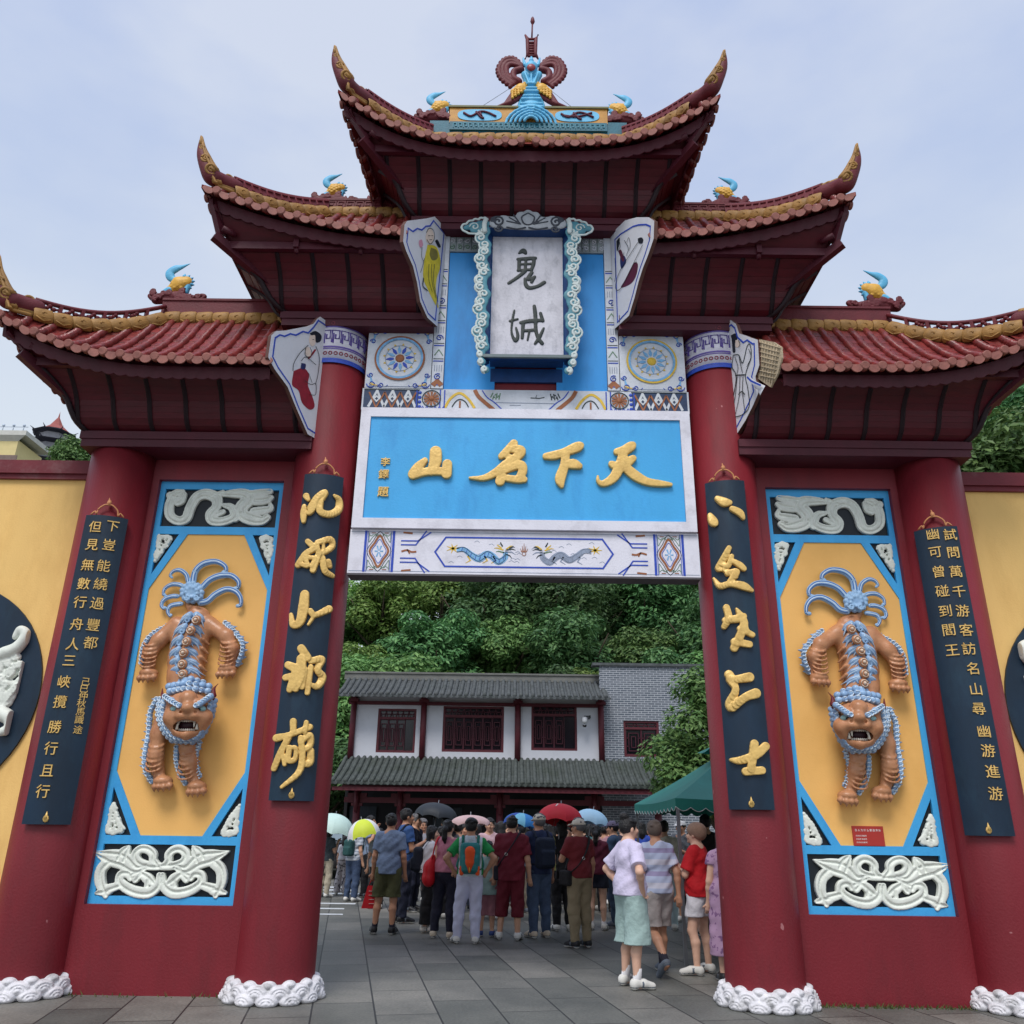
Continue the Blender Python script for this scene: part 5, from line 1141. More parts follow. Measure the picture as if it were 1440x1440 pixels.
# ---- small red notice under the rightward lion (its code square is left out)
NOT = thing('notice_plate', 'small red notice plate with white print on the yellow panel over a scroll', 'notice', tuple(at(1221, 1190, .27)))
m = MB(); a, b = at(1201, 1190, .268), at(1241, 1162, .268); m.box((a[0], .262, a[2]), (b[0], .2745, b[2])); m.build('plate', mat('notice_red', srgb(176, 52, 44), .5, .08), NOT)
m = MB()
t_ = '古人为什么要造鬼城'
for i, ch in enumerate(t_): put_glyph(m, ch, (a[0]+.035+i*(b[0]-a[0]-.06)/8.4, .2612, b[2]-.038), (1, 0, 0), (0, 0, 1), (0, -1, 0), .024, .01, .01)
for j in range(3):
    for i in range(6): put_glyph(m, '扫码听讲解吧'[i], (a[0]+.035+i*.018, .2612, b[2]-.09-.03*j), (1, 0, 0), (0, 0, 1), (0, -1, 0), .016, .01, .005)
m.build('print', mat('print_white', srgb(232, 224, 220), .6, .05), NOT)
# ================================================================ YELLOW SIDE WALLS + medallions
COPE = mat('coping_red', srgb(112, 34, 44), .6, .2, 3, .1, 50, srgb(150, 120, 118), .5, 2.2)
for s in (-1, 1):
    Wt = thing('boundary_wall', ('yellow wall with dark medallion and dragon edge, joined to the signed couplet column', 'yellow wall with dark medallion, joined to the unsigned couplet column')[s > 0], 'wall', (s*6.9, .45, 0), 'yellow walls beside the gateway')
    m = MB(); m.box((min(s*4.72, s*9.5), .34, 0), (max(s*4.72, s*9.5), .7, 5.2)); m.build('wall_face', YEL, Wt)
    m = MB(); m.box((min(s*4.72, s*9.5), .27, 5.2), (max(s*4.72, s*9.5), .78, 5.36)); m.box((min(s*4.72, s*9.5), .30, 5.14), (max(s*4.72, s*9.5), .75, 5.2)); m.build('coping', COPE, Wt)
    cx, cz, rr = (s*6.22, 2.72, 1.18)
    m = MB(); n_ = 56; ringp = lambda r_, y: [(cx+r_*math.cos(2*math.pi*i/n_), y, cz+r_*math.sin(2*math.pi*i/n_)) for i in range(n_)]
    m.add(ringp(rr, .335)+ringp(rr, .31), [(i, (i+1) % n_, n_+(i+1) % n_, n_+i) for i in range(n_)]+[tuple(range(n_, 2*n_))]); MED = m.build('medallion', NAVY, Wt)
    f = SDF((min(cx-s*.95, cx+s*.95), .17, cz-.85), (max(cx-s*.95, cx+s*.95), .33, cz+.85), .012); rn = random.Random(9)
    inn = -s   # towards the gate
    for k in range(330):
        u, v = rn.uniform(-.1, 1.06), rn.uniform(-.36, .40)
        if u > .6 and abs(v-.04) > .37*(1-((u-.6)/.49)**2)+.03: continue
        x, z = cx+inn*u, cz+.06+v
        f.ell((x, .30, z), (.055, .03, .045), .012)
        if k % 2 == 0: f.path(spiral((x, .268, z), (1, 0, 0), (0, 0, rn.choice((-1, 1))), .042, .010, rn.uniform(0, 6), 1.2, 8), .014, .004)
    f.path(spline([(cx+inn*.72, .29, cz+.40), (cx+inn*.86, .28, cz+.47), (cx+inn*.93, .27, cz+.60), (cx+inn*.86, .27, cz+.66), (cx+inn*.82, .27, cz+.58)], 5), np.linspace(.07, .03, 21), .012)
    f.path(spline([(cx+inn*.76, .29, cz-.18), (cx+inn*.95, .28, cz-.26), (cx+inn*.98, .27, cz-.36), (cx+inn*.90, .27, cz-.40)], 5), np.linspace(.08, .04, 16), .012)
    f.mesh('dragon_relief', STONEW, MED)
    f = SDF((min(cx+inn*.55, cx+inn*.85), .2, cz-.62), (max(cx+inn*.55, cx+inn*.85), .33, cz-.25), .012)
    f.path(spiral((cx+inn*.66, .29, cz-.43), (1, 0, 0), (0, 0, 1), .11, .02, 0, 1.5, 14), .03, .01); f.mesh('red_scroll', mat('red_lacquer', srgb(140, 40, 58), .4, .2, 10), MED)
# ================================================================ PAINTED GABLE BOARDS closing the roof ends
FACE = mat('board_white', srgb(216, 216, 222), .55, .06, 4, .06, 50, srgb(160, 160, 168), .4, 4)
SKINP = mat('painted_skin', srgb(226, 206, 192), .6, .08, 20); DRED = mat('painted_crimson', srgb(140, 26, 44), .6, .3, 14); DYEL = mat('painted_yellow', srgb(216, 196, 52), .6, .2, 16); OLIVE = mat('painted_olive', srgb(128, 118, 56), .6, .25, 16); HAIRP = mat('painted_black', srgb(22, 26, 38), .6, .2); PINKP = mat('painted_pink', srgb(200, 140, 160), .6, .2); NAVP = mat('painted_navy', srgb(30, 40, 92), .6, .2); PLUM = mat('painted_plum', srgb(88, 26, 52), .6, .2)
GB = [FACE, COBALT, INK, SKINP, DRED, DYEL, OLIVE, HAIRP, PINKP, NAVP, PLUM]
def gable(label, outline, W, E_, cr, paint, scal):
    """outline, paint traced in crop units; W, E_ = wall-side and eave-side (x, y) of the board's vertical plane"""
    W, E_ = np.array(W), np.array(E_); d = unit(np.array([*(E_-W), 0])); nrm = unit(np.cross(d, (0, 0, 1))); 
    if nrm@(CAM-np.array([*W, 6.5])) < 0: nrm = -nrm
    p0 = np.array([*W, 0.])
    def P(x, y, o=0.0):
        v = ray(*cr(x, y)); t = ((p0-CAM)@nrm)/(v@nrm); return CAM+v*t+nrm*o
    pts = [P(x, y) for x, y in outline]
    base = min(pts, key=lambda p: p[2]); T_ = thing('gable_board', label, 'painted board', tuple(base), 'painted boards at the roof ends')
    m = MB(); m.prism([p-nrm*.045 for p in pts], nrm*.045, 0, 1); m.build('panel', [FACE, mat('board_edge', srgb(92, 60, 52), .7, .2)], T_)
    m = MB(); c = np.mean([[x, y] for x, y in outline], 0)
    ins = [(x+(c[0]-x)*.085, y+(c[1]-y)*.05) for x, y in scal]
    m.strip([P(x, y, .001) for x, y in ins], .018, nrm, .003, 1, True)
    for k, (mi, poly, w_) in enumerate(paint):
        if w_ is None:
            S = spline(poly+[poly[0]], 4)[:-1]; m.add([P(x, y, .002+.0006*k) for x, y in S], [tuple(range(len(S)))], mi)
        else:
            S = spline(poly, 4); m.strip([P(x, y, .004+.0006*k) for x, y in S], w_, nrm, .002, mi)
    m.build('painting', GB, T_)
    return T_
cA = crop(360, 280, 3.6)
gable('white gable board painted with a lady in a crimson skirt holding a round fan', [(325, 595), (378, 632), (318, 1222), (262, 1190), (205, 1060), (160, 950), (95, 862), (62, 800), (78, 690), (100, 668), (150, 665), (200, 655), (255, 645), (292, 630), (310, 605)], (-2.33, -.10), (-2.70, -.90), cA,
  [(4, [(190, 870), (240, 855), (268, 890), (262, 940), (285, 1000), (296, 1050), (270, 1066), (232, 1030), (215, 970), (182, 940)], None), (3, [(272, 690), (300, 680), (300, 730), (282, 745), (268, 720)], None), (7, [(270, 680), (300, 668), (330, 690), (325, 720), (302, 725), (298, 690), (280, 690)], None), (4, [(296, 760), (302, 766), (272, 806), (262, 806)], None), (9, [(228, 830), (250, 836), (246, 860), (226, 858)], None), (3, [(248, 755), (268, 750), (276, 790), (254, 795)], None),
   (2, [(262, 740), (220, 780), (190, 830), (184, 870)], .007), (2, [(300, 745), (318, 800), (312, 880), (298, 940)], .007), (2, [(250, 750), (246, 790), (268, 800), (280, 780), (270, 750)], .006), (2, [(244, 920), (275, 940), (300, 935), (298, 990), (268, 990)], .006), (2, [(225, 820), (250, 800), (300, 840)], .006), (2, [(262, 880), (280, 930)], .006), (2, [(282, 712), (290, 712)], .006)],
  [(325, 605), (372, 636), (316, 1212), (266, 1180), (210, 1056), (166, 944), (102, 856), (72, 798), (86, 698), (112, 682), (138, 690), (170, 676), (200, 684), (240, 664), (268, 672), (300, 640)])
gable('white gable board painted with a bald monk in a long yellow robe', [(905, 88), (972, 162), (918, 645), (868, 600), (832, 520), (815, 420), (795, 340), (760, 262), (745, 215), (752, 130), (765, 110), (815, 104), (862, 98)], (-1.04, -.10), (-1.37, -.90), cA,
  [(5, [(868, 230), (915, 245), (935, 330), (915, 400), (910, 470), (924, 548), (905, 530), (868, 455), (846, 400), (850, 320)], None), (6, [(885, 245), (915, 260), (918, 300), (892, 310), (878, 280)], None), (3, [(866, 160), (884, 150), (900, 180), (892, 225), (868, 222), (858, 195)], None), (7, [(905, 212), (918, 206), (934, 240), (922, 244)], None), (8, [(824, 210), (838, 206), (844, 234), (832, 246), (824, 230)], None),
   (2, [(838, 245), (836, 290), (848, 320)], .006), (2, [(860, 170), (874, 148), (896, 160), (900, 200), (880, 228), (862, 205)], .007), (2, [(850, 300), (840, 340), (830, 372)], .006), (2, [(846, 400), (842, 440), (866, 465)], .016), (2, [(885, 330), (888, 420), (908, 500)], .006), (2, [(900, 330), (895, 420), (918, 520)], .006), (2, [(872, 330), (870, 400), (888, 470)], .006), (2, [(868, 186), (878, 186)], .006), (2, [(884, 186), (892, 186)], .006), (2, [(874, 206), (886, 206)], .006)],
  [(905, 100), (962, 168), (914, 630), (874, 594), (840, 516), (824, 420), (804, 336), (770, 258), (756, 214), (764, 140), (790, 158), (815, 142), (840, 150), (862, 130), (885, 128)])
cB = crop(740, 280, 3.6)
gable('white gable board painted with a figure carrying a long pale pole and plum robe', [(620, 92), (648, 110), (645, 200), (618, 280), (590, 350), (568, 420), (548, 500), (520, 590), (446, 658), (426, 180), (500, 108), (560, 92)], (1.07, -.10), (1.38, -.90), cB,
  [(10, [(545, 320), (566, 330), (556, 390), (528, 430), (480, 448), (500, 410)], None), (9, [(478, 280), (500, 290), (506, 320), (484, 352), (476, 320)], None), (10, [(466, 262), (482, 258), (498, 308), (486, 312)], None), (7, [(458, 212), (474, 196), (470, 240), (460, 262)], None), (7, [(566, 200), (584, 194), (594, 206), (588, 224), (570, 222)], None),
   (2, [(470, 200), (478, 240), (466, 262)], .007), (2, [(500, 210), (520, 250), (508, 290)], .007), (2, [(568, 220), (480, 360), (455, 440), (470, 462), (500, 420), (592, 232)], .008), (2, [(512, 220), (522, 196), (530, 230), (524, 262)], .006), (2, [(452, 300), (456, 380), (450, 420)], .006), (2, [(500, 270), (490, 300)], .006)],
  [(612, 120), (636, 130), (632, 200), (606, 280), (580, 350), (558, 420), (538, 495), (512, 580), (454, 640), (440, 200), (470, 172), (540, 130), (570, 122)])
G4 = gable('torn white gable board painted with an ink outlined lady, peeled to bare mesh', [(1035, 612), (1062, 632), (1078, 680), (1110, 690), (1140, 702), (1172, 712), (1180, 840), (1160, 900), (1176, 980), (1150, 1040), (1110, 1120), (1045, 1222), (1018, 1190), (988, 640)], (2.36, -.10), (2.66, -.90), cB,
  [(7, [(1036, 690), (1060, 680), (1072, 700), (1058, 730), (1060, 772), (1046, 774), (1042, 720)], None), (3, [(1060, 715), (1078, 715), (1080, 745), (1062, 750)], None),
   (2, [(1050, 790), (1044, 850), (1064, 890), (1058, 960), (1036, 1060), (1030, 1100), (1090, 1095), (1130, 1050), (1124, 960), (1112, 890), (1140, 800), (1136, 740), (1120, 745), (1098, 830), (1078, 790), (1050, 790)], .010), (2, [(1060, 892), (1112, 890)], .014), (2, [(1070, 900), (1060, 1000), (1042, 1090)], .008), (2, [(1100, 900), (1098, 980), (1110, 1080)], .008), (2, [(1085, 900), (1080, 1000), (1062, 1090)], .007), (2, [(1080, 800), (1098, 880)], .008), (2, [(1060, 800), (1075, 850), (1070, 885)], .007), (2, [(1078, 990), (1095, 975), (1110, 990)], .012), (2, [(1130, 760), (1142, 800), (1120, 850)], .007), (2, [(1078, 715), (1086, 735), (1078, 750)], .006)],
  [(1032, 625), (1052, 642), (1068, 692), (1100, 720), (1120, 706), (1150, 726), (1160, 726), (1162, 838), (1146, 900), (1156, 980), (1132, 1036), (1096, 1110), (1046, 1200), (1028, 1176), (1000, 656)])
W4, E4 = np.array([2.36, -.10, 0]), np.array([2.66, -.90, 0]); d4 = unit(E4-W4); n4 = unit(np.cross(d4, (0, 0, 1))); n4 = n4 if n4@(CAM-W4) > 0 else -n4
def P4(x, y, o): v = ray(*cB(x, y)); t = ((W4-CAM)@n4)/(v@n4); return CAM+v*t+n4*o
MESHM = mat('bare_mesh', srgb(186, 168, 140), .8, .2, 20, .4, 60, srgb(120, 108, 88), .6, 12)
m = MB(); m.prism([P4(x, y, -.05) for x, y in ((1168, 706), (1240, 720), (1278, 745), (1282, 800), (1262, 880), (1225, 950), (1160, 905), (1176, 840))], n4*.02); m.build('torn_mesh', MESHM, G4)
m = MB()
for i in range(7): m.tube([P4(1172+15*i, 712+4*i, -.026), P4(1165+12*i, 900+6*i, -.026)], .006, 5, 0)
for j in range(8): m.tube([P4(1172, 722+24*j, -.024), P4(1276-4*j, 752+22*j, -.024)], .006, 5, 0)
m.build('wire', MESHM, G4)
m = MB(); m.grid([[P4(x, y, o) for x, y, o in ((1140, 900, .02), (1180, 925, .06), (1222, 948, .03))], [P4(x, y, o) for x, y, o in ((1150, 925, .04), (1185, 950, .09), (1224, 960, .05))], [P4(x, y, o) for x, y, o in ((1160, 960, .0), (1190, 965, .05), (1216, 1000, .08))]], 0, True); m.strip([P4(1148, 908, .075), P4(1180, 930, .105), P4(1218, 950, .075)], .02, n4, .004, 1); m.build('peeled_flap', [FACE, COBALT], G4)
# ================================================================ ROOF ORNAMENTS
def rbird(x, z, face, label, sc=1.0, mound=True):
    T_ = thing('ridge_bird', label, 'roof ornament', (x, YCEN, z), 'bird ornaments on the gateway ridges')
    F = lambda dx, dz, dy=0: (x+face*dx*sc, YCEN+dy, z+dz*sc)
    f = SDF((x-.32*sc, YCEN-.2, z-.06), (x+.32*sc, YCEN+.2, z+.62*sc), .008)
    f.path([F(-.07, .20), F(.0, .17), F(.08, .10)], [.070*sc, .088*sc, .055*sc], .03, sq=(1, .7, 1))
    for i in range(-2, 3):
        for j in range(-2, 3):
            u, v = .036*i+.018*(j % 2), .034*j
            if (u/.085)**2+(v/.075)**2 < 1: f.ell(F(u*.82+v*.57, .165-u*.57+v*.82, -.058+.02*((u/.085)**2+(v/.075)**2)), (.020*sc, .014, .018*sc), .003)
    f.mesh('body', PHY, T_)
    f = SDF((x-.36*sc, YCEN-.2, z-.06), (x+.36*sc, YCEN+.2, z+.66*sc), .008)
    f.path(spline([F(.03, .22), F(.10, .25), F(.125, .32), F(.07, .375), F(.01, .40), F(-.075, .445)], 5), np.interp(np.linspace(0, 1, 26), [0, .3, .6, 1], [.030, .048, .042, .005])*sc, .006, sq=(1, .6, 1))
    f.path(spline([F(.085, .09), F(.135, .06), F(.165, .015)], 4), np.linspace(.045, .025, 9)*sc, .01)
    for i in range(3): f.cap(F(.12+.02*i, .04), F(.15+.025*i, -.01), .022*sc, .010, .006)
    for i in range(6): a = math.radians(95+24*i); f.cap(F(-.03+.10*math.cos(a), .19+.085*math.sin(a)), F(-.03+.135*math.cos(a), .19+.12*math.sin(a)), .022*sc, .006, .004)
    f.path([F(-.10, .17), F(-.08, .06)], [.03*sc, .035*sc], .01)
    f.mesh('plumage', PHX, T_)
    f = SDF((x-.42*sc, YCEN-.22, z-.12), (x+.42*sc, YCEN+.22, z+.2*sc), .011); rn = random.Random(2)
    f.path([F(-.22, -.03), F(0, .0), F(.22, -.03)], [.05*sc, .07*sc, .05*sc], .02, sq=(1, .9, 1))
    for i in range(18): p = F(rn.uniform(-.26, .26), rn.uniform(-.06, .05), -.065); f.path(spiral(p, (1, 0, 0), (0, 0, rn.choice((-1, 1))), .042, .010, rn.uniform(0, 6), 1.2, 8), .014, .006)
    for sgn in (-1, 1): f.path(spline([F(sgn*.18, .0), F(sgn*.26, .035), F(sgn*.30, .02), F(sgn*.27, -.02)], 4), [.022]*13, .008)
    f.mesh('cloud_mound', RIDGE, T_)
rbird(-4.33, 7.56, -1, 'blue and yellow bird ornament on the low roof ridge behind the signed couplet side', 1.15); rbird(4.33, 7.58, 1, 'blue and yellow bird ornament on the low roof ridge near the wooded hillside', 1.15)
rbird(-2.52, 9.09, -1, 'blue and yellow bird ornament on the middle roof ridge above the yellow robed monk', 1.0); rbird(2.60, 9.11, 1, 'blue and yellow bird ornament on the middle roof ridge above the plum robed figure', 1.0)
rbird(-1.22, 10.53, -1, 'blue and yellow bird ornament on the topmost ridge, facing the monk board side', 1.05); rbird(1.26, 10.52, 1, 'blue and yellow bird ornament on the topmost ridge, facing the torn board side', 1.05)
# top ridge panel
m = MB(); m.box((-1.32, YCEN-.07, 10.02), (1.34, YCEN+.07, 10.40)); m.box((-1.05, YCEN-.10, 10.22), (1.07, YCEN+.10, 10.36))
TR = m.build('top_ridge', [mat('ridge_teal', srgb(36, 100, 118), .55, .2, 10, .15, 50)], R_TOP[0])
m = MB(); m.box((-1.06, YCEN-.08, 10.36), (1.08, YCEN+.08, 10.62)); m.build('ridge_panel', mat('ridge_gold', srgb(196, 142, 62), .55, .2, 6, .1, 50, srgb(150, 96, 50), .5, 4), R_TOP[0])
m = MB(); m.box((-1.08, YCEN-.10, 10.62), (1.10, YCEN+.10, 10.65)); m.build('ridge_cap', mat('ridge_olive', srgb(110, 110, 70), .6, .2), R_TOP[0])
m = MB()
for i in range(30):
    x = -1.0+i*.0685
    m.strip([(x, YCEN-.103, 10.25), (x, YCEN-.103, 10.325), (x+.045, YCEN-.103, 10.325), (x+.045, YCEN-.103, 10.275), (x+.022, YCEN-.103, 10.275)], .008, FN, .006, 1)
for s in (-1, 1):
    c = np.array([s*.66+.01, YCEN-.083, 10.49]); m.prism([c+np.array([.30*math.copysign(abs(math.cos(t))**.6, math.cos(t)), 0, .10*math.copysign(abs(math.sin(t))**.8, math.sin(t))]) for t in np.linspace(0, 6.283, 29)[:-1]], (0, -.006, 0), 0)
    for S in ([(-.22, .03), (-.12, -.03), (.0, .05), (.1, .04), (.22, -.03)], [(-.05, .05), (.02, -.05), (.06, -.06)], [(-.2, .0), (.0, -.02), (.2, .05)] if s > 0 else [(.0, .04), (.03, -.04)]):
        m.tube([c+np.array([u, -.012, v]) for u, v in spline(S, 4)], .016, 6, 2)
m.build('ridge_relief', [PHX, TEAL, PLUM], R_TOP[0])
# phoenix finial
def zf(x, y, w=0.0): return at(640+x/6.545, 20+y/6.545, YCEN-w)
PH = thing('phoenix_finial', 'tall blue phoenix finial with curled maroon tails and a spire on the topmost ridge', 'roof ornament', (.03, YCEN, 10.6))
f = SDF((-.75, YCEN-.26, 10.15), (.80, YCEN+.2, 12.1), .011)
f.path([zf(700, 900), zf(700, 720), zf(700, 560), zf(702, 480)], [.22, .125, .085, .085], .03, sq=(1, .6, 1))
f.ell(zf(702, 488, .05), (.09, .07, .09), .02)
f.path([zf(640, 560, .0), zf(690, 650, .02)], [.05, .06], .03); f.path([zf(770, 560), zf(712, 650, .02)], [.05, .06], .03)
f.path([zf(700, 900), zf(560, 950)], [.12, .07], .04, sq=(1, .7, 1)); f.path([zf(700, 900), zf(850, 955)], [.12, .07], .04, sq=(1, .7, 1))
for s, bx in ((-1, 640), (1, 766)): f.path([zf(bx, 470), zf(bx+s*14, 400)], [.03, .01], .01)
f.path([zf(702, 430), zf(702, 392)], [.035, .014], .01)
for i in range(7):
    y = 640+i*36; half = 22+i*13
    for x in np.linspace(-half, half, 3+i): f.ell(zf(702+x, y+8*(i % 2), .085+.012*i*.4), (.034, .03, .026), .008)
for r_ in (.07, .12, .17, .22, .27): f.path([zf(698, 975, .16)+np.array([r_*1.25*math.cos(t), .25*r_*abs(math.cos(t)), r_*.95*math.sin(t)]) for t in np.linspace(.05, 3.09, 12)], .019, .01)
f.path([zf(702, 520, .085), zf(700, 620, .10)], [.022, .012], .01)
for s in (-1, 1): f.path([zf(702+s*60, 540, .05), zf(702+s*20, 640, .10)], .018, .01)
f.mesh('body', PHX, PH)
m = MB(); m.ball(zf(700, 490, .12), .062, 12, 0, (1, .5, 1)); m.build('jewel', mat('jewel_red', srgb(140, 50, 54), .4, .15), PH)
for s in (-1, 1):
    X = lambda x: 702+s*(702-x)*-1 if s < 0 else 702+(702-x)
    Z = lambda x, y, w=0: zf(X(x) if s > 0 else x, y, w)
    f = SDF((-.75, YCEN-.2, 10.15), (.80, YCEN+.2, 12.1), .010)
    f.path([Z(655, 660, .02), Z(610, 690, .05), Z(540, 715, .04)], [.05, .085, .05], .03, sq=(1, .7, 1))
    for i in range(5):
        for j in range(4): f.ell(Z(640-28*i, 665+18*i-22*j+30+2*j, .09), (.022, .02, .022), .005)
    f.mesh('wing_shoulder', PHY, PH)
    f = SDF((-.75, YCEN-.2, 10.15), (.80, YCEN+.2, 12.1), .010)
    for i in range(6): f.path([Z(625-20*i, 750-2*i, .03), Z(545-16*i, 800+6*i, .04), Z(470-18*i, 860-2*abs(i-3), .02)], [.032, .032, .018], .006)
    f.path(spline([Z(590, 620), Z(540, 590), Z(545, 530), Z(610, 510)], 5), .045, .01)
    for k, rad in enumerate((1.0, .78, .58)):
        S = spline([Z(515+20*k, 660-14*k), Z(430+30*k, 590-8*k), Z(405+34*k, 510), Z(450+20*k, 430+22*k), Z(530, 412+26*k), Z(612, 470+8*k)], 6)
        f.path(S, np.interp(np.linspace(0, 1, len(S)), [0, .5, 1], [.030, .036, .03]), .006)
    S = spline([Z(505, 670), Z(415, 595), Z(388, 510), Z(440, 422), Z(530, 400), Z(610, 455)], 6)
    for i in range(0, len(S)-1, 2): f.ell(S[i], (.03, .03, .03), .006)
    f.mesh('tail', RIDGE, PH)
m = MB(); 
for s in (-1, 1):
    m.tube([zf(704+s*60, 190), zf(704+s*40, 225), zf(704+s*36, 300), zf(704+s*34, 365), zf(704+s*60, 412)], [.012, .026, .028, .028, .012], 7, 0)
for y in (230, 262, 290, 312, 335, 360, 385): m.tube([zf(704-38, y), zf(704+38, y)], .020, 6, 0)
m.tube([zf(706, 225), zf(711, 90)], [.014, .013], 6, 0); m.tube([zf(711, 100), zf(713, 70), zf(713, 40), zf(714, 22)], [.008, .034, .024, .003], 8, 0); m.build('spire', RIDGE, PH)
m = MB(); m.tube([zf(500, 685), zf(225, 862)], .004, 4, 0); m.tube([zf(880, 700), zf(1105, 880)], .004, 4, 0); m.build('guy_wire', mat('wire_grey', srgb(120, 124, 130), .5), PH)
# ================================================================ TWO-STOREY BUILDING behind the forecourt
GTILE = mat('grey_roof_tile', srgb(82, 86, 88), .75, .4, 6, .15, 60, srgb(58, 68, 62), .6, 2.5)
MOSS = mat('mossy_roof_tile', srgb(74, 80, 78), .75, .4, 6, .15, 60, srgb(50, 60, 46), .8, 1.1)
PLAST = mat('white_plaster', srgb(206, 208, 216), .8, .05, 2, .05, 50, srgb(150, 152, 156), .4, 1.0)
DWOOD = mat('dark_red_wood', srgb(92, 34, 44), .55, .2, 5, .06, 50)
LATT = mat('lattice_wood', srgb(78, 28, 42), .5, .2, 6)
PANEG = mat('dark_glass', srgb(26, 26, 34), .15, .1, 2, spec=.6)
DARKI = mat('interior_shade', srgb(30, 30, 34), .8, .2)  # shade inside the building, put into the walls as a near-black colour
SLATE = mat('dark_shutter', srgb(44, 52, 60), .7, .2, 6, stretch=(6, 1, 1))
def brick_mat():
    m = bpy.data.materials.new('grey_brick'); m.use_nodes = True; t = m.node_tree; b = t.nodes['Principled BSDF']; n = t.nodes.new; l = t.links.new
    g_ = n('ShaderNodeNewGeometry'); mp = n('ShaderNodeMapping'); mp.inputs['Rotation'].default_value = (R(-90), 0, 0); l(g_.outputs['Position'], mp.inputs[0])
    k = n('ShaderNodeTexBrick'); k.inputs['Scale'].default_value = 1; k.inputs['Brick Width'].default_value = .23; k.inputs['Row Height'].default_value = .072; k.inputs['Mortar Size'].default_value = .008
    k.inputs['Color1'].default_value = srgb(84, 92, 104); k.inputs['Color2'].default_value = srgb(110, 116, 126); k.inputs['Mortar'].default_value = srgb(186, 190, 196); l(mp.outputs[0], k.inputs['Vector']); l(k.outputs[0], b.inputs['Base Color']); b.inputs['Roughness'].default_value = .8
    return m
BRICK = brick_mat()
YB = 20.0
def bx(px0, py0, px1, py1, Y=YB): a, b = at(px0, py1, Y), at(px1, py0, Y); return a[0], a[2], b[0], b[2]
BLD = thing('timber_shop_building', 'two-storey white walled building with grey tiled roofs, maroon windows and a brick end', 'building', (-1.5, YB, 0))
zs_, ze_ = at(700, 1068, YB)[2], at(700, 985, YB)[2]
XL, XRR, XBR = at(494, 1060, YB)[0], at(846, 1060, YB)[0], at(1010, 1000, YB)[0]
WIN = [bx(528, 997, 586, 1058), bx(621, 994, 709, 1057), bx(747, 992, 811, 1055)]
m = MB(); x = XL
for (a, b, c, d) in WIN:
    m.box((x, YB, zs_-.1), (a, YB+.25, ze_+.25)); m.box((a, YB, zs_-.1), (c, YB+.25, b)); m.box((a, YB, d), (c, YB+.25, ze_+.25)); x = c
m.box((x, YB, zs_-.1), (XRR, YB+.25, ze_+.25)); m.build('wall', PLAST, BLD)
m = MB(); zt = at(900, 937, YB)[2]; bw = bx(878, 1014, 926, 1064)
m.box((XRR, YB-.02, 0), (bw[0], YB+.25, zt)); m.box((bw[0], YB-.02, 0), (bw[2], YB+.25, bw[1])); m.box((bw[0], YB-.02, bw[3]), (bw[2], YB+.25, zt)); m.box((bw[2], YB-.02, 0), (XBR, YB+.25, zt)); m.build('brick_wall', BRICK, BLD)
m = MB(); m.box((XRR-.25, YB-.10, zt), (XBR, YB+.34, zt+.09)); m.build('brick_coping', GTILE, BLD)
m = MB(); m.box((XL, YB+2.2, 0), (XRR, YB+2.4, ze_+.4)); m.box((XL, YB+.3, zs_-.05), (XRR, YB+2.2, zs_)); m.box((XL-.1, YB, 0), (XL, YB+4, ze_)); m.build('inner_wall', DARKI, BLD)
def lattice(win, n, parent, open_right=False, Y=YB, transom=True):
    a, b, c, d = win; m = MB(); w_ = .07
    for lo, hi in (((a, b), (a+w_, d)), ((c-w_, b), (c, d)), ((a+w_, b), (c-w_, b+w_)), ((a+w_, d-w_), (c-w_, d))): m.box((lo[0], Y+.02, lo[1]), (hi[0], Y+.14, hi[1]))
    zt_ = d-(d-b)*.24 if transom else d-w_
    if transom: m.box((a+w_, Y+.02, zt_), (c-w_, Y+.14, zt_+.07))
    W_ = m.build('window', DWOOD, parent)
    g_ = MB(); g_.box((a+w_, Y+.11, b+w_), (c-w_, Y+.13, d-w_)); g_.build('pane', PANEG, W_)
    m = MB(); e = (c-a-2*w_)/n; y = Y+.06; bar = lambda p, q_: m.obox((p[0], y, p[1]), (q_[0], y, q_[1]), .022, .03, (0, 1, 0))
    for i in range(n):
        if open_right and i == n-1: continue
        x0, x1, z0, z1 = a+w_+e*i+.015, a+w_+e*(i+1)-.015, b+w_+.01, zt_-.01
        for s_ in (0, .2, .4): 
            u0, u1, v0, v1 = x0+(x1-x0)*s_*.9, x1-(x1-x0)*s_*.9, z0+(z1-z0)*s_*.7, z1-(z1-z0)*s_*.7
            bar((u0, v0), (u1, v0)); bar((u0, v1), (u1, v1)); bar((u0, v0), (u0, v1)); bar((u1, v0), (u1, v1))
        for v in (.33, .66): bar((x0, z0+(z1-z0)*v), (x0+(x1-x0)*.2, z0+(z1-z0)*v)); bar((x1, z0+(z1-z0)*v), (x1-(x1-x0)*.2, z0+(z1-z0)*v))
    if transom:
        k = max(2, n)
        for i in range(k*3): xx = a+w_+(c-a-2*w_)*(i+.5)/(k*3); bar((xx, zt_+.07), (xx+(.05 if i % 2 else -.05), d-w_))
        bar((a+w_, (zt_+d)/2), (c-w_, (zt_+d)/2))
    m.build('lattice', LATT, W_)
lattice(WIN[0], 4, BLD, True); lattice(WIN[1], 6, BLD); lattice(WIN[2], 4, BLD, True); lattice(bw, 2, BLD)
pil = [XL-.02]+[at(px, 1030, YB)[0] for px in (595, 728)]+[XRR]
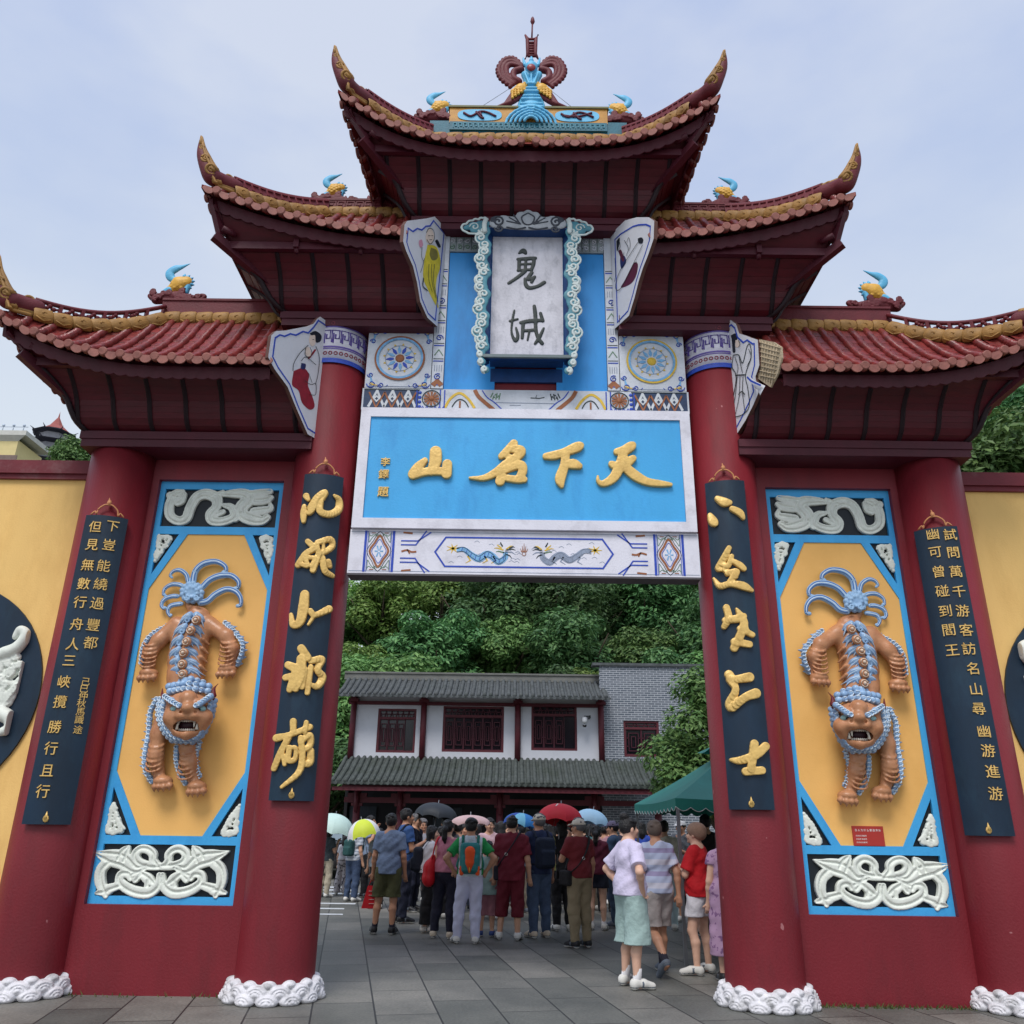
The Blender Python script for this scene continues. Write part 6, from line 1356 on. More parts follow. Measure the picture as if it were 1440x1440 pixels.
for x in pil:
    m = MB(); m.tube([(x, YB-.08, zs_-.05), (x, YB-.08, ze_+.15)], .10, 12, 0)
    m.box((x-.16, YB-.22, ze_-.12), (x+.16, YB-.02, ze_-.02)); m.box((x-.09, YB-.42, ze_-.02), (x+.09, YB-.02, ze_+.10)); m.build('post', DWOOD, BLD)
m = MB(); m.box((XL-.2, YB-.13, ze_+.10), (XRR+.12, YB-.02, ze_+.26)); m.box((XL-.2, YB-.10, ze_-.20), (XRR+.1, YB-.005, ze_-.09)); m.build('beam', DWOOD, BLD)
def tiled(name, x0, x1, y0, z0, y1, z1, par, mt, ridge=None, sp=.2):
    m = MB(); m.grid([[(x, y0, z0), (x, (y0+y1)/2, (z0+z1)/2-.05), (x, y1, z1)] for x in (x0, x1)], 0)
    m.grid([[(x, y0+.02, z0-.07), (x, y1, z1-.07)] for x in (x0, x1)], 0); m.add([(x0, y0, z0), (x1, y0, z0), (x1, y0+.02, z0-.07), (x0, y0+.02, z0-.07)], [(0, 1, 2, 3)], 0)
    rn = random.Random(len(name))
    for x in np.arange(x0+.06, x1-.02, sp):
        P = []; rr = []
        for i in range(8):
            for t in (i/8, (i+.97)/8): P.append((x+rn.uniform(-.006, .006), y0+(y1-y0)*t, z0+(z1-z0)*t-.05*math.sin(math.pi*t)+.02)); rr.append(.075 if t == i/8 else .062)
        m.tube(P, rr, 7, 0)
        m.prism([(x+sp/2+.07*math.cos(t), y0-.01, z0-.005-.08*math.sin(t)) for t in np.linspace(0, math.pi, 7)], (0, .015, 0), 0)
    o = m.build(name, mt, par)
    if ridge: m = MB(); m.box((x0-.1, y1-.12, z1-.05), (x1+.1, y1+.12, z1+ridge)); m.box((x0-.1, y1-.16, z1+ridge), (x1+.1, y1+.16, z1+ridge+.06)); m.build('ridge', mat('roof_ridge', srgb(112, 112, 108), .8, .2, 3), o)
    return o
a0 = at(474, 975, YB-.9); a1 = at(858, 985, YB-.9); b0 = at(515, 958, YB+.7)
ROOF = tiled('roof', a0[0], a1[0], YB-.9, (at(480, 972, YB-.9)[2]+a1[2])/2, YB+.7, at(700, 957, YB+.7)[2], BLD, GTILE, .17)
c0 = at(464, 1100, YB-2.0); c1 = at(936, 1103, YB-2.0)
tiled('lower_roof', c0[0], at(852, 1100, YB-2)[0], YB-2.0, at(700, 1102, YB-2)[2], YB-.02, at(700, 1068, YB)[2], BLD, MOSS)
tiled('lower_roof', at(853, 1100, YB-2)[0], c1[0], YB-1.99, at(700, 1102, YB-2)[2]-.01, YB-.03, at(700, 1068, YB)[2], BLD, MOSS)
zl = at(700, 1108, YB-1.9)[2]; yp = YB-1.05
m = MB(); m.box((c0[0]+.2, yp-.06, zl-.10), (c1[0]-.2, yp+.06, zl+.06)); m.box((c0[0]+.3, yp-.05, zl-.46), (c1[0]-.3, yp+.05, zl-.30)); m.box((c0[0]+.05, YB-1.9, zl-.13), (c1[0]-.05, YB-1.8, zl-.02)); m.build('beam', DWOOD, BLD)
for px in (502, 563, 703, 836, 925):
    x = at(px, 1130, yp)[0]; m = MB(); m.tube([(x, yp, 0), (x, yp, zl-.1)], .11, 12, 0); m.box((x-.3, yp-.07, zl-.30), (x+.3, yp+.07, zl-.18)); m.box((x-.17, yp-.08, zl-.56), (x+.17, yp+.08, zl-.47)); m.tube([(x, yp-.16, zl-.75), (x, yp-.16, zl-.15)], [.05, .08], 8, 0); m.build('post', DWOOD, BLD)
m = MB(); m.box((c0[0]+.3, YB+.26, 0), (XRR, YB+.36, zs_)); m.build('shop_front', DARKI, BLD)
for i, (p0, p1) in enumerate(((492, 530), (610, 650), (724, 775), (790, 820))):
    a, b = at(p0, 1130, YB+.2)[0], at(p1, 1130, YB+.2)[0]; m = MB(); m.box((a, YB+.2, .05), (b, YB+.255, zl-.55))
    for k in range(9): m.box((a, YB+.185, .1+k*.26), (b, YB+.2, .1+k*.26+.03))
    m.build('door', SLATE, BLD)
m = MB(); lp = at(822, 1012, YB-.4); m.obox(lp+[.18, .4, .1], lp+[.18, -.02, .1], .05, .08); m.obox(lp+[.2, 0, .1], lp+[-.02, 0, .1], .04, .06); m.build('lamp_arm', mat('lamp_grey', srgb(60, 62, 66), .5), BLD)
m = MB(); m.lathe([(0, .1), (.07, .08), (.10, -.02), (.085, -.10), (0, -.14)], tuple(lp), 14); m.build('camera_dome', mat('lamp_white', srgb(220, 222, 226), .4), BLD)
m = MB(); m.lathe([(0, .03), (.07, .03), (.05, -.04), (0, -.04)], tuple(lp-np.array([0, 0, .2])), 12); m.build('lamp_lens', mat('lens_dark', srgb(30, 30, 34), .2), BLD)
# ================================================================ HILLSIDE
def hz_(x, y):
    sm = lambda t: t*t*(3-2*t) if 0 < t < 1 else (0. if t <= 0 else 1.)
    l_ = sm((x+26)/20)
    return min(max(0, y-23.5), 26)*.60*l_+min(max(0, x-9), 17)*.80*sm((y-6)/8)
HILLM = mat('hill_undergrowth', srgb(44, 66, 36), .9, .5, .9, .6, 5, srgb(24, 38, 22), .7, .5)
X = np.concatenate([np.linspace(-120, -30, 8), np.linspace(-26, 60, 44), np.linspace(70, 160, 6)]); Y = np.concatenate([np.linspace(5, 60, 40), np.linspace(66, 120, 8)])
g = MB(); g.grid([[(x, y, hz_(x, y)-.12+.25*math.sin(x*.9)*math.cos(y*.7)*(1 if hz_(x, y) > .5 else 0)) for y in Y] for x in X], 0, True); tag(g.build('hill', HILLM), kind='structure')
def leaf_mat(name, col, col2, trans=.25):
    m = bpy.data.materials.new(name); m.use_nodes = True; t = m.node_tree; b = t.nodes['Principled BSDF']; n = t.nodes.new; l = t.links.new
    g_ = n('ShaderNodeNewGeometry'); oi = n('ShaderNodeObjectInfo'); r = n('ShaderNodeValToRGB'); r.color_ramp.elements[0].color = col; r.color_ramp.elements[1].color = col2
    l(g_.outputs['Random Per Island'], r.inputs[0])
    h = n('ShaderNodeHueSaturation'); mr = n('ShaderNodeMapRange'); mr.inputs['To Min'].default_value = .68; mr.inputs['To Max'].default_value = 1.6; l(oi.outputs['Random'], mr.inputs['Value']); l(mr.outputs[0], h.inputs['Value'])
    mr2 = n('ShaderNodeMapRange'); mr2.inputs['To Min'].default_value = .488; mr2.inputs['To Max'].default_value = .522; l(oi.outputs['Random'], mr2.inputs['Value']); l(mr2.outputs[0], h.inputs['Hue']); l(r.outputs[0], h.inputs['Color']); l(h.outputs[0], b.inputs['Base Color'])
    b.inputs['Roughness'].default_value = .5; b.inputs['Specular IOR Level'].default_value = .3
    tr = n('ShaderNodeBsdfTranslucent'); l(h.outputs[0], tr.inputs['Color']); mx_ = n('ShaderNodeMixShader'); mx_.inputs[0].default_value = trans; l(b.outputs[0], mx_.inputs[1]); l(tr.outputs[0], mx_.inputs[2]); l(mx_.outputs[0], t.nodes['Material Output'].inputs['Surface'])
    return m
LEAF = [leaf_mat('leaf_green', srgb(68, 104, 54), srgb(122, 152, 88)), leaf_mat('leaf_dark', srgb(56, 92, 54), srgb(102, 134, 82)), leaf_mat('leaf_yellow', srgb(82, 116, 50), srgb(132, 158, 82)), leaf_mat('leaf_pale', srgb(150, 152, 96), srgb(190, 184, 128))]
BARK = mat('bark', srgb(70, 60, 48), .9, .3, 8, .4, 20)
def crown_mesh(name, mt, rad, hgt, nclump, nleaf, size, seed, droop=.0):
    rg = np.random.default_rng(seed); C = []; Rr = []
    for i in range(nclump):
        d = rg.normal(size=3); d /= np.linalg.norm(d); r_ = rg.uniform(.25, .95)**.6
        C.append([d[0]*rad*r_*.8, d[1]*rad*r_*.8, hgt*.5+d[2]*hgt*.42*r_]); Rr.append(rg.uniform(.22, .42)*rad)
    C = np.array(C); Rr = np.array(Rr); k = rg.integers(0, nclump, nleaf); d = rg.normal(size=(nleaf, 3)); d /= np.linalg.norm(d, axis=1)[:, None]
    P = C[k]+d*(Rr[k]*rg.uniform(.55, 1.08, nleaf)**.7)[:, None]*[1, 1, .72]
    nrm = d+np.array([0, 0, .9])+rg.normal(size=(nleaf, 3))*.45; nrm /= np.linalg.norm(nrm, axis=1)[:, None]
    t = rg.normal(size=(nleaf, 3)); t -= nrm*(t*nrm).sum(1)[:, None]; t /= np.linalg.norm(t, axis=1)[:, None]; t[:, 2] -= droop; b = np.cross(nrm, t)
    s_ = size*rg.uniform(.6, 1.3, nleaf)[:, None]
    V = np.stack([P-t*s_, P+b*s_*.42+nrm*s_*.12, P+t*s_, P-b*s_*.42+nrm*s_*.12], 1).reshape(-1, 3); Q = np.arange(nleaf*4).reshape(-1, 4)
    qmesh.raw = True; o = qmesh(name, V, Q, mt, smooth=False); qmesh.raw = False; me = o.data; bpy.data.objects.remove(o); return me
def trunk_mesh(rad, hgt, base, seed):
    rn = random.Random(seed); m = MB(); top = (rn.uniform(-.3, .3), rn.uniform(-.3, .3), base+hgt*.55)
    S = spline([(0, 0, -.6), (rn.uniform(-.12, .12), 0, base*.5), (rn.uniform(-.2, .2), rn.uniform(-.2, .2), base+.2), top], 4); m.tube(S, np.linspace(.09*rad, .03*rad, len(S)), 8, 0)
    for i in range(7):
        a = rn.uniform(0, 6.28); z0 = base*rn.uniform(.7, 1.15); L_ = rad*rn.uniform(.5, .9); m.tube(spline([(0, 0, z0), (L_*.5*math.cos(a), L_*.5*math.sin(a), z0+hgt*.2), (L_*math.cos(a), L_*math.sin(a), z0+hgt*rn.uniform(.3, .6))], 3), np.linspace(.035*rad, .008*rad, 7), 6, 0)
    o = m.build('trunk', BARK); me = o.data; bpy.data.objects.remove(o); return me
KINDS_ = [(0, 2.6, 4.6, 26, 12000, .145), (1, 2.8, 4.2, 24, 12000, .145), (0, 2.3, 5.2, 28, 12000, .13), (2, 2.3, 3.9, 22, 10000, .135), (1, 3.1, 5.0, 30, 14000, .15)]
CRN = [(crown_mesh('crown', LEAF[k[0]], k[1], k[2], k[3], k[4], k[5], 30+i), trunk_mesh(k[1], k[2], 1.6, i)) for i, k in enumerate(KINDS_)]
def tree(x, y, z, kind, sc, label, group=None, base=1.6, rz=None, crn=None, name='broadleaf_tree'):
    T_ = thing(name, label, 'tree', (x, y, z), group, random.uniform(0, 6.28) if rz is None else rz); T_.scale = (sc, sc, sc)
    c, t = crn or CRN[kind]
    o = bpy.data.objects.new('crown', c); COL.objects.link(o); o.parent = T_; o.location = (0, 0, base*.8)
    o = bpy.data.objects.new('trunk', t); COL.objects.link(o); o.parent = T_
    return T_
HLAB = ['leafy green tree on the wooded slope above the grey roof', 'dark green tree on the wooded slope above the grey roof', 'tall feathery green tree on the wooded slope above the grey roof', 'yellow green tree on the wooded slope above the grey roof', 'broad dark tree on the wooded slope above the grey roof']
rn = random.Random(21)
for row, (y, n_, x0, x1) in enumerate(((25.5, 6, -8.5, 10), (29.5, 7, -10, 12), (34, 8, -12, 15), (40, 8, -14, 18), (46, 9, -16, 20), (52, 10, -18, 24))):
    for i in range(n_):
        x = x0+(x1-x0)*(i+.5)/n_+rn.uniform(-.7, .7); yy = y+rn.uniform(-1, 1); k = rn.choice((0, 0, 1, 1, 2, 4, 4, 3) if row > 0 else (0, 1, 2, 1, 4))
        if row == 1 and i == 4: k = 3
        if row in (2, 3) and i == 1: k = 3
        tree(x, yy, hz_(x, yy)-.3, k, rn.uniform(.9, 1.25), HLAB[k], 'trees on the slope behind the building')
for x, y in ((-1.2, 38), (.6, 43), (-2.4, 44.5), (-.6, 50), (1.5, 37.5)): tree(x, y, hz_(x, y)-.3, 4, 1.2, HLAB[4], 'trees on the slope behind the building')
for i, (x, y) in enumerate(((-13, 27), (-17, 28), (-21, 27), (-15.5, 32), (-19.5, 33), (-25, 30), (-17, 39), (-23, 38))): tree(x, y, hz_(x, y)-.3, (0, 1, 4, 1, 0, 4, 1, 0)[i], 1.0, HLAB[(0, 1, 4, 1, 0, 4, 1, 0)[i]], 'trees on the slope behind the building')
RLAB = ['bushy green tree on the hillside under the low roof tip', 'dark green tree on the hillside under the low roof tip', 'slender green tree on the hillside under the low roof tip', 'yellowish tree on the hillside under the low roof tip', 'broad dark tree on the hillside under the low roof tip']
for i, (x, y) in enumerate([(19, 24), (22, 25), (25, 27), (20.5, 28), (23.5, 30), (27, 31), (30, 32), (22, 34), (26, 36), (31, 37), (18, 30), (34, 34), (29, 42), (36, 40)]):
    k = (1, 0, 4, 2, 1, 0, 4, 1, 0, 2, 4, 1, 4, 0)[i]; tree(x, y, hz_(x, y)-.4, k, rn.uniform(1.1, 1.5), RLAB[k], 'trees on the hillside beyond the plain couplet side')
# nearer planting
NEAR = (crown_mesh('crown', LEAF[0], 1.9, 4.8, 40, 24000, .09, 77), trunk_mesh(1.75, 4.6, 1.2, 9))
p = at(992, 1090, 13.0); tree(p[0]+.35, 13.0, 0, 0, .98, 'dense dark green tree in front of the brick wall beside the green canopy', None, 1.0, .4, NEAR)
p = at(486, 1050, 22.0); tree(p[0]-.6, 22.3, 0, 1, .82, 'green tree at the plain end of the shop building, left of the first window')
PALE = (crown_mesh('crown', LEAF[3], 1.5, 2.6, 22, 6000, .10, 78), trunk_mesh(1.5, 2.6, 3.8, 12))
p = at(1378, 655, 5.0); tree(p[0], 5.0, 0, 3, 1.0, 'pale cream leaved tree just above the yellow wall coping', None, 5.0, .9, PALE)
p = at(116, 650, 34.0); tree(p[0], 34, p[2]-3.4, 0, .85, 'small round green tree above the yellow wall beside the distant pagoda')
p = at(72, 655, 34.0); tree(p[0], 36, p[2]-3.0, 2, .5, 'low green tree at the foot of the distant pagoda')
# ---- far hotel and pagoda on the skyline
DB = thing('hillside_hotel', 'distant cream building with flat overhanging roof and a row of roof lamps', 'building', tuple(at(10, 640, 60)*[1, 1, 0]))
cr_ = mat('cream_wall', srgb(214, 196, 140), .8, .06, 2)
a, b = at(-60, 660, 60), at(26, 619, 60); m = MB(); m.box((a[0]-6, 60, 0), (b[0], 64, b[2])); m.build('wall', cr_, DB)
e = at(36, 612, 59.6); m = MB(); m.add([(a[0]-6, 60, b[2]-.1), (b[0], 60, b[2]-.1), (e[0], 59.6, b[2]+.35), (a[0]-6, 59.6, b[2]+.35)], [(0, 1, 2, 3)]); m.box((a[0]-6, 59.6, b[2]+.35), (e[0], 64, b[2]+.8)); m.build('roof', mat('pale_roof', srgb(196, 194, 186), .8, .1), DB)
m = MB()
for i in range(8): x = e[0]-.4-i*.95; m.tube([(x, 59.7, b[2]+.8), (x, 59.7, b[2]+1.4)], .04, 5, 0); m.ball((x, 59.7, b[2]+1.35), .14, 8, 0)
m.tube([(e[0], 59.7, b[2]+1.2), (e[0]-8, 59.7, b[2]+1.2)], .03, 5, 0); m.build('railing', mat('rail_pale', srgb(190, 200, 214), .6), DB)
m = MB(); w0, w1 = at(-20, 652, 59.9), at(24, 640, 59.9); m.box((w0[0], 59.9, w0[2]), (w1[0], 59.98, w1[2])); m.build('window', mat('far_window', srgb(120, 100, 92), .5, .2), DB)
pc = at(66, 660, 75); PG = thing('pagoda', 'distant dark tiered pagoda with red pointed top above the yellow wall', 'pagoda', (pc[0], 75, 0))
dk = mat('pagoda_tile', srgb(58, 60, 72), .8, .2); wl = mat('pagoda_wall', srgb(150, 150, 156), .8, .15)
zt = at(63, 612, 75)[2]; m = MB(); m.lathe([(1.5, 0), (1.5, zt)], (pc[0], 75, 0), 8, 0, False); m.build('tower', wl, PG)
for i in range(4):
    z = zt-i*1.25; r_ = 2.0+.22*i; m = MB(); m.lathe([(r_*1.18, z-.02), (r_*1.05, z-.12), (.9*r_, z+.05), (1.3, z+.55)], (pc[0], 75, 0), 8, 0, False); m.lathe([(r_*1.18, z-.02), (1.3, z-.2)], (pc[0], 75, 0), 8, 0, False)
    for k in range(8): a = k*math.pi/4; m.tube([(pc[0]+r_*math.cos(a), 75+r_*math.sin(a), z), (pc[0]+1.3*r_*math.cos(a), 75+1.3*r_*math.sin(a), z+.3)], [.1, .02], 5, 0)
    m.build('eave', dk, PG)
m = MB(); m.lathe([(1.5, zt+.4), (.7, zt+1.1), (.1, zt+2.2), (0, zt+3.0)], (pc[0], 75, 0), 8, 0, False); m.build('spire', mat('pagoda_red', srgb(150, 84, 78), .8, .15), PG)
# ================================================================ GREEN CANOPY
CAN = thing('canopy_tent', 'dark green pop-up canopy with scalloped valance beside the right column', 'canopy', (3.14, 4.2, 0))
CG = mat('canopy_green', srgb(36, 132, 120), .6, .12, 3, .08, 20)
x0, x1, y0, y1 = 1.93, 4.35, 2.4, 6.0; ez, pz = 1.84, 2.62; cxm, cym = (x0+x1)/2, (y0+y1)/2
m = MB(); n = 14
def tent(fx0, fx1, fy0, fy1, z0, z1, tp, sag):
    for side in range(4):
        G = []
        for i in range(n+1):
            u = i/n; c = [(fx0+(fx1-fx0)*u, fy0), (fx1, fy0+(fy1-fy0)*u), (fx1-(fx1-fx0)*u, fy1), (fx0, fy1-(fy1-fy0)*u)][side]
            row = []
            for j in range(9):
                t = j/8*tp; z = z0+(z1-z0)*t-sag*math.sin(math.pi*t)*(1-.6*abs(2*u-1))-.03*math.sin(math.pi*u)*(1-t); row.append((c[0]+(cxm-c[0])*t, c[1]+(cym-c[1])*t, z))
            G.append(row)
        m.grid(G, 0, True)
tent(x0, x1, y0, y1, ez, pz, .84, .07); tent(cxm-.42, cxm+.42, cym-.42, cym+.42, pz-.06, pz+.14, .98, .015); m.build('fabric', CG, CAN)
m = MB(); k = 0
for (ax, ay, bx_, by) in ((x0, y0, x1, y0), (x1, y0, x1, y1), (x0, y1, x1, y1), (x0, y0, x0, y1)):
    N_ = 120; G = []
    for i in range(N_+1): u = i/N_; z = ez-.03*math.sin(math.pi*u); G.append([(ax+(bx_-ax)*u, ay+(by-ay)*u, z), (ax+(bx_-ax)*u, ay+(by-ay)*u, z-.10-.045*abs(math.sin(u*math.pi*13)))])
    m.grid(G, 0)
V_ = m.build('valance', CG, CAN)
m = MB()
for (ax, ay, bx_, by) in ((x0, y0, x1, y0), (x0, y0, x0, y1)):
    m.tube([(ax+(bx_-ax)*u, ay+(by-ay)*u-.002, ez-.03*math.sin(math.pi*u)-.10-.045*abs(math.sin(u*math.pi*13))) for u in np.linspace(0, 1, 157)], .005, 4, 0)
m.build('trim', mat('trim_white', srgb(210, 214, 210), .6), V_)
for (ax, ay) in ((x0, y0), (x1, y0), (x1, y1), (x0, y1)):
    m = MB(); m.box((ax-.02+(.03 if ax == x0 else -.03), ay-.02+(.03 if ay == y0 else -.03), 0), (ax+.02+(.03 if ax == x0 else -.03), ay+.02+(.03 if ay == y0 else -.03), ez)); m.build('leg', mat('pole_grey', srgb(150, 154, 158), .4, metal=.6), CAN)
# ================================================================ PEOPLE
def cloth(name, col, var=.16, sc=6, bump=.55, rough=.8): return mat('cloth_'+name, srgb(*col), rough, var, sc, bump, 24)
def band_mat(name, c0, c1, c2, z0, per, wid):
    m = bpy.data.materials.new(name); m.use_nodes = True; t = m.node_tree; b = t.nodes['Principled BSDF']; n = t.nodes.new; l = t.links.new; b.inputs['Roughness'].default_value = .8
    tc = n('ShaderNodeTexCoord'); sp = n('ShaderNodeSeparateXYZ'); l(tc.outputs['Object'], sp.inputs[0]); a = n('ShaderNodeMath'); a.operation = 'SUBTRACT'; l(sp.outputs['Z'], a.inputs[0]); a.inputs[1].default_value = z0
    d = n('ShaderNodeMath'); d.operation = 'DIVIDE'; l(a.outputs[0], d.inputs[0]); d.inputs[1].default_value = per; f = n('ShaderNodeMath'); f.operation = 'FRACT'; l(d.outputs[0], f.inputs[0])
    r = n('ShaderNodeValToRGB'); r.color_ramp.interpolation = 'CONSTANT'; e = r.color_ramp.elements; e[0].color = c0; e[1].position = wid; e[1].color = c1
    x = e.new(wid+.28); x.color = c2; x = e.new(wid+.52); x.color = c1; l(f.outputs[0], r.inputs[0]); l(r.outputs[0], b.inputs['Base Color']); return m
def spot_mat(name, c0, c1, sc, thr):
    m = bpy.data.materials.new(name); m.use_nodes = True; t = m.node_tree; b = t.nodes['Principled BSDF']; n = t.nodes.new; l = t.links.new; b.inputs['Roughness'].default_value = .85
    tc = n('ShaderNodeTexCoord'); nz = n('ShaderNodeTexNoise'); nz.inputs['Scale'].default_value = sc; nz.inputs['Detail'].default_value = 2; l(tc.outputs['Object'], nz.inputs['Vector'])
    r = n('ShaderNodeValToRGB'); r.color_ramp.elements[0].position = thr; r.color_ramp.elements[1].position = thr+.05; r.color_ramp.elements[0].color = c0; r.color_ramp.elements[1].color = c1; l(nz.outputs['Fac'], r.inputs[0]); l(r.outputs[0], b.inputs['Base Color']); return m
SKIN = [mat('skin_%s' % n_, srgb(*c), .5, .06, 12) for n_, c in (('a', (206, 158, 130)), ('b', (188, 138, 110)), ('c', (216, 172, 148)))]
HAIR = mat('hair_black', srgb(24, 22, 24), .4, .4, 50, .7, 70, stretch=(3, 3, .5)); HAIRG = mat('hair_grey', srgb(104, 102, 104), .6, .3, 40, .3, 160); HAIRB = mat('hair_brown', srgb(126, 94, 74), .6, .2, 40, .2, 160)
WSHOE = mat('shoe_white', srgb(214, 212, 206), .6, .08, 10); BSHOE = mat('shoe_black', srgb(28, 28, 32), .5, .2, 10); GSHOE = mat('shoe_grey', srgb(96, 104, 116), .6, .2, 10); BGSHOE = mat('shoe_beige', srgb(206, 190, 168), .6, .12, 10); BLSHOE = mat('shoe_blue', srgb(52, 72, 128), .6, .2, 10); SOLE = mat('shoe_sole', srgb(226, 224, 218), .6, .05)
SOCKB = mat('sock_dark', srgb(36, 34, 46), .9, .2, 30); SOCKW = mat('sock_white', srgb(214, 212, 214), .9, .1, 30)
EYEM = mat('eye_dark', srgb(30, 22, 20), .3, .1); LIP = mat('lip_red', srgb(150, 86, 80), .5, .1)
ARMS = {'down': ((.055, .02, -.27), (.075, -.05, -.50)), 'hips': ((.19, .09, -.21), (.085, .0, -.37)), 'phone': ((.03, -.05, -.27), (-.05, -.27, -.17)), 'face': ((.05, -.12, -.22), (-.10, -.17, .04)),
        'hold': ((.04, -.06, -.26), (-.02, -.24, -.04)), 'behind': ((.10, .08, -.25), (-.05, .15, -.41)), 'cross': ((.06, -.08, -.25), (-.16, -.21, -.20)), 'swing': ((.05, .10, -.25), (.06, .10, -.48)), 'fwd': ((.05, -.06, -.26), (.05, -.20, -.42)), 'side': ((.12, .06, -.24), (.12, -.05, -.42))}
PLAB = {}
def person(px, feet, top, hd, label, sex='m', skin=0, hair=('short', HAIR), tops=None, bottom=None, shoes=WSHOE, arms=('down', 'down'), legs='stand', hat=None, look=0, h=None, socks=None, fine=False, stoop=0.0, glasses=False, wide=.94):
    g0 = atz(px, feet); H = at(px, top, g0[1])[2]
    if hat: H -= .03
    H = min(max(H, .9), 1.9); k = H/1.65; vx = h or (.0095 if fine else .0125)
    T_ = thing('person', label, 'person', tuple(g0), None, R(hd)); qmesh.raw = True
    sh = (.175 if sex == 'm' else .150)*k*wide; hw = (.088 if sex == 'm' else .092)*k; fem = sex == 'f'
    z = lambda v: v*k
    J = {}
    for s, nm in ((-1, 0), (1, 1)):
        hip = np.array([s*hw, 0, z(.86)]); kn = np.array([s*hw*1.08, -.015, z(.47)]); an = np.array([s*hw*1.15, .02, z(.085)]); toe = np.array([s*(hw*1.15+.025), -.112*k, z(.03)])
        if legs == 'walk':
            if s < 0: kn += [0, -.10*k, .01]; an += [0, -.16*k, 0]; toe += [0, -.165*k, 0]
            else: kn += [0, .02*k, 0]; an += [0, .27*k, z(.10)]; toe = an+np.array([.02, -.10*k, -.135*k])
        elif legs == 'rest':
            if s > 0: kn += [s*.04*k, -.04*k, 0]; an += [s*.06*k, -.03*k, 0]; toe += [s*.09*k, -.03*k, 0]
        S_ = np.array([s*sh, .0, z(1.335)]); e, w_ = ARMS[arms[nm]]
        E_ = S_+np.array([s*e[0], e[1], e[2]])*k; W_ = S_+np.array([s*w_[0], w_[1], w_[2]])*k
        J[s] = (hip, kn, an, toe, S_, E_, W_)
    fy = -stoop; hc = np.array([0, -.012*k+fy, z(1.548)])
    lk = R(look)
    def face(x, y, z_): return hc+k*np.array([x*math.cos(lk)-y*math.sin(lk), x*math.sin(lk)+y*math.cos(lk), z_])
    # ---- continuous body
    f = SDF((-.52*k, -.48*k, -.02), (.52*k, .48*k, H+.05), vx)
    hpz = .155 if not fem else .165
    f.ell((0, .005, z(.90)), (hpz*k, .115*k, .14*k), .05); f.ell((0, fy*.3, z(1.06)), ((.140 if not fem else .125)*k*wide, .10*k*wide, .16*k), .06); f.ell((0, fy*.6+.005, z(1.24)), ((.170 if not fem else .145)*k*wide, (.112 if not fem else .115)*k, .16*k), .06)
    f.path([(-sh*.9, fy*.8, z(1.345)), (0, fy*.8+.01, z(1.375)), (sh*.9, fy*.8, z(1.345))], [.055*k, .075*k, .055*k], .04)
    f.path([(0, fy*.8+.012, z(1.36)), (0, fy+.006, z(1.49))], [.062*k, .052*k], .03)
    for s in (-1, 1):
        hip, kn, an, toe, S_, E_, W_ = J[s]
        S_ = S_+[0, fy*.8, 0]; E_ = E_+[0, fy*.8, 0]; W_ = W_+[0, fy*.8, 0]; J[s] = (hip, kn, an, toe, S_, E_, W_)
        f.path([hip, kn], [.088*k, .058*k], .03); mid = (kn*2+an)/3+np.array([0, .022*k, 0]); f.path([kn, mid, an], [.054*k, .054*k, .036*k], .02)
        f.path([an+[0, .02, -.03*k], toe+[0, 0, .01]], [.042*k, .03*k], .02)
        f.path([S_, E_], [.052*k, .041*k], .03); f.path([E_, (E_*2+W_)/3, W_], [.041*k, .040*k, .027*k], .02)
        d = unit(W_-E_); sd = unit(np.cross(d, (s*.35, -1, .1))); up = np.cross(sd, d); pc_ = W_+d*.045*k
        f.ell(pc_, (.030*k, .030*k, .030*k), .012); f.path([W_, W_+d*.085*k], [.026*k, .031*k], .012, sq=None)
        cur = .45 if arms[0 if s < 0 else 1] in ('down', 'swing', 'side', 'behind') else 1.0
        for i in range(4):
            b = W_+d*.088*k+sd*(i-1.5)*.019*k; L_ = (.065, .075, .072, .056)[i]*k; b2 = b+d*L_*.55+up*L_*.25*cur; b3 = b2+d*L_*.35*(1-.5*cur)+up*L_*.5*cur
            f.path([b-d*.02*k, b, b2, b3], [.011*k, .0105*k, .0098*k, .0082*k], .003)
        b = W_+d*.03*k-sd*.026*k; f.path([b, b-sd*.028*k+d*.03*k+up*.01, b-sd*.028*k+d*.062*k+up*.022*k], [.013*k, .0115*k, .0088*k], .006)
    f.ell(hc+[0, .012*k, .012*k], (.076*k, .094*k, .092*k), .02); f.ell(face(0, -.025, -.05), (.058*k, .066*k, .066*k), .03)
    f.path([face(0, -.092, .005), face(0, -.108, -.028)], [.010*k, .015*k], .012); f.ell(face(0, -.088, -.088), (.022*k, .016*k, .016*k), .015); f.ell(face(0, -.088, -.055), (.026*k, .014*k, .014*k), .012)
    for s in (-1, 1):
        f.ell(face(s*.032, -.098, .006), (.018*k, .014*k, .012*k), .012, op='s'); f.ell(face(s*.077, .012, -.012), (.013*k, .022*k, .033*k), .006); f.ell(face(s*.042, -.070, -.030), (.022*k, .02*k, .02*k), .02)
    B = f.mesh('body', SKIN[skin], T_)
    # ---- face marks
    for s in (-1, 1):
        m = MB(); m.ball(face(s*.032, -.083, .004), .0125*k, 8, 0, (1.25, .7, .6)); m.build('eye', EYEM, B)
        m = MB(); m.tube([face(s*.014, -.097, .024), face(s*.034, -.094, .030), face(s*.052, -.082, .024)], [.0035*k, .0045*k, .002*k], 5, 0); m.build('brow', HAIR if hair[1] is not HAIRG else HAIRG, B)
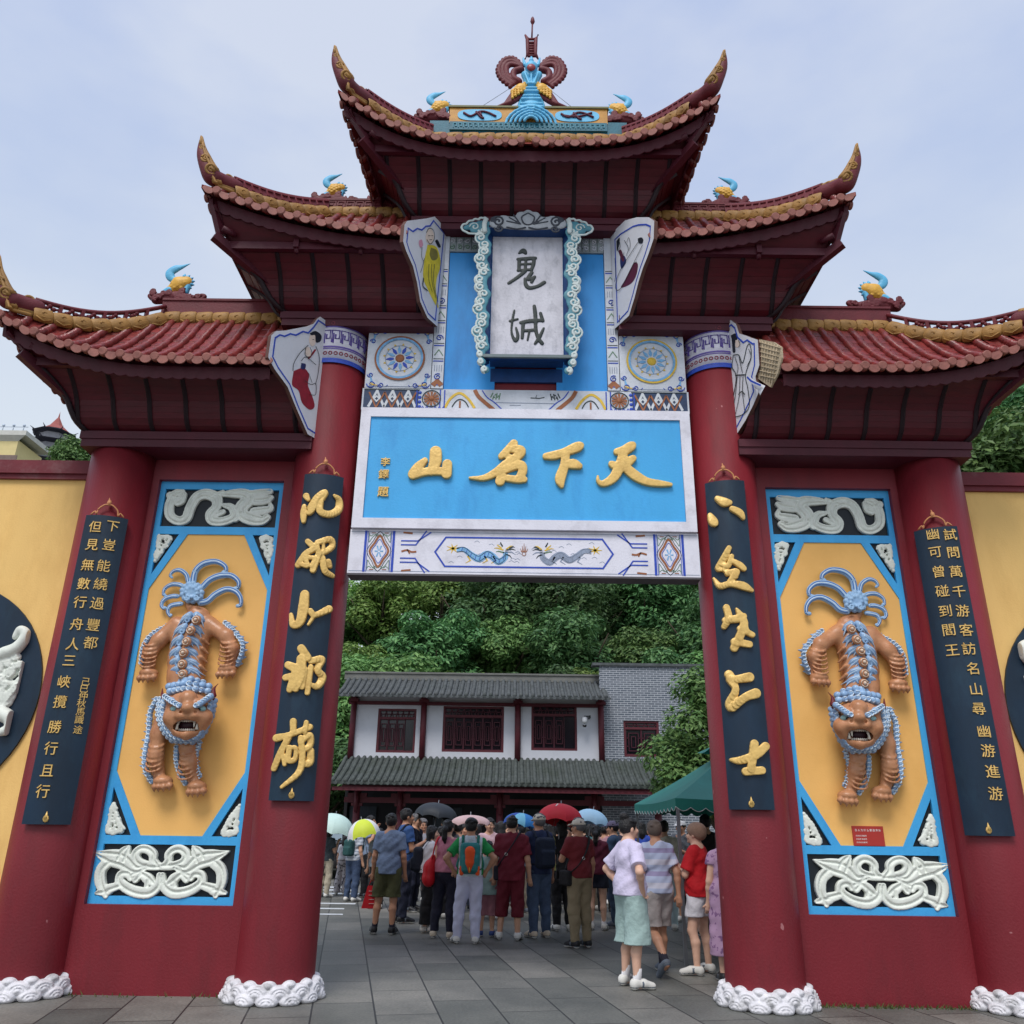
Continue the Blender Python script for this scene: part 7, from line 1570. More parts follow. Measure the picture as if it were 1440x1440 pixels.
    m = MB(); m.tube([face(-.024, -.092, -.060), face(0, -.103, -.058), face(.024, -.092, -.060)], [.003*k, .0065*k, .003*k], 6, 0); m.build('mouth', LIP, B)
    if glasses:
        m = MB()
        for s in (-1, 1): m.tube([face(s*.034+.021*math.cos(t), -.104, .004+.016*math.sin(t)) for t in np.linspace(0, 6.283, 13)], .0022, 5, 0); m.tube([face(s*.055, -.10, .006), face(s*.08, .0, .004)], .002, 4, 0)
        m.tube([face(-.013, -.105, .004), face(.013, -.105, .004)], .002, 4, 0); m.build('glasses', BSHOE, B)
    # ---- hair
    hs, hm = hair
    if hs != 'bald':
        f = SDF(hc-np.array([.2, .22, .62])*k, hc+np.array([.2, .26, .24])*k, min(vx, .011)); rq = random.Random(int(px*7))
        f.ell(face(0, .018, .022), (.087*k, .104*k, .100*k), .01)
        f.ell(face(0, -.085, -.035), (.088*k, .075*k, .085*k), .012, op='s')
        f.ell(face(0, -.02, -.115), (.12*k, .10*k, .085*k), .02, op='s') if hs in ('short', 'bun', 'curly', 'crop') else None
        for i in range(26 if hs != 'curly' else 60):
            a = rq.uniform(0, 6.283); b = rq.uniform(.15, 1.2); p = face(.084*math.sin(b)*math.cos(a), .020+.098*math.sin(b)*math.sin(a), .024+.096*math.cos(b))
            if p[2] > hc[2]+.01*k or (p-face(0, .02, 0))[1]*math.cos(lk) > .03*k: f.ell(p, np.array((.020, .020, .014))*k*(1.3 if hs == 'curly' else 1), .012)
        if hs == 'long': f.path([face(0, .06, .03), face(0, .085, -.10), face(.01, .08, -.24)], [.085*k, .082*k, .055*k], .03, sq=(1, .6, 1)); [f.path([face(s*.07, .02, .02), face(s*.078, .01, -.12)], [.025*k, .02*k], .02) for s in (-1, 1)]
        if hs == 'bob': f.path([face(0, .05, .0), face(0, .06, -.09)], [.088*k, .080*k], .03, sq=(1, .7, 1)); [f.path([face(s*.072, .01, .02), face(s*.074, -.01, -.075)], [.026*k, .024*k], .02) for s in (-1, 1)]
        if hs == 'tail': f.path([face(0, .10, .03), face(0, .145, -.02), face(.01, .135, -.14), face(.0, .12, -.22)], [.038*k, .045*k, .040*k, .015*k], .02)
        if hs == 'bun': f.ell(face(0, .062, .125), (.055*k, .052*k, .046*k), .012)
        f.mesh('hair', hm, B)
    if socks:
        for s in (-1, 1):
            _, kn, an, toe, *_r = J[s]; m = MB(); m.tube([an+[0, .02, -.03*k], an, an+(kn-an)*.30], [.050*k, .043*k, .046*k], 12, 0); m.build('sock', socks, B)
    # ---- clothes
    ph = np.random.default_rng(int(px)).uniform(0, 6.28, 8)
    def folds(f, a, zs=1.0):
        X, Y, Z = [v.astype(np.float32) for v in (f.ax[0][:, None, None], f.ax[1][None, :, None], f.ax[2][None, None, :])]
        f.d = f.d+a*(np.sin(X*23/k+Z*17*zs+ph[0])*np.sin(Y*19+Z*29*zs+ph[1])+.7*np.sin(X*41+Z*13*zs+ph[2]+2*np.sin(Y*17))*np.sin(Z*37*zs+X*11+ph[3]))
    if bottom:
        kind, bm, hem = bottom; f = SDF((-.42*k, -.42*k, -.02), (.42*k, .55*k, z(1.08)), vx)
        if kind == 'skirt':
            n_ = 6
            for i in range(n_): u = i/(n_-1); zz = z(.98)+(z(hem)-z(.98))*u; f.ell((0, .0, zz), ((.165+.115*u)*k, (.13+.075*u)*k, .12*k), .08)
        else:
            f.ell((0, .008, z(.90)), ((hpz+.020)*k, .138*k, .15*k), .05); f.ell((0, fy*.2, z(1.02)), (.152*k*wide, .118*k*wide, .12*k), .05)
            lo_ = {'trousers': (.107, .080, .062), 'wide': (.115, .10, .105), 'shorts': (.112, .102, .10), 'culotte': (.120, .130, .155), 'capri': (.112, .092, .075)}[kind]
            for s in (-1, 1):
                hip, kn, an, *_r = J[s]; md = (kn*2+an)/3+np.array([0, .020*k, 0]); f.path([hip, kn+[0, .006, 0], md, an+(an-kn)*.03], [lo_[0]*k, (lo_[1]+.004)*k, (lo_[1]*.62+lo_[2]*.38+.002)*k, lo_[2]*k], .03)
        folds(f, .0065*k, .7)
        X, Y, Z = f.ax[0][:, None, None], f.ax[1][None, :, None], f.ax[2][None, None, :]
        hemz = z(hem)+0*X+0*Y
        if legs == 'walk' and kind in ('shorts', 'culotte'): hemz = hemz+.10*k*(Y-.0)*(Y > 0)
        f.d = np.maximum(f.d, (hemz-Z)).astype(np.float32)
        f.mesh('trousers' if kind in ('trousers', 'wide', 'capri') else kind, bm, B)
    if tops:
        kind, tm, hem = tops[:3]; sl = tops[3] if len(tops) > 3 else tm; f = SDF((-.56*k, -.50*k, z(hem)-.06), (.56*k, .50*k, z(1.46)), vx); lz = .024 if kind not in ('loose',) else .036
        f.ell((0, .006, z(.93)), ((hpz+lz)*k*(1.04 if kind == 'loose' else 1), (.115+lz)*k, .16*k), .06); f.ell((0, fy*.3, z(1.07)), ((.142+lz)*k*wide, (.102+lz)*k*wide, .17*k), .07); f.ell((0, fy*.6+.006, z(1.24)), (((.170 if not fem else .150)+lz*.8)*k*wide, (.115+lz*.7)*k, .165*k), .06)
        f.path([(0, .006, z(.97)), (0, .006, z(hem-.10))], [(hpz+lz+.004)*k, (hpz+lz+.010)*k], .03, sq=(1, .80, 1))
        if hem < .7: f.path([(0, 0, z(.9)), (0, 0, z(hem-.05))], [.19*k, (.25 if kind == 'dress' else .2)*k], .06, sq=(1, .75, 1))
        f.path([(-sh*.92, fy*.8, z(1.345)), (0, fy*.8+.012, z(1.372)), (sh*.92, fy*.8, z(1.345))], [.066*k, .078*k, .066*k], .04)
        ends = {'tee': .62, 'loose': .80, 'long': 1.9, 'vest': 0, 'dress': .35, 'shirt': .70}[kind]
        for s in (-1, 1):
            hip, kn, an, toe, S_, E_, W_ = J[s]
            if ends == 0: continue
            if ends <= 1: f.cap(S_-unit(E_-S_)*.0, S_+(E_-S_)*ends, .070*k, (.072 if kind != 'loose' else .085)*k, .035, cut='q')
            else: f.cap(S_, E_, .070*k, .056*k, .03); f.cap(E_, E_+(W_-E_)*(ends-1), .056*k, .043*k, .02, cut='q')
        folds(f, .0065*k)
        X, Y, Z = f.ax[0][:, None, None], f.ax[1][None, :, None], f.ax[2][None, None, :]
        f.d = np.maximum(f.d, (z(hem)-Z+0*X+0*Y)).astype(np.float32)
        f.cap((0, fy*.9-.02*k, z(1.44)), (0, fy+.0, z(1.52)), .068*k, .075*k, .012, op='s')
        o = f.mesh('dress' if kind == 'dress' else 'shirt', [tm, sl], B)
        if sl is not tm:
            me = o.data; n_ = len(me.polygons); c = np.empty(n_*3); me.polygons.foreach_get('center', c); c = c.reshape(-1, 3); me.polygons.foreach_set('material_index', ((np.abs(c[:, 0]) > sh*1.02) & (c[:, 2] > z(.9))).astype(np.int32))
    for s in (-1, 1):
        hip, kn, an, toe, *_r = J[s]; dr = unit((toe-an)*[1, 1, 0]) if legs != 'walk' or s < 0 else unit(toe-an)
        f = SDF(np.minimum(an, toe)-.16*k, np.maximum(an, toe)+.13*k, .009)
        if legs == 'walk' and s > 0:
            u = unit(toe-an); f.path([an+[0, .015*k, -.02*k], an+u*.10*k, toe+u*.03*k], [.050*k, .045*k, .034*k], .02); f.mesh('shoe', [shoes], B)
        else:
            hl = an+np.array([0, .035*k, 0]); hl[2] = z(.045); tp = toe+dr*.028*k; tp[2] = z(.034); f.path([hl+[0, 0, .022*k], hl+(tp-hl)*.5+[0, 0, .020*k], tp], [.047*k, .047*k, .040*k], .02, sq=(1, 1, .92)); f.cap(an+[0, .01*k, 0], hl, .044*k, None, .02)
            X, Y, Z = f.ax[0][:, None, None], f.ax[1][None, :, None], f.ax[2][None, None, :]; f.d = np.maximum(f.d, .002-Z+0*X+0*Y).astype(np.float32); f.put(lambda X, Y, Z: Z-.10*k+0*X+0*Y if False else -(Z-.105*k)+0*X+0*Y, np.minimum(an, toe)-.16, np.maximum(an, toe)+.16, 0, 's')
            o = f.mesh('shoe', [shoes, SOLE], B); me = o.data; n_ = len(me.polygons); c = np.empty(n_*3); me.polygons.foreach_get('center', c); c = c.reshape(-1, 3); me.materials.append(GSHOE); zz_ = c[:, 2]; fr = (c[:, :2]-an[:2])@dr[:2]; me.polygons.foreach_set('material_index', np.where(zz_ < .026*k, 1, np.where((zz_ < .034*k) | ((np.abs(fr-.045*k) < .012*k) & (zz_ < .085*k)), 2, 0)).astype(np.int32))
    if hat:
        hk, hmm = hat; f = SDF(hc-np.array([.22, .28, .1])*k, hc+np.array([.22, .22, .26])*k, .009)
        if hk == 'cap':
            f.ell(face(0, .012, .030), (.096*k, .114*k, .100*k), .01); f.put(lambda X, Y, Z: Z-(hc[2]+.028*k)+0*X+0*Y, hc-.3, hc+np.array([.3, .3, .3]), .004, 's')
            for u in np.linspace(-.07, .07, 7): f.path([face(u, -.085, .034), face(u*.85, -.175+abs(u)*.5, .020)], .009*k, .012)
        else: f.ell(face(0, .030, .045), (.108*k, .125*k, .098*k), .02); f.ell(face(.0, .07, -.005), (.085*k, .075*k, .07*k), .03); f.ell(face(0, -.09, -.05), (.09*k, .075*k, .085*k), .01, op='s')
        f.mesh('cap' if hk == 'cap' else 'head_wrap', hmm, B)
    qmesh.raw = False
    T_['_k'] = k
    return T_, k, J
def rest_on(T_, loc):
    c, s_ = math.cos(T_.rotation_euler[2]), math.sin(T_.rotation_euler[2]); x, y, z_ = loc; o = T_.location
    return (o[0]+c*x-s_*y, o[1]+s_*x+c*y, o[2]+z_)
def backpack(P, col, label, strap=None, sz=1.0, extra=None):
    T_, k, J = P; T2 = thing('backpack', label, 'backpack', tuple(T_.location), None, T_.rotation_euler[2]); qmesh.raw = True
    f = SDF((-.25, .02, .75*k), (.25, .42, 1.45*k), .011); f.rbox((0, .195*k, 1.13*k), (.145*k*sz, .085*k, .21*k*sz), .06*k); f.rbox((0, .275*k, 1.06*k), (.11*k*sz, .045*k, .11*k*sz), .035*k, .02); f.path([(-.11*k*sz, .255*k, 1.24*k), (.11*k*sz, .255*k, 1.24*k)], .012, .01); B = f.mesh('bag', col, T2)
    for s in (-1, 1):
        m = MB(); S_ = J[s][4]; a = np.array([s*.11*k, .13*k, 1.33*k]); m.tube(spline([a, (s*.115*k, .02, 1.435*k), (s*.12*k, -.125*k, 1.33*k), (s*.15*k, -.14*k, 1.18*k), (s*.19*k, -.02, 1.02*k), (s*.13*k, .13*k, .97*k)], 4), .021*k, 6, 0, flat=.5); m.build('strap', strap or col, B)
    if extra: extra(B, k)
    qmesh.raw = False; return T2
def crossbag(P, col, label, side=1, bagz=.88, front=False):
    T_, k, J = P; T2 = thing('shoulder_bag', label, 'bag', tuple(T_.location), None, T_.rotation_euler[2]); qmesh.raw = True
    f = SDF((-.45, -.35, .6), (.45, .35, 1.3), .011); c = (side*.215*k, -.03, bagz*k); f.rbox(c, (.045*k, .11*k, .10*k), .03*k); B = f.mesh('bag', col, T2)
    m = MB(); R_ = .205
    m.tube(spline([(side*.20*k, .06, (bagz+.07)*k), (side*.12*k, .165*k, 1.06*k), (0, .168*k, 1.22*k), (-side*.105*k, .11*k, 1.39*k), (-side*.12*k, 0, 1.435*k), (-side*.10*k, -.125*k, 1.34*k), (side*.05*k, -.165*k, 1.12*k), (side*.19*k, -.09, (bagz+.07)*k)], 5), .017*k, 6, 0, flat=.5); m.build('strap', col, B)
    m = MB(); m.tube([(side*.055*k+.02*math.cos(t), .182*k, 1.14*k+.016*math.sin(t)) for t in np.linspace(0, 6.28, 9)], .005, 5, 0); m.build('buckle', SOLE, B)
    qmesh.raw = False; return T2
def umbrella(px, rim, width, apex, Y, cols, label, held=None, tilt=(0, 0), logo=None):
    a = at(px, apex, Y); l_, r_ = at(px-width/2, rim, Y), at(px+width/2, rim, Y); rad = (r_[0]-l_[0])/2; hgt = max(.14, (a[2]-(l_[2]+r_[2])/2)); cz = (l_[2]+r_[2])/2
    T_ = thing('umbrella', label, 'umbrella', (a[0], Y, cz-.75)); T_.rotation_euler = (R(tilt[0]), R(tilt[1]), .2); qmesh.raw = True
    m = MB(); n = 8; sub = 5; o = .75
    for i in range(n):
        G = []
        for j in range(sub+1):
            an = 2*math.pi*(i+j/sub)/n; row = []
            for q_ in range(9):
                t = q_/8; rr = rad*math.sin(t*math.pi/2)**.95*(1-.045*math.sin(math.pi*j/sub)*t); zz = o+hgt*math.cos(t*math.pi/2)**1.0+.035*math.sin(math.pi*j/sub)*t*t; row.append((rr*math.cos(an), rr*math.sin(an), zz))
            G.append(row)
        m.grid(G, i % len(cols), True)
    C_ = m.build('canopy', cols, T_)
    for i in range(n):
        an = 2*math.pi*i/n; m = MB(); m.tube([(rad*.99*math.sin(t*math.pi/2)*math.cos(an), rad*.99*math.sin(t*math.pi/2)*math.sin(an), o+hgt*math.cos(t*math.pi/2)-.008) for t in np.linspace(.05, 1, 7)], .004, 4, 0); m.tube([(rad*.55*math.cos(an), rad*.55*math.sin(an), o+hgt*.80), (0, 0, o+hgt*.30)], .0035, 4, 0); m.build('rib', STEEL, C_)
    m = MB(); m.tube([(0, 0, -.02), (0, 0, o+hgt+.05)], .007, 7, 0); m.build('shaft', STEEL, T_); m = MB(); m.tube(spline([(0, 0, .1), (0, 0, -.03), (.02, 0, -.07), (.05, 0, -.05)], 4), .014, 8, 0); m.build('handle', BSHOE, T_)
    if logo: logo(C_, rad, hgt, o)
    qmesh.raw = False; return T_
STEEL = mat('umbrella_steel', srgb(150, 152, 156), .35, .1, metal=.7)
C = cloth
jersey = cloth('jersey', (206, 216, 224), .25, 6); jgreen = cloth('jersey_green', (30, 138, 70), .15)
P = {}
BLK, NVY, WHT = C('black', (26, 26, 30)), C('navy', (28, 32, 52)), C('white', (216, 214, 220), .06)
P['girl'] = person(480, 1259, 1176, 165, 'girl walking away in white tee and baggy patterned trousers near the parked car', 'f', 0, ('long', HAIR), ('tee', WHT, .98), ('wide', spot_mat('trouser_print', srgb(190, 184, 188), srgb(84, 80, 88), 16, .52), .08), WSHOE, legs='rest')
P['tour'] = person(541, 1314, 1146, 178, 'man from behind in grey blue shirt and olive shorts carrying a red bag', 'm', 1, ('short', HAIR), ('shirt', C('chambray', (112, 130, 160), .12, 20), .82), ('shorts', C('olive', (74, 76, 48)), .50), BSHOE, ('down', 'down'), 'rest', socks=SOCKB, fine=True)
P['polo'] = person(564, 1298, 1139, 115, 'tall man in blue polo with black backpack and navy trousers', 'm', 1, ('short', HAIR), ('tee', C('blue_polo', (58, 92, 148)), .86), ('trousers', NVY, .08), BSHOE, ('phone', 'down'))
P['greyh'] = person(578, 1282, 1146, 70, 'grey haired man in dark navy tee beside the tall man in blue polo', 'm', 0, ('short', HAIRG), ('tee', C('ink', (30, 34, 56)), .86), ('trousers', NVY, .08), BSHOE, ('phone', 'down'))
P['curl'] = person(589, 1276, 1153, 25, 'woman with curly grey hair and glasses in a pale grey top', 'f', 1, ('curly', HAIRG), ('tee', C('palegrey', (150, 150, 160)), .84), ('shorts', C('sand', (172, 166, 152)), .52), BLSHOE, ('phone', 'down'), socks=SOCKB, glasses=True)
P['blouse'] = person(599, 1311, 1163, 95, 'woman in white blouse and long black skirt looking down at her phone', 'f', 2, ('bob', HAIR), ('loose', WHT, .92), ('wide', BLK, .13), WSHOE, ('phone', 'phone'), look=0, stoop=.03)
P['specs'] = person(622, 1284, 1150, 10, 'man with glasses under the open black umbrella', 'm', 0, ('short', HAIR), ('tee', C('charcoal', (48, 48, 54)), .86), ('trousers', BLK, .08), BSHOE, ('hold', 'down'), glasses=True)
P['pink'] = person(624, 1320, 1155, 165, 'woman with ponytail in pink sleeveless top and navy trousers', 'f', 2, ('tail', HAIR), ('vest', C('pink', (190, 120, 140)), .92), ('trousers', C('dknavy', (30, 30, 48)), .10), BGSHOE, ('fwd', 'phone'), 'rest', fine=True)
P['blk2'] = person(615, 1292, 1164, 200, 'black haired person in black tee in front of the man with the black umbrella', 'f', 0, ('bob', HAIR), ('tee', BLK, .88), ('trousers', BLK, .08), WSHOE)
P['jers'] = person(658, 1327, 1153, 181, 'curly haired man from behind in green and white jersey, hands on hips', 'm', 1, ('curly', HAIR), ('shirt', jersey, .88, jgreen), ('trousers', C('white_trouser', (196, 198, 222), .06), .07), WSHOE, ('hips', 'hips'), 'rest', fine=True)
P['cardi'] = person(686, 1292, 1152, 4, 'woman facing the camera in pale pink cardigan among the crowd', 'f', 0, ('short', HAIR), ('loose', C('cardigan', (206, 172, 180)), .86), ('trousers', NVY, .08), WSHOE, ('phone', 'phone'))
P['kid'] = person(684, 1317, 1184, 172, 'child in mint tee and dusty pink shorts beside the jersey man', 'f', 0, ('bob', HAIR), ('loose', C('mint', (146, 172, 168)), .72), ('capri', C('dusty', (160, 108, 118)), .36), BLSHOE, h=.011)
P['mar'] = person(718, 1322, 1149, 172, 'stout man from behind in maroon tee and matching cropped maroon trousers', 'm', 0, ('short', HAIR), ('loose', C('maroon', (104, 20, 38)), .78), ('capri', C('maroon2', (96, 16, 32)), .30), WSHOE, ('down', 'down'), 'rest', fine=True, wide=1.06)
P['wht2'] = person(702, 1286, 1157, 195, 'person in white top half hidden behind the woman in pink cardigan', 'f', 0, ('long', HAIR), ('tee', WHT, .86), ('trousers', BLK, .08), WSHOE)
P['capn'] = person(758, 1319, 1143, 205, 'man in cream cap, navy tee and faded jeans with dark backpack', 'm', 1, ('short', HAIRG), ('tee', C('navytee', (32, 44, 78)), .84), ('trousers', C('jeans', (66, 82, 108), .2, 12), .07), BGSHOE, ('down', 'fwd'), hat=('cap', C('cream', (206, 196, 180))), fine=True)
P['redu'] = person(791, 1309, 1156, 195, 'person in black with yellow green strap holding the red umbrella', 'f', 0, ('bob', HAIR), ('tee', BLK, .88, C('lime', (150, 154, 88))), ('trousers', BLK, .09), WSHOE, ('hold', 'down'))
P['kh'] = person(816, 1333, 1149, 212, 'man in cream cap, dark red polo and khaki trousers, hand raised to his face', 'm', 1, ('short', HAIRG), ('shirt', C('brick', (110, 30, 36)), .88), ('trousers', C('khaki', (138, 124, 98), .12), .08), BSHOE, ('down', 'face'), hat=('cap', C('cream2', (214, 204, 188))), fine=True, look=15)
P['shrt'] = person(841, 1308, 1163, 172, 'woman with ponytail in maroon tee and short navy shorts', 'f', 2, ('tail', HAIR), ('tee', C('wine', (92, 26, 50)), .88), ('shorts', C('navyshort', (30, 34, 50)), .66), WSHOE, ('phone', 'phone'), socks=SOCKW)
P['teal'] = person(866, 1304, 1153, 250, 'man in grey purple cap and slate blue tee looking toward the crowd', 'm', 0, ('short', HAIR), ('tee', C('slate', (58, 82, 112)), .84), ('trousers', C('jeans2', (58, 74, 96), .2, 12), .08), GSHOE, ('phone', 'phone'), hat=('cap', C('capgrey', (98, 92, 116))))
P['lav'] = person(891, 1390, 1151, 115, 'woman with high bun in pale lavender tee and wide mint culottes', 'f', 2, ('bun', HAIR), ('loose', C('lavender', (206, 198, 224), .05), .88), ('culotte', C('mintskirt', (156, 180, 176), .06), .42), WSHOE, ('hips', 'hips'), 'rest', fine=True, socks=SOCKW)
P['strp'] = person(930, 1371, 1156, 200, 'man with cropped grey hair in striped polo and grey shorts walking away', 'm', 1, ('crop', mat('hair_crop', srgb(98, 84, 76), .7, .2, 40)), ('shirt', band_mat('striped_polo', srgb(150, 142, 178), srgb(178, 188, 216), srgb(206, 206, 222), .03, .24, .20), .86), ('shorts', C('stone', (160, 152, 150)), .50), GSHOE, ('swing', 'down'), 'walk', socks=SOCKB, fine=True, look=-25)
P['crm'] = person(940, 1308, 1156, 170, 'person in cream long sleeved shirt behind the man in striped polo', 'm', 0, ('short', HAIR), ('long', C('creamtop', (206, 200, 184)), .86), ('trousers', C('paleblue', (168, 188, 192)), .08), WSHOE)
P['phon'] = person(966, 1298, 1152, -40, 'man in white cap and grey tee looking down at his phone under the canopy', 'm', 1, ('short', HAIR), ('tee', C('greytee', (80, 84, 92)), .84), ('shorts', C('dkshort', (40, 42, 48)), .50), WSHOE, ('phone', 'phone'), hat=('cap', C('whitecap', (204, 204, 206))), stoop=.02)
P['boy'] = person(968, 1288, 1189, -15, 'boy in bright blue tee standing below the canopy', 'm', 0, ('short', HAIR), ('tee', C('blueboy', (78, 128, 192)), .84), ('trousers', BLK, .08), WSHOE, h=.011)
P['redt'] = person(990, 1370, 1157, 235, 'woman in loose red top and white shorts, arms crossed, brown wrapped hair', 'f', 2, ('short', HAIRB), ('loose', C('scarlet', (190, 22, 32)), .84), ('shorts', C('whshort', (214, 212, 218), .05), .62), WSHOE, ('cross', 'cross'), 'rest', hat=('wrap', mat('head_wrap_brown', srgb(148, 118, 100), .8, .18, 20, .2, 60)), fine=True)
P['blk3'] = person(1002, 1318, 1148, 185, 'tall person in black behind the woman in red top', 'm', 0, ('short', HAIR), ('tee', BLK, .86), ('trousers', BLK, .08), BSHOE)
P['lil'] = person(1031, 1382, 1166, 175, 'person in long lilac floral dress mostly hidden by the right column', 'f', 2, ('long', HAIR), ('dress', spot_mat('floral_lilac', srgb(176, 142, 172), srgb(128, 92, 132), 22, .56), .28), None, BSHOE, ('side', 'down'))
P['teb'] = person(493, 1268, 1158, 150, 'woman in pale striped top with teal backpack behind the walking girl', 'f', 0, ('long', HAIR), ('tee', band_mat('striped_tee', srgb(190, 196, 206), srgb(130, 142, 160), srgb(190, 196, 206), .0, .06, .5), .86), ('trousers', C('denim', (60, 76, 104), .2, 12), .08), WSHOE)
P['lean'] = person(514, 1262, 1148, 75, 'man in grey blue shirt raising a hand to his mouth behind the yellow umbrella', 'm', 1, ('short', HAIR), ('tee', C('greyblue', (124, 140, 164)), .84), ('trousers', BLK, .08), BSHOE, ('face', 'down'))
P['neon'] = person(527, 1278, 1166, 190, 'person under the yellow and white umbrella, mostly hidden', 'f', 0, ('bob', HAIR), ('tee', C('cool', (140, 150, 160)), .86), ('trousers', BLK, .08), WSHOE, ('hold', 'down'))
P['mint'] = person(455, 1262, 1164, 150, 'person under the pale mint umbrella beside the left column', 'f', 0, ('bob', HAIR), ('tee', C('dkmint', (60, 70, 76)), .86), ('trousers', C('beigetr', (180, 170, 150)), .08), WSHOE, ('hold', 'down'))
fill = [(640, 1284, 1158, 195, 'grey', (90, 92, 100)), (668, 1280, 1160, 170, 'white', (190, 190, 196)), (733, 1284, 1160, 200, 'sky blue', (120, 160, 190)), (745, 1280, 1158, 160, 'dark green', (50, 66, 56)), (776, 1285, 1160, 175, 'pale yellow', (186, 176, 130)), (806, 1284, 1158, 150, 'black', (34, 34, 38)), (832, 1280, 1160, 190, 'teal', (70, 110, 116)), (853, 1284, 1161, 165, 'rose', (176, 130, 140)), (880, 1290, 1158, 200, 'navy', (36, 42, 66)), (906, 1286, 1157, 170, 'royal blue', (40, 70, 160)), (922, 1282, 1159, 150, 'tan', (150, 130, 106)), (505, 1262, 1163, 200, 'dark blue', (44, 54, 84)), (590, 1268, 1158, 160, 'brown', (92, 72, 60))]
fill += [(650, 1274, 1160, 30, 'lilac', (160, 140, 176)), (692, 1272, 1158, 190, 'olive', (96, 98, 70)), (712, 1274, 1161, 20, 'cream', (196, 184, 160)), (727, 1270, 1159, 170, 'coral', (190, 104, 92)), (766, 1272, 1160, 190, 'mint green', (132, 176, 160)), (786, 1270, 1162, 10, 'grey blue', (108, 124, 148)), (798, 1274, 1157, 175, 'mustard', (170, 136, 66)), (822, 1272, 1161, 195, 'pale blue', (158, 184, 206)), (860, 1272, 1160, 20, 'dark red', (110, 36, 44)), (893, 1276, 1159, 190, 'white', (206, 206, 210)), (915, 1272, 1161, 165, 'black', (36, 36, 40)), (632, 1270, 1159, 180, 'blue', (70, 96, 150))]
nb = ['behind the pink topped woman', 'behind the jersey man', 'behind the maroon tee man', 'left of the navy tee man in cap', 'under the red umbrella', 'behind the khaki trousered man', 'left of the ponytail woman in shorts', 'right of the ponytail woman in shorts', 'behind the lavender tee woman', 'left of the striped polo man', 'behind the striped polo man', 'behind the olive shorts man', 'behind the black umbrella']
nb += ['far behind the jersey man', 'far behind the pink cardigan woman', 'facing the camera behind the maroon tee man', 'under the blue umbrella', 'right of the cream cap and jeans man', 'facing the camera under the red umbrella', 'left of the khaki trousered man', 'under the pale blue umbrella', 'facing the camera behind the slate tee man', 'right of the lavender tee woman', 'beside the striped polo man', 'left of the jersey man']
for i, (px, fe, tp, hd, cn, c) in enumerate(fill):
    person(px, fe, tp, hd, f'person in {cn} top at the back, {nb[i]}', 'mf'[i % 2], i % 3, (('short', 'bob', 'short', 'tail', 'long')[i % 5], HAIR), ('tee', C('fill%d' % i, c), .86), ('trousers', C('fillt%d' % (i % 4), ((30, 32, 44), (70, 78, 96), (120, 112, 100), (24, 24, 28))[i % 4]), .08), (WSHOE, BSHOE, GSHOE)[i % 3], ('phone', 'down'))
# ---- what they carry
def skel(B, k):   # orange front pocket and side bottles of the jersey man's pack
    f = SDF((-.2, .2, .8), (.2, .46, 1.4), .010); f.path([(0, .30*k, 1.22*k), (0, .315*k, 1.08*k), (0, .31*k, .96*k)], [.075*k, .060*k, .02*k], .02); 
    for s in (-1, 1): f.cap((s*.115*k, .24*k, .93*k), (s*.115*k, .24*k, 1.01*k), .032*k, None, .01)
    f.mesh('pocket', C('orange', (226, 84, 34), .12), B)
    m = MB(); m.tube([(0, .345*k, 1.10*k), (0, .34*k, .94*k)], [.014, .006], 6, 0); m.build('zip_flap', PHY, B)
backpack(P['jers'], C('tealpack', (44, 122, 122)), 'teal backpack with orange pocket on the back of the jersey man', C('tealstrap', (30, 112, 100)), 1.0, skel)
backpack(P['polo'], C('blackpack', (24, 28, 38)), 'black backpack worn by the tall man in blue polo')
backpack(P['blouse'], C('blackpack2', (26, 32, 46)), 'dark backpack worn by the woman in white blouse', sz=.95)
backpack(P['capn'], C('navypack', (26, 36, 56)), 'dark navy backpack worn by the man in cream cap and jeans')
backpack(P['teb'], C('greenpack', (36, 76, 76)), 'dark teal backpack worn by the woman in pale striped top', sz=.85)
crossbag(P['mar'], C('bagblack', (30, 28, 40)), 'black strap bag slung across the back of the maroon tee man', 1)
crossbag(P['kh'], C('bagblack2', (28, 26, 28)), 'black shoulder bag at the hip of the khaki trousered man', 1)
def held(P_, s, dz=0): T_, k, J = P_; W_ = J[s][6]; E_ = J[s][5]; d = unit(W_-E_); return rest_on(T_, W_+d*.09*k+np.array([0, 0, dz]))
h_ = held(P['tour'], 1)
T2 = thing('shopping_bag', 'bright red shopping bag with white print held by the olive shorts man', 'bag', (h_[0], h_[1], h_[2]-.42)); m = MB(); b = np.array(h_)
RB = mat('bag_red', srgb(196, 22, 34), .5, .1, 6); w0, w1 = .06, .13
m.add([b+[-w0, -.03, -.10], b+[w0, -.03, -.10], b+[w1, -.06, -.40], b+[-w1, -.06, -.40], b+[-w0, .03, -.10], b+[w0, .03, -.10], b+[w1, .06, -.40], b+[-w1, .06, -.40]], [(0, 1, 2, 3), (5, 4, 7, 6), (1, 5, 6, 2), (4, 0, 3, 7), (3, 2, 6, 7)]); m.build('bag', RB, T2)
m = MB(); m.tube([b+[-.05, 0, -.10], b+[-.01, 0, .0], b+[.01, 0, .0], b+[.05, 0, -.10]], .006, 5, 0); m.build('handle', RB, T2)
m = MB()
for i in range(4): m.obox(b+[-.04+.005*i, -.038-.0091*i*.0-.03*(.055*(i+1)/.30), -.17-.055*i], b+[.05, -.038-.03*(.055*(i+1)/.30), -.17-.055*i], .004, .022, (0, 1, 0))
m.build('print', SOLE, T2)
T_, k, J = P['pink']; T2 = thing('tote_bag', 'large red cloth bag slung from the shoulder of the pink topped woman', 'bag', tuple(T_.location), None, T_.rotation_euler[2]); qmesh.raw = True
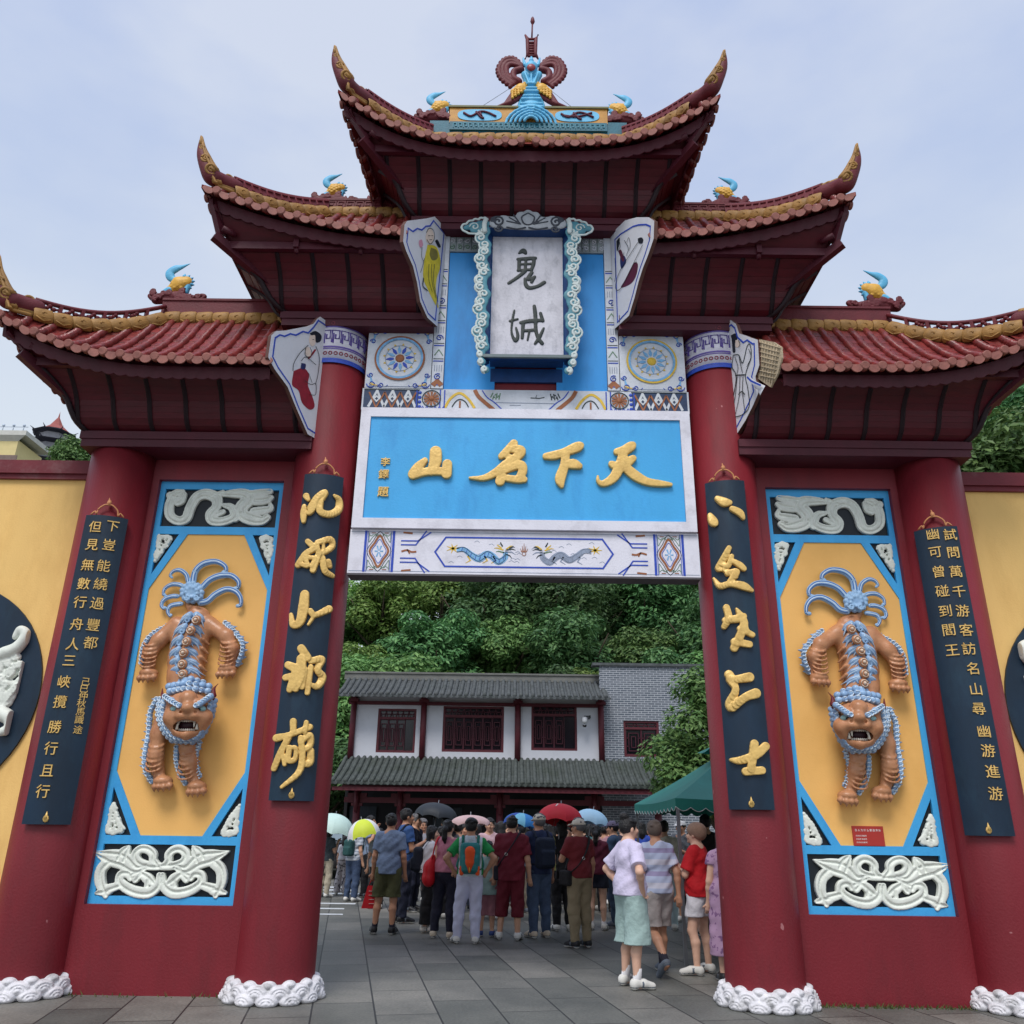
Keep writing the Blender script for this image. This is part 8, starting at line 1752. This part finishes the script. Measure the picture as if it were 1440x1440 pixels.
f = SDF((0, -.3, .55), (.5, .4, 1.4), .011); f.path([(.20*k, .06, 1.12*k), (.245*k, .08, .98*k), (.25*k, .085, .84*k)], [.05*k, .115*k, .135*k], .04, sq=(.75, 1, 1)); BG = f.mesh('bag', RB, T2)
m = MB(); m.tube(spline([(.20*k, .12*k, 1.10*k), (.155*k, .10*k, 1.33*k), (.135*k, .0, 1.425*k), (.15*k, -.09*k, 1.33*k), (.205*k, -.02, 1.10*k)], 4), .02*k, 6, 0, flat=.5); m.build('strap', RB, BG); qmesh.raw = False
h_ = np.array(held(P['pink'], 1)); T2 = thing('water_bottle', 'purple tinted water bottle held by the pink topped woman', 'bottle', tuple(h_-[0, 0, .16])); m = MB(); m.lathe([(0, -.15), (.032, -.15), (.034, .02), (.022, .05), (.018, .06)], tuple(h_), 14); m.build('flask', mat('bottle_purple', srgb(150, 130, 180), .2, .1), T2); m = MB(); m.lathe([(0, .09), (.02, .088), (.021, .06), (.018, .06)], tuple(h_), 12); m.build('lid', BSHOE, T2)
h_ = np.array(held(P['lav'], -1)); m = MB()
ub = lambda *c: cloth('umb_%d_%d_%d' % c, c, .06, 4, .05, .6)
YU = lambda who: P[who][0].location[1]
def emblem(C_, rad, hgt, o):
    m = MB(); an = -2.1; pts = []
    for u, v in ((-.05, .33), (.05, .33), (.05, .52), (0, .48), (-.05, .52)):
        t = math.asin(min(1, v)) if False else v; rr = rad*math.sin(t*math.pi/2); pts.append((rr*math.cos(an)-u*math.sin(an)*-1*rad*.9, rr*math.sin(an)+u*math.cos(an)*rad*.9, o+hgt*math.cos(t*math.pi/2)+.012))
    m.add(pts, [(0, 1, 2, 3, 4)]); m.build('emblem', SOLE, C_)
umbrella(462, 1172, 62, 1143, YU('mint')-.1, [ub(196, 222, 214)], 'pale mint umbrella beside the left column', tilt=(0, 8))
umbrella(528, 1176, 46, 1150, YU('neon')-.1, [ub(206, 222, 66), ub(222, 222, 224), ub(206, 222, 66)], 'yellow and white panelled umbrella behind the man in olive shorts', tilt=(0, -14))
umbrella(606, 1150, 62, 1128, YU('specs')-.1, [ub(40, 46, 54)], 'open black umbrella over the man with glasses', tilt=(0, 8))
umbrella(662, 1161, 58, 1146, 6.2, [ub(222, 186, 184)], 'pale pink umbrella above the back of the crowd')
umbrella(722, 1162, 52, 1142, 6.4, [ub(40, 120, 190), ub(30, 70, 160), ub(110, 180, 210)], 'patterned blue umbrella behind the maroon tee man', tilt=(0, 10))
umbrella(782, 1158, 68, 1129, YU('redu')-.15, [ub(190, 24, 44)], 'red umbrella with small white emblem over the crowd', tilt=(-6, 6), logo=emblem)
umbrella(818, 1158, 50, 1136, 6.6, [ub(158, 198, 226)], 'pale blue umbrella partly behind the red one', tilt=(0, 12))
# ================================================================ PARKED CAR at the left edge of the opening
cp = atz(448, 1238); CARX, CARY = cp[0]-.35, cp[1]+.6
T2 = thing('parked_car', 'dark parked car glimpsed between the left column and the walking girl', 'car', (CARX, CARY, 0)); PAINT_C = mat('car_paint', srgb(34, 32, 36), .18, .05, spec=.7); 
f = SDF((CARX-1.0, CARY-.6, .15), (CARX+1.0, CARY+4.4, 1.6), .025)
f.rbox((CARX, CARY+1.85, .62), (.90, 2.2, .34), .22); f.rbox((CARX, CARY+2.3, 1.10), (.76, 1.25, .36), .26, .12)
for yy in (.45, 3.2):
    for s in (-1, 1): f.cap((CARX+s*.66, CARY+yy, .33), (CARX+s*1.0, CARY+yy, .33), .37, None, .01, 's')
f.mesh('body', PAINT_C, T2)
m = MB(); m.add([(CARX-.62, CARY+.88, .99), (CARX+.62, CARY+.88, .99), (CARX+.52, CARY+1.30, 1.40), (CARX-.52, CARY+1.30, 1.40)], [(0, 1, 2, 3)]); m.build('windscreen', mat('car_glass', srgb(120, 134, 140), .05, .05, spec=.9), T2)
for s in (-1, 1):
    m = MB(); m.ball((CARX+s*.62, CARY-.28, .70), .14, 10, 0, (1.3, .5, .7)); m.build('headlight', mat('lamp_clear', srgb(210, 214, 220), .1, .05), T2)
    for yy in (.45, 3.2): m = MB(); m.tube([(CARX+s*.68, CARY+yy, .33), (CARX+s*.88, CARY+yy, .33)], .32, 20, 0); w_ = m.build('wheel', BSHOE, T2); m = MB(); m.tube([(CARX+s*.885, CARY+yy, .33), (CARX+s*.89, CARY+yy, .33)], .2, 14, 0); m.build('rim', STEEL, w_)
m = MB(); m.box((CARX-.45, CARY-.375, .50), (CARX+.45, CARY-.345, .62)); m.build('grille', BSHOE, T2)
m = MB(); m.box((CARX-.22, CARY-.385, .38), (CARX+.22, CARY-.36, .48)); m.build('number_plate', mat('plate_blue', srgb(40, 80, 170), .4), T2)
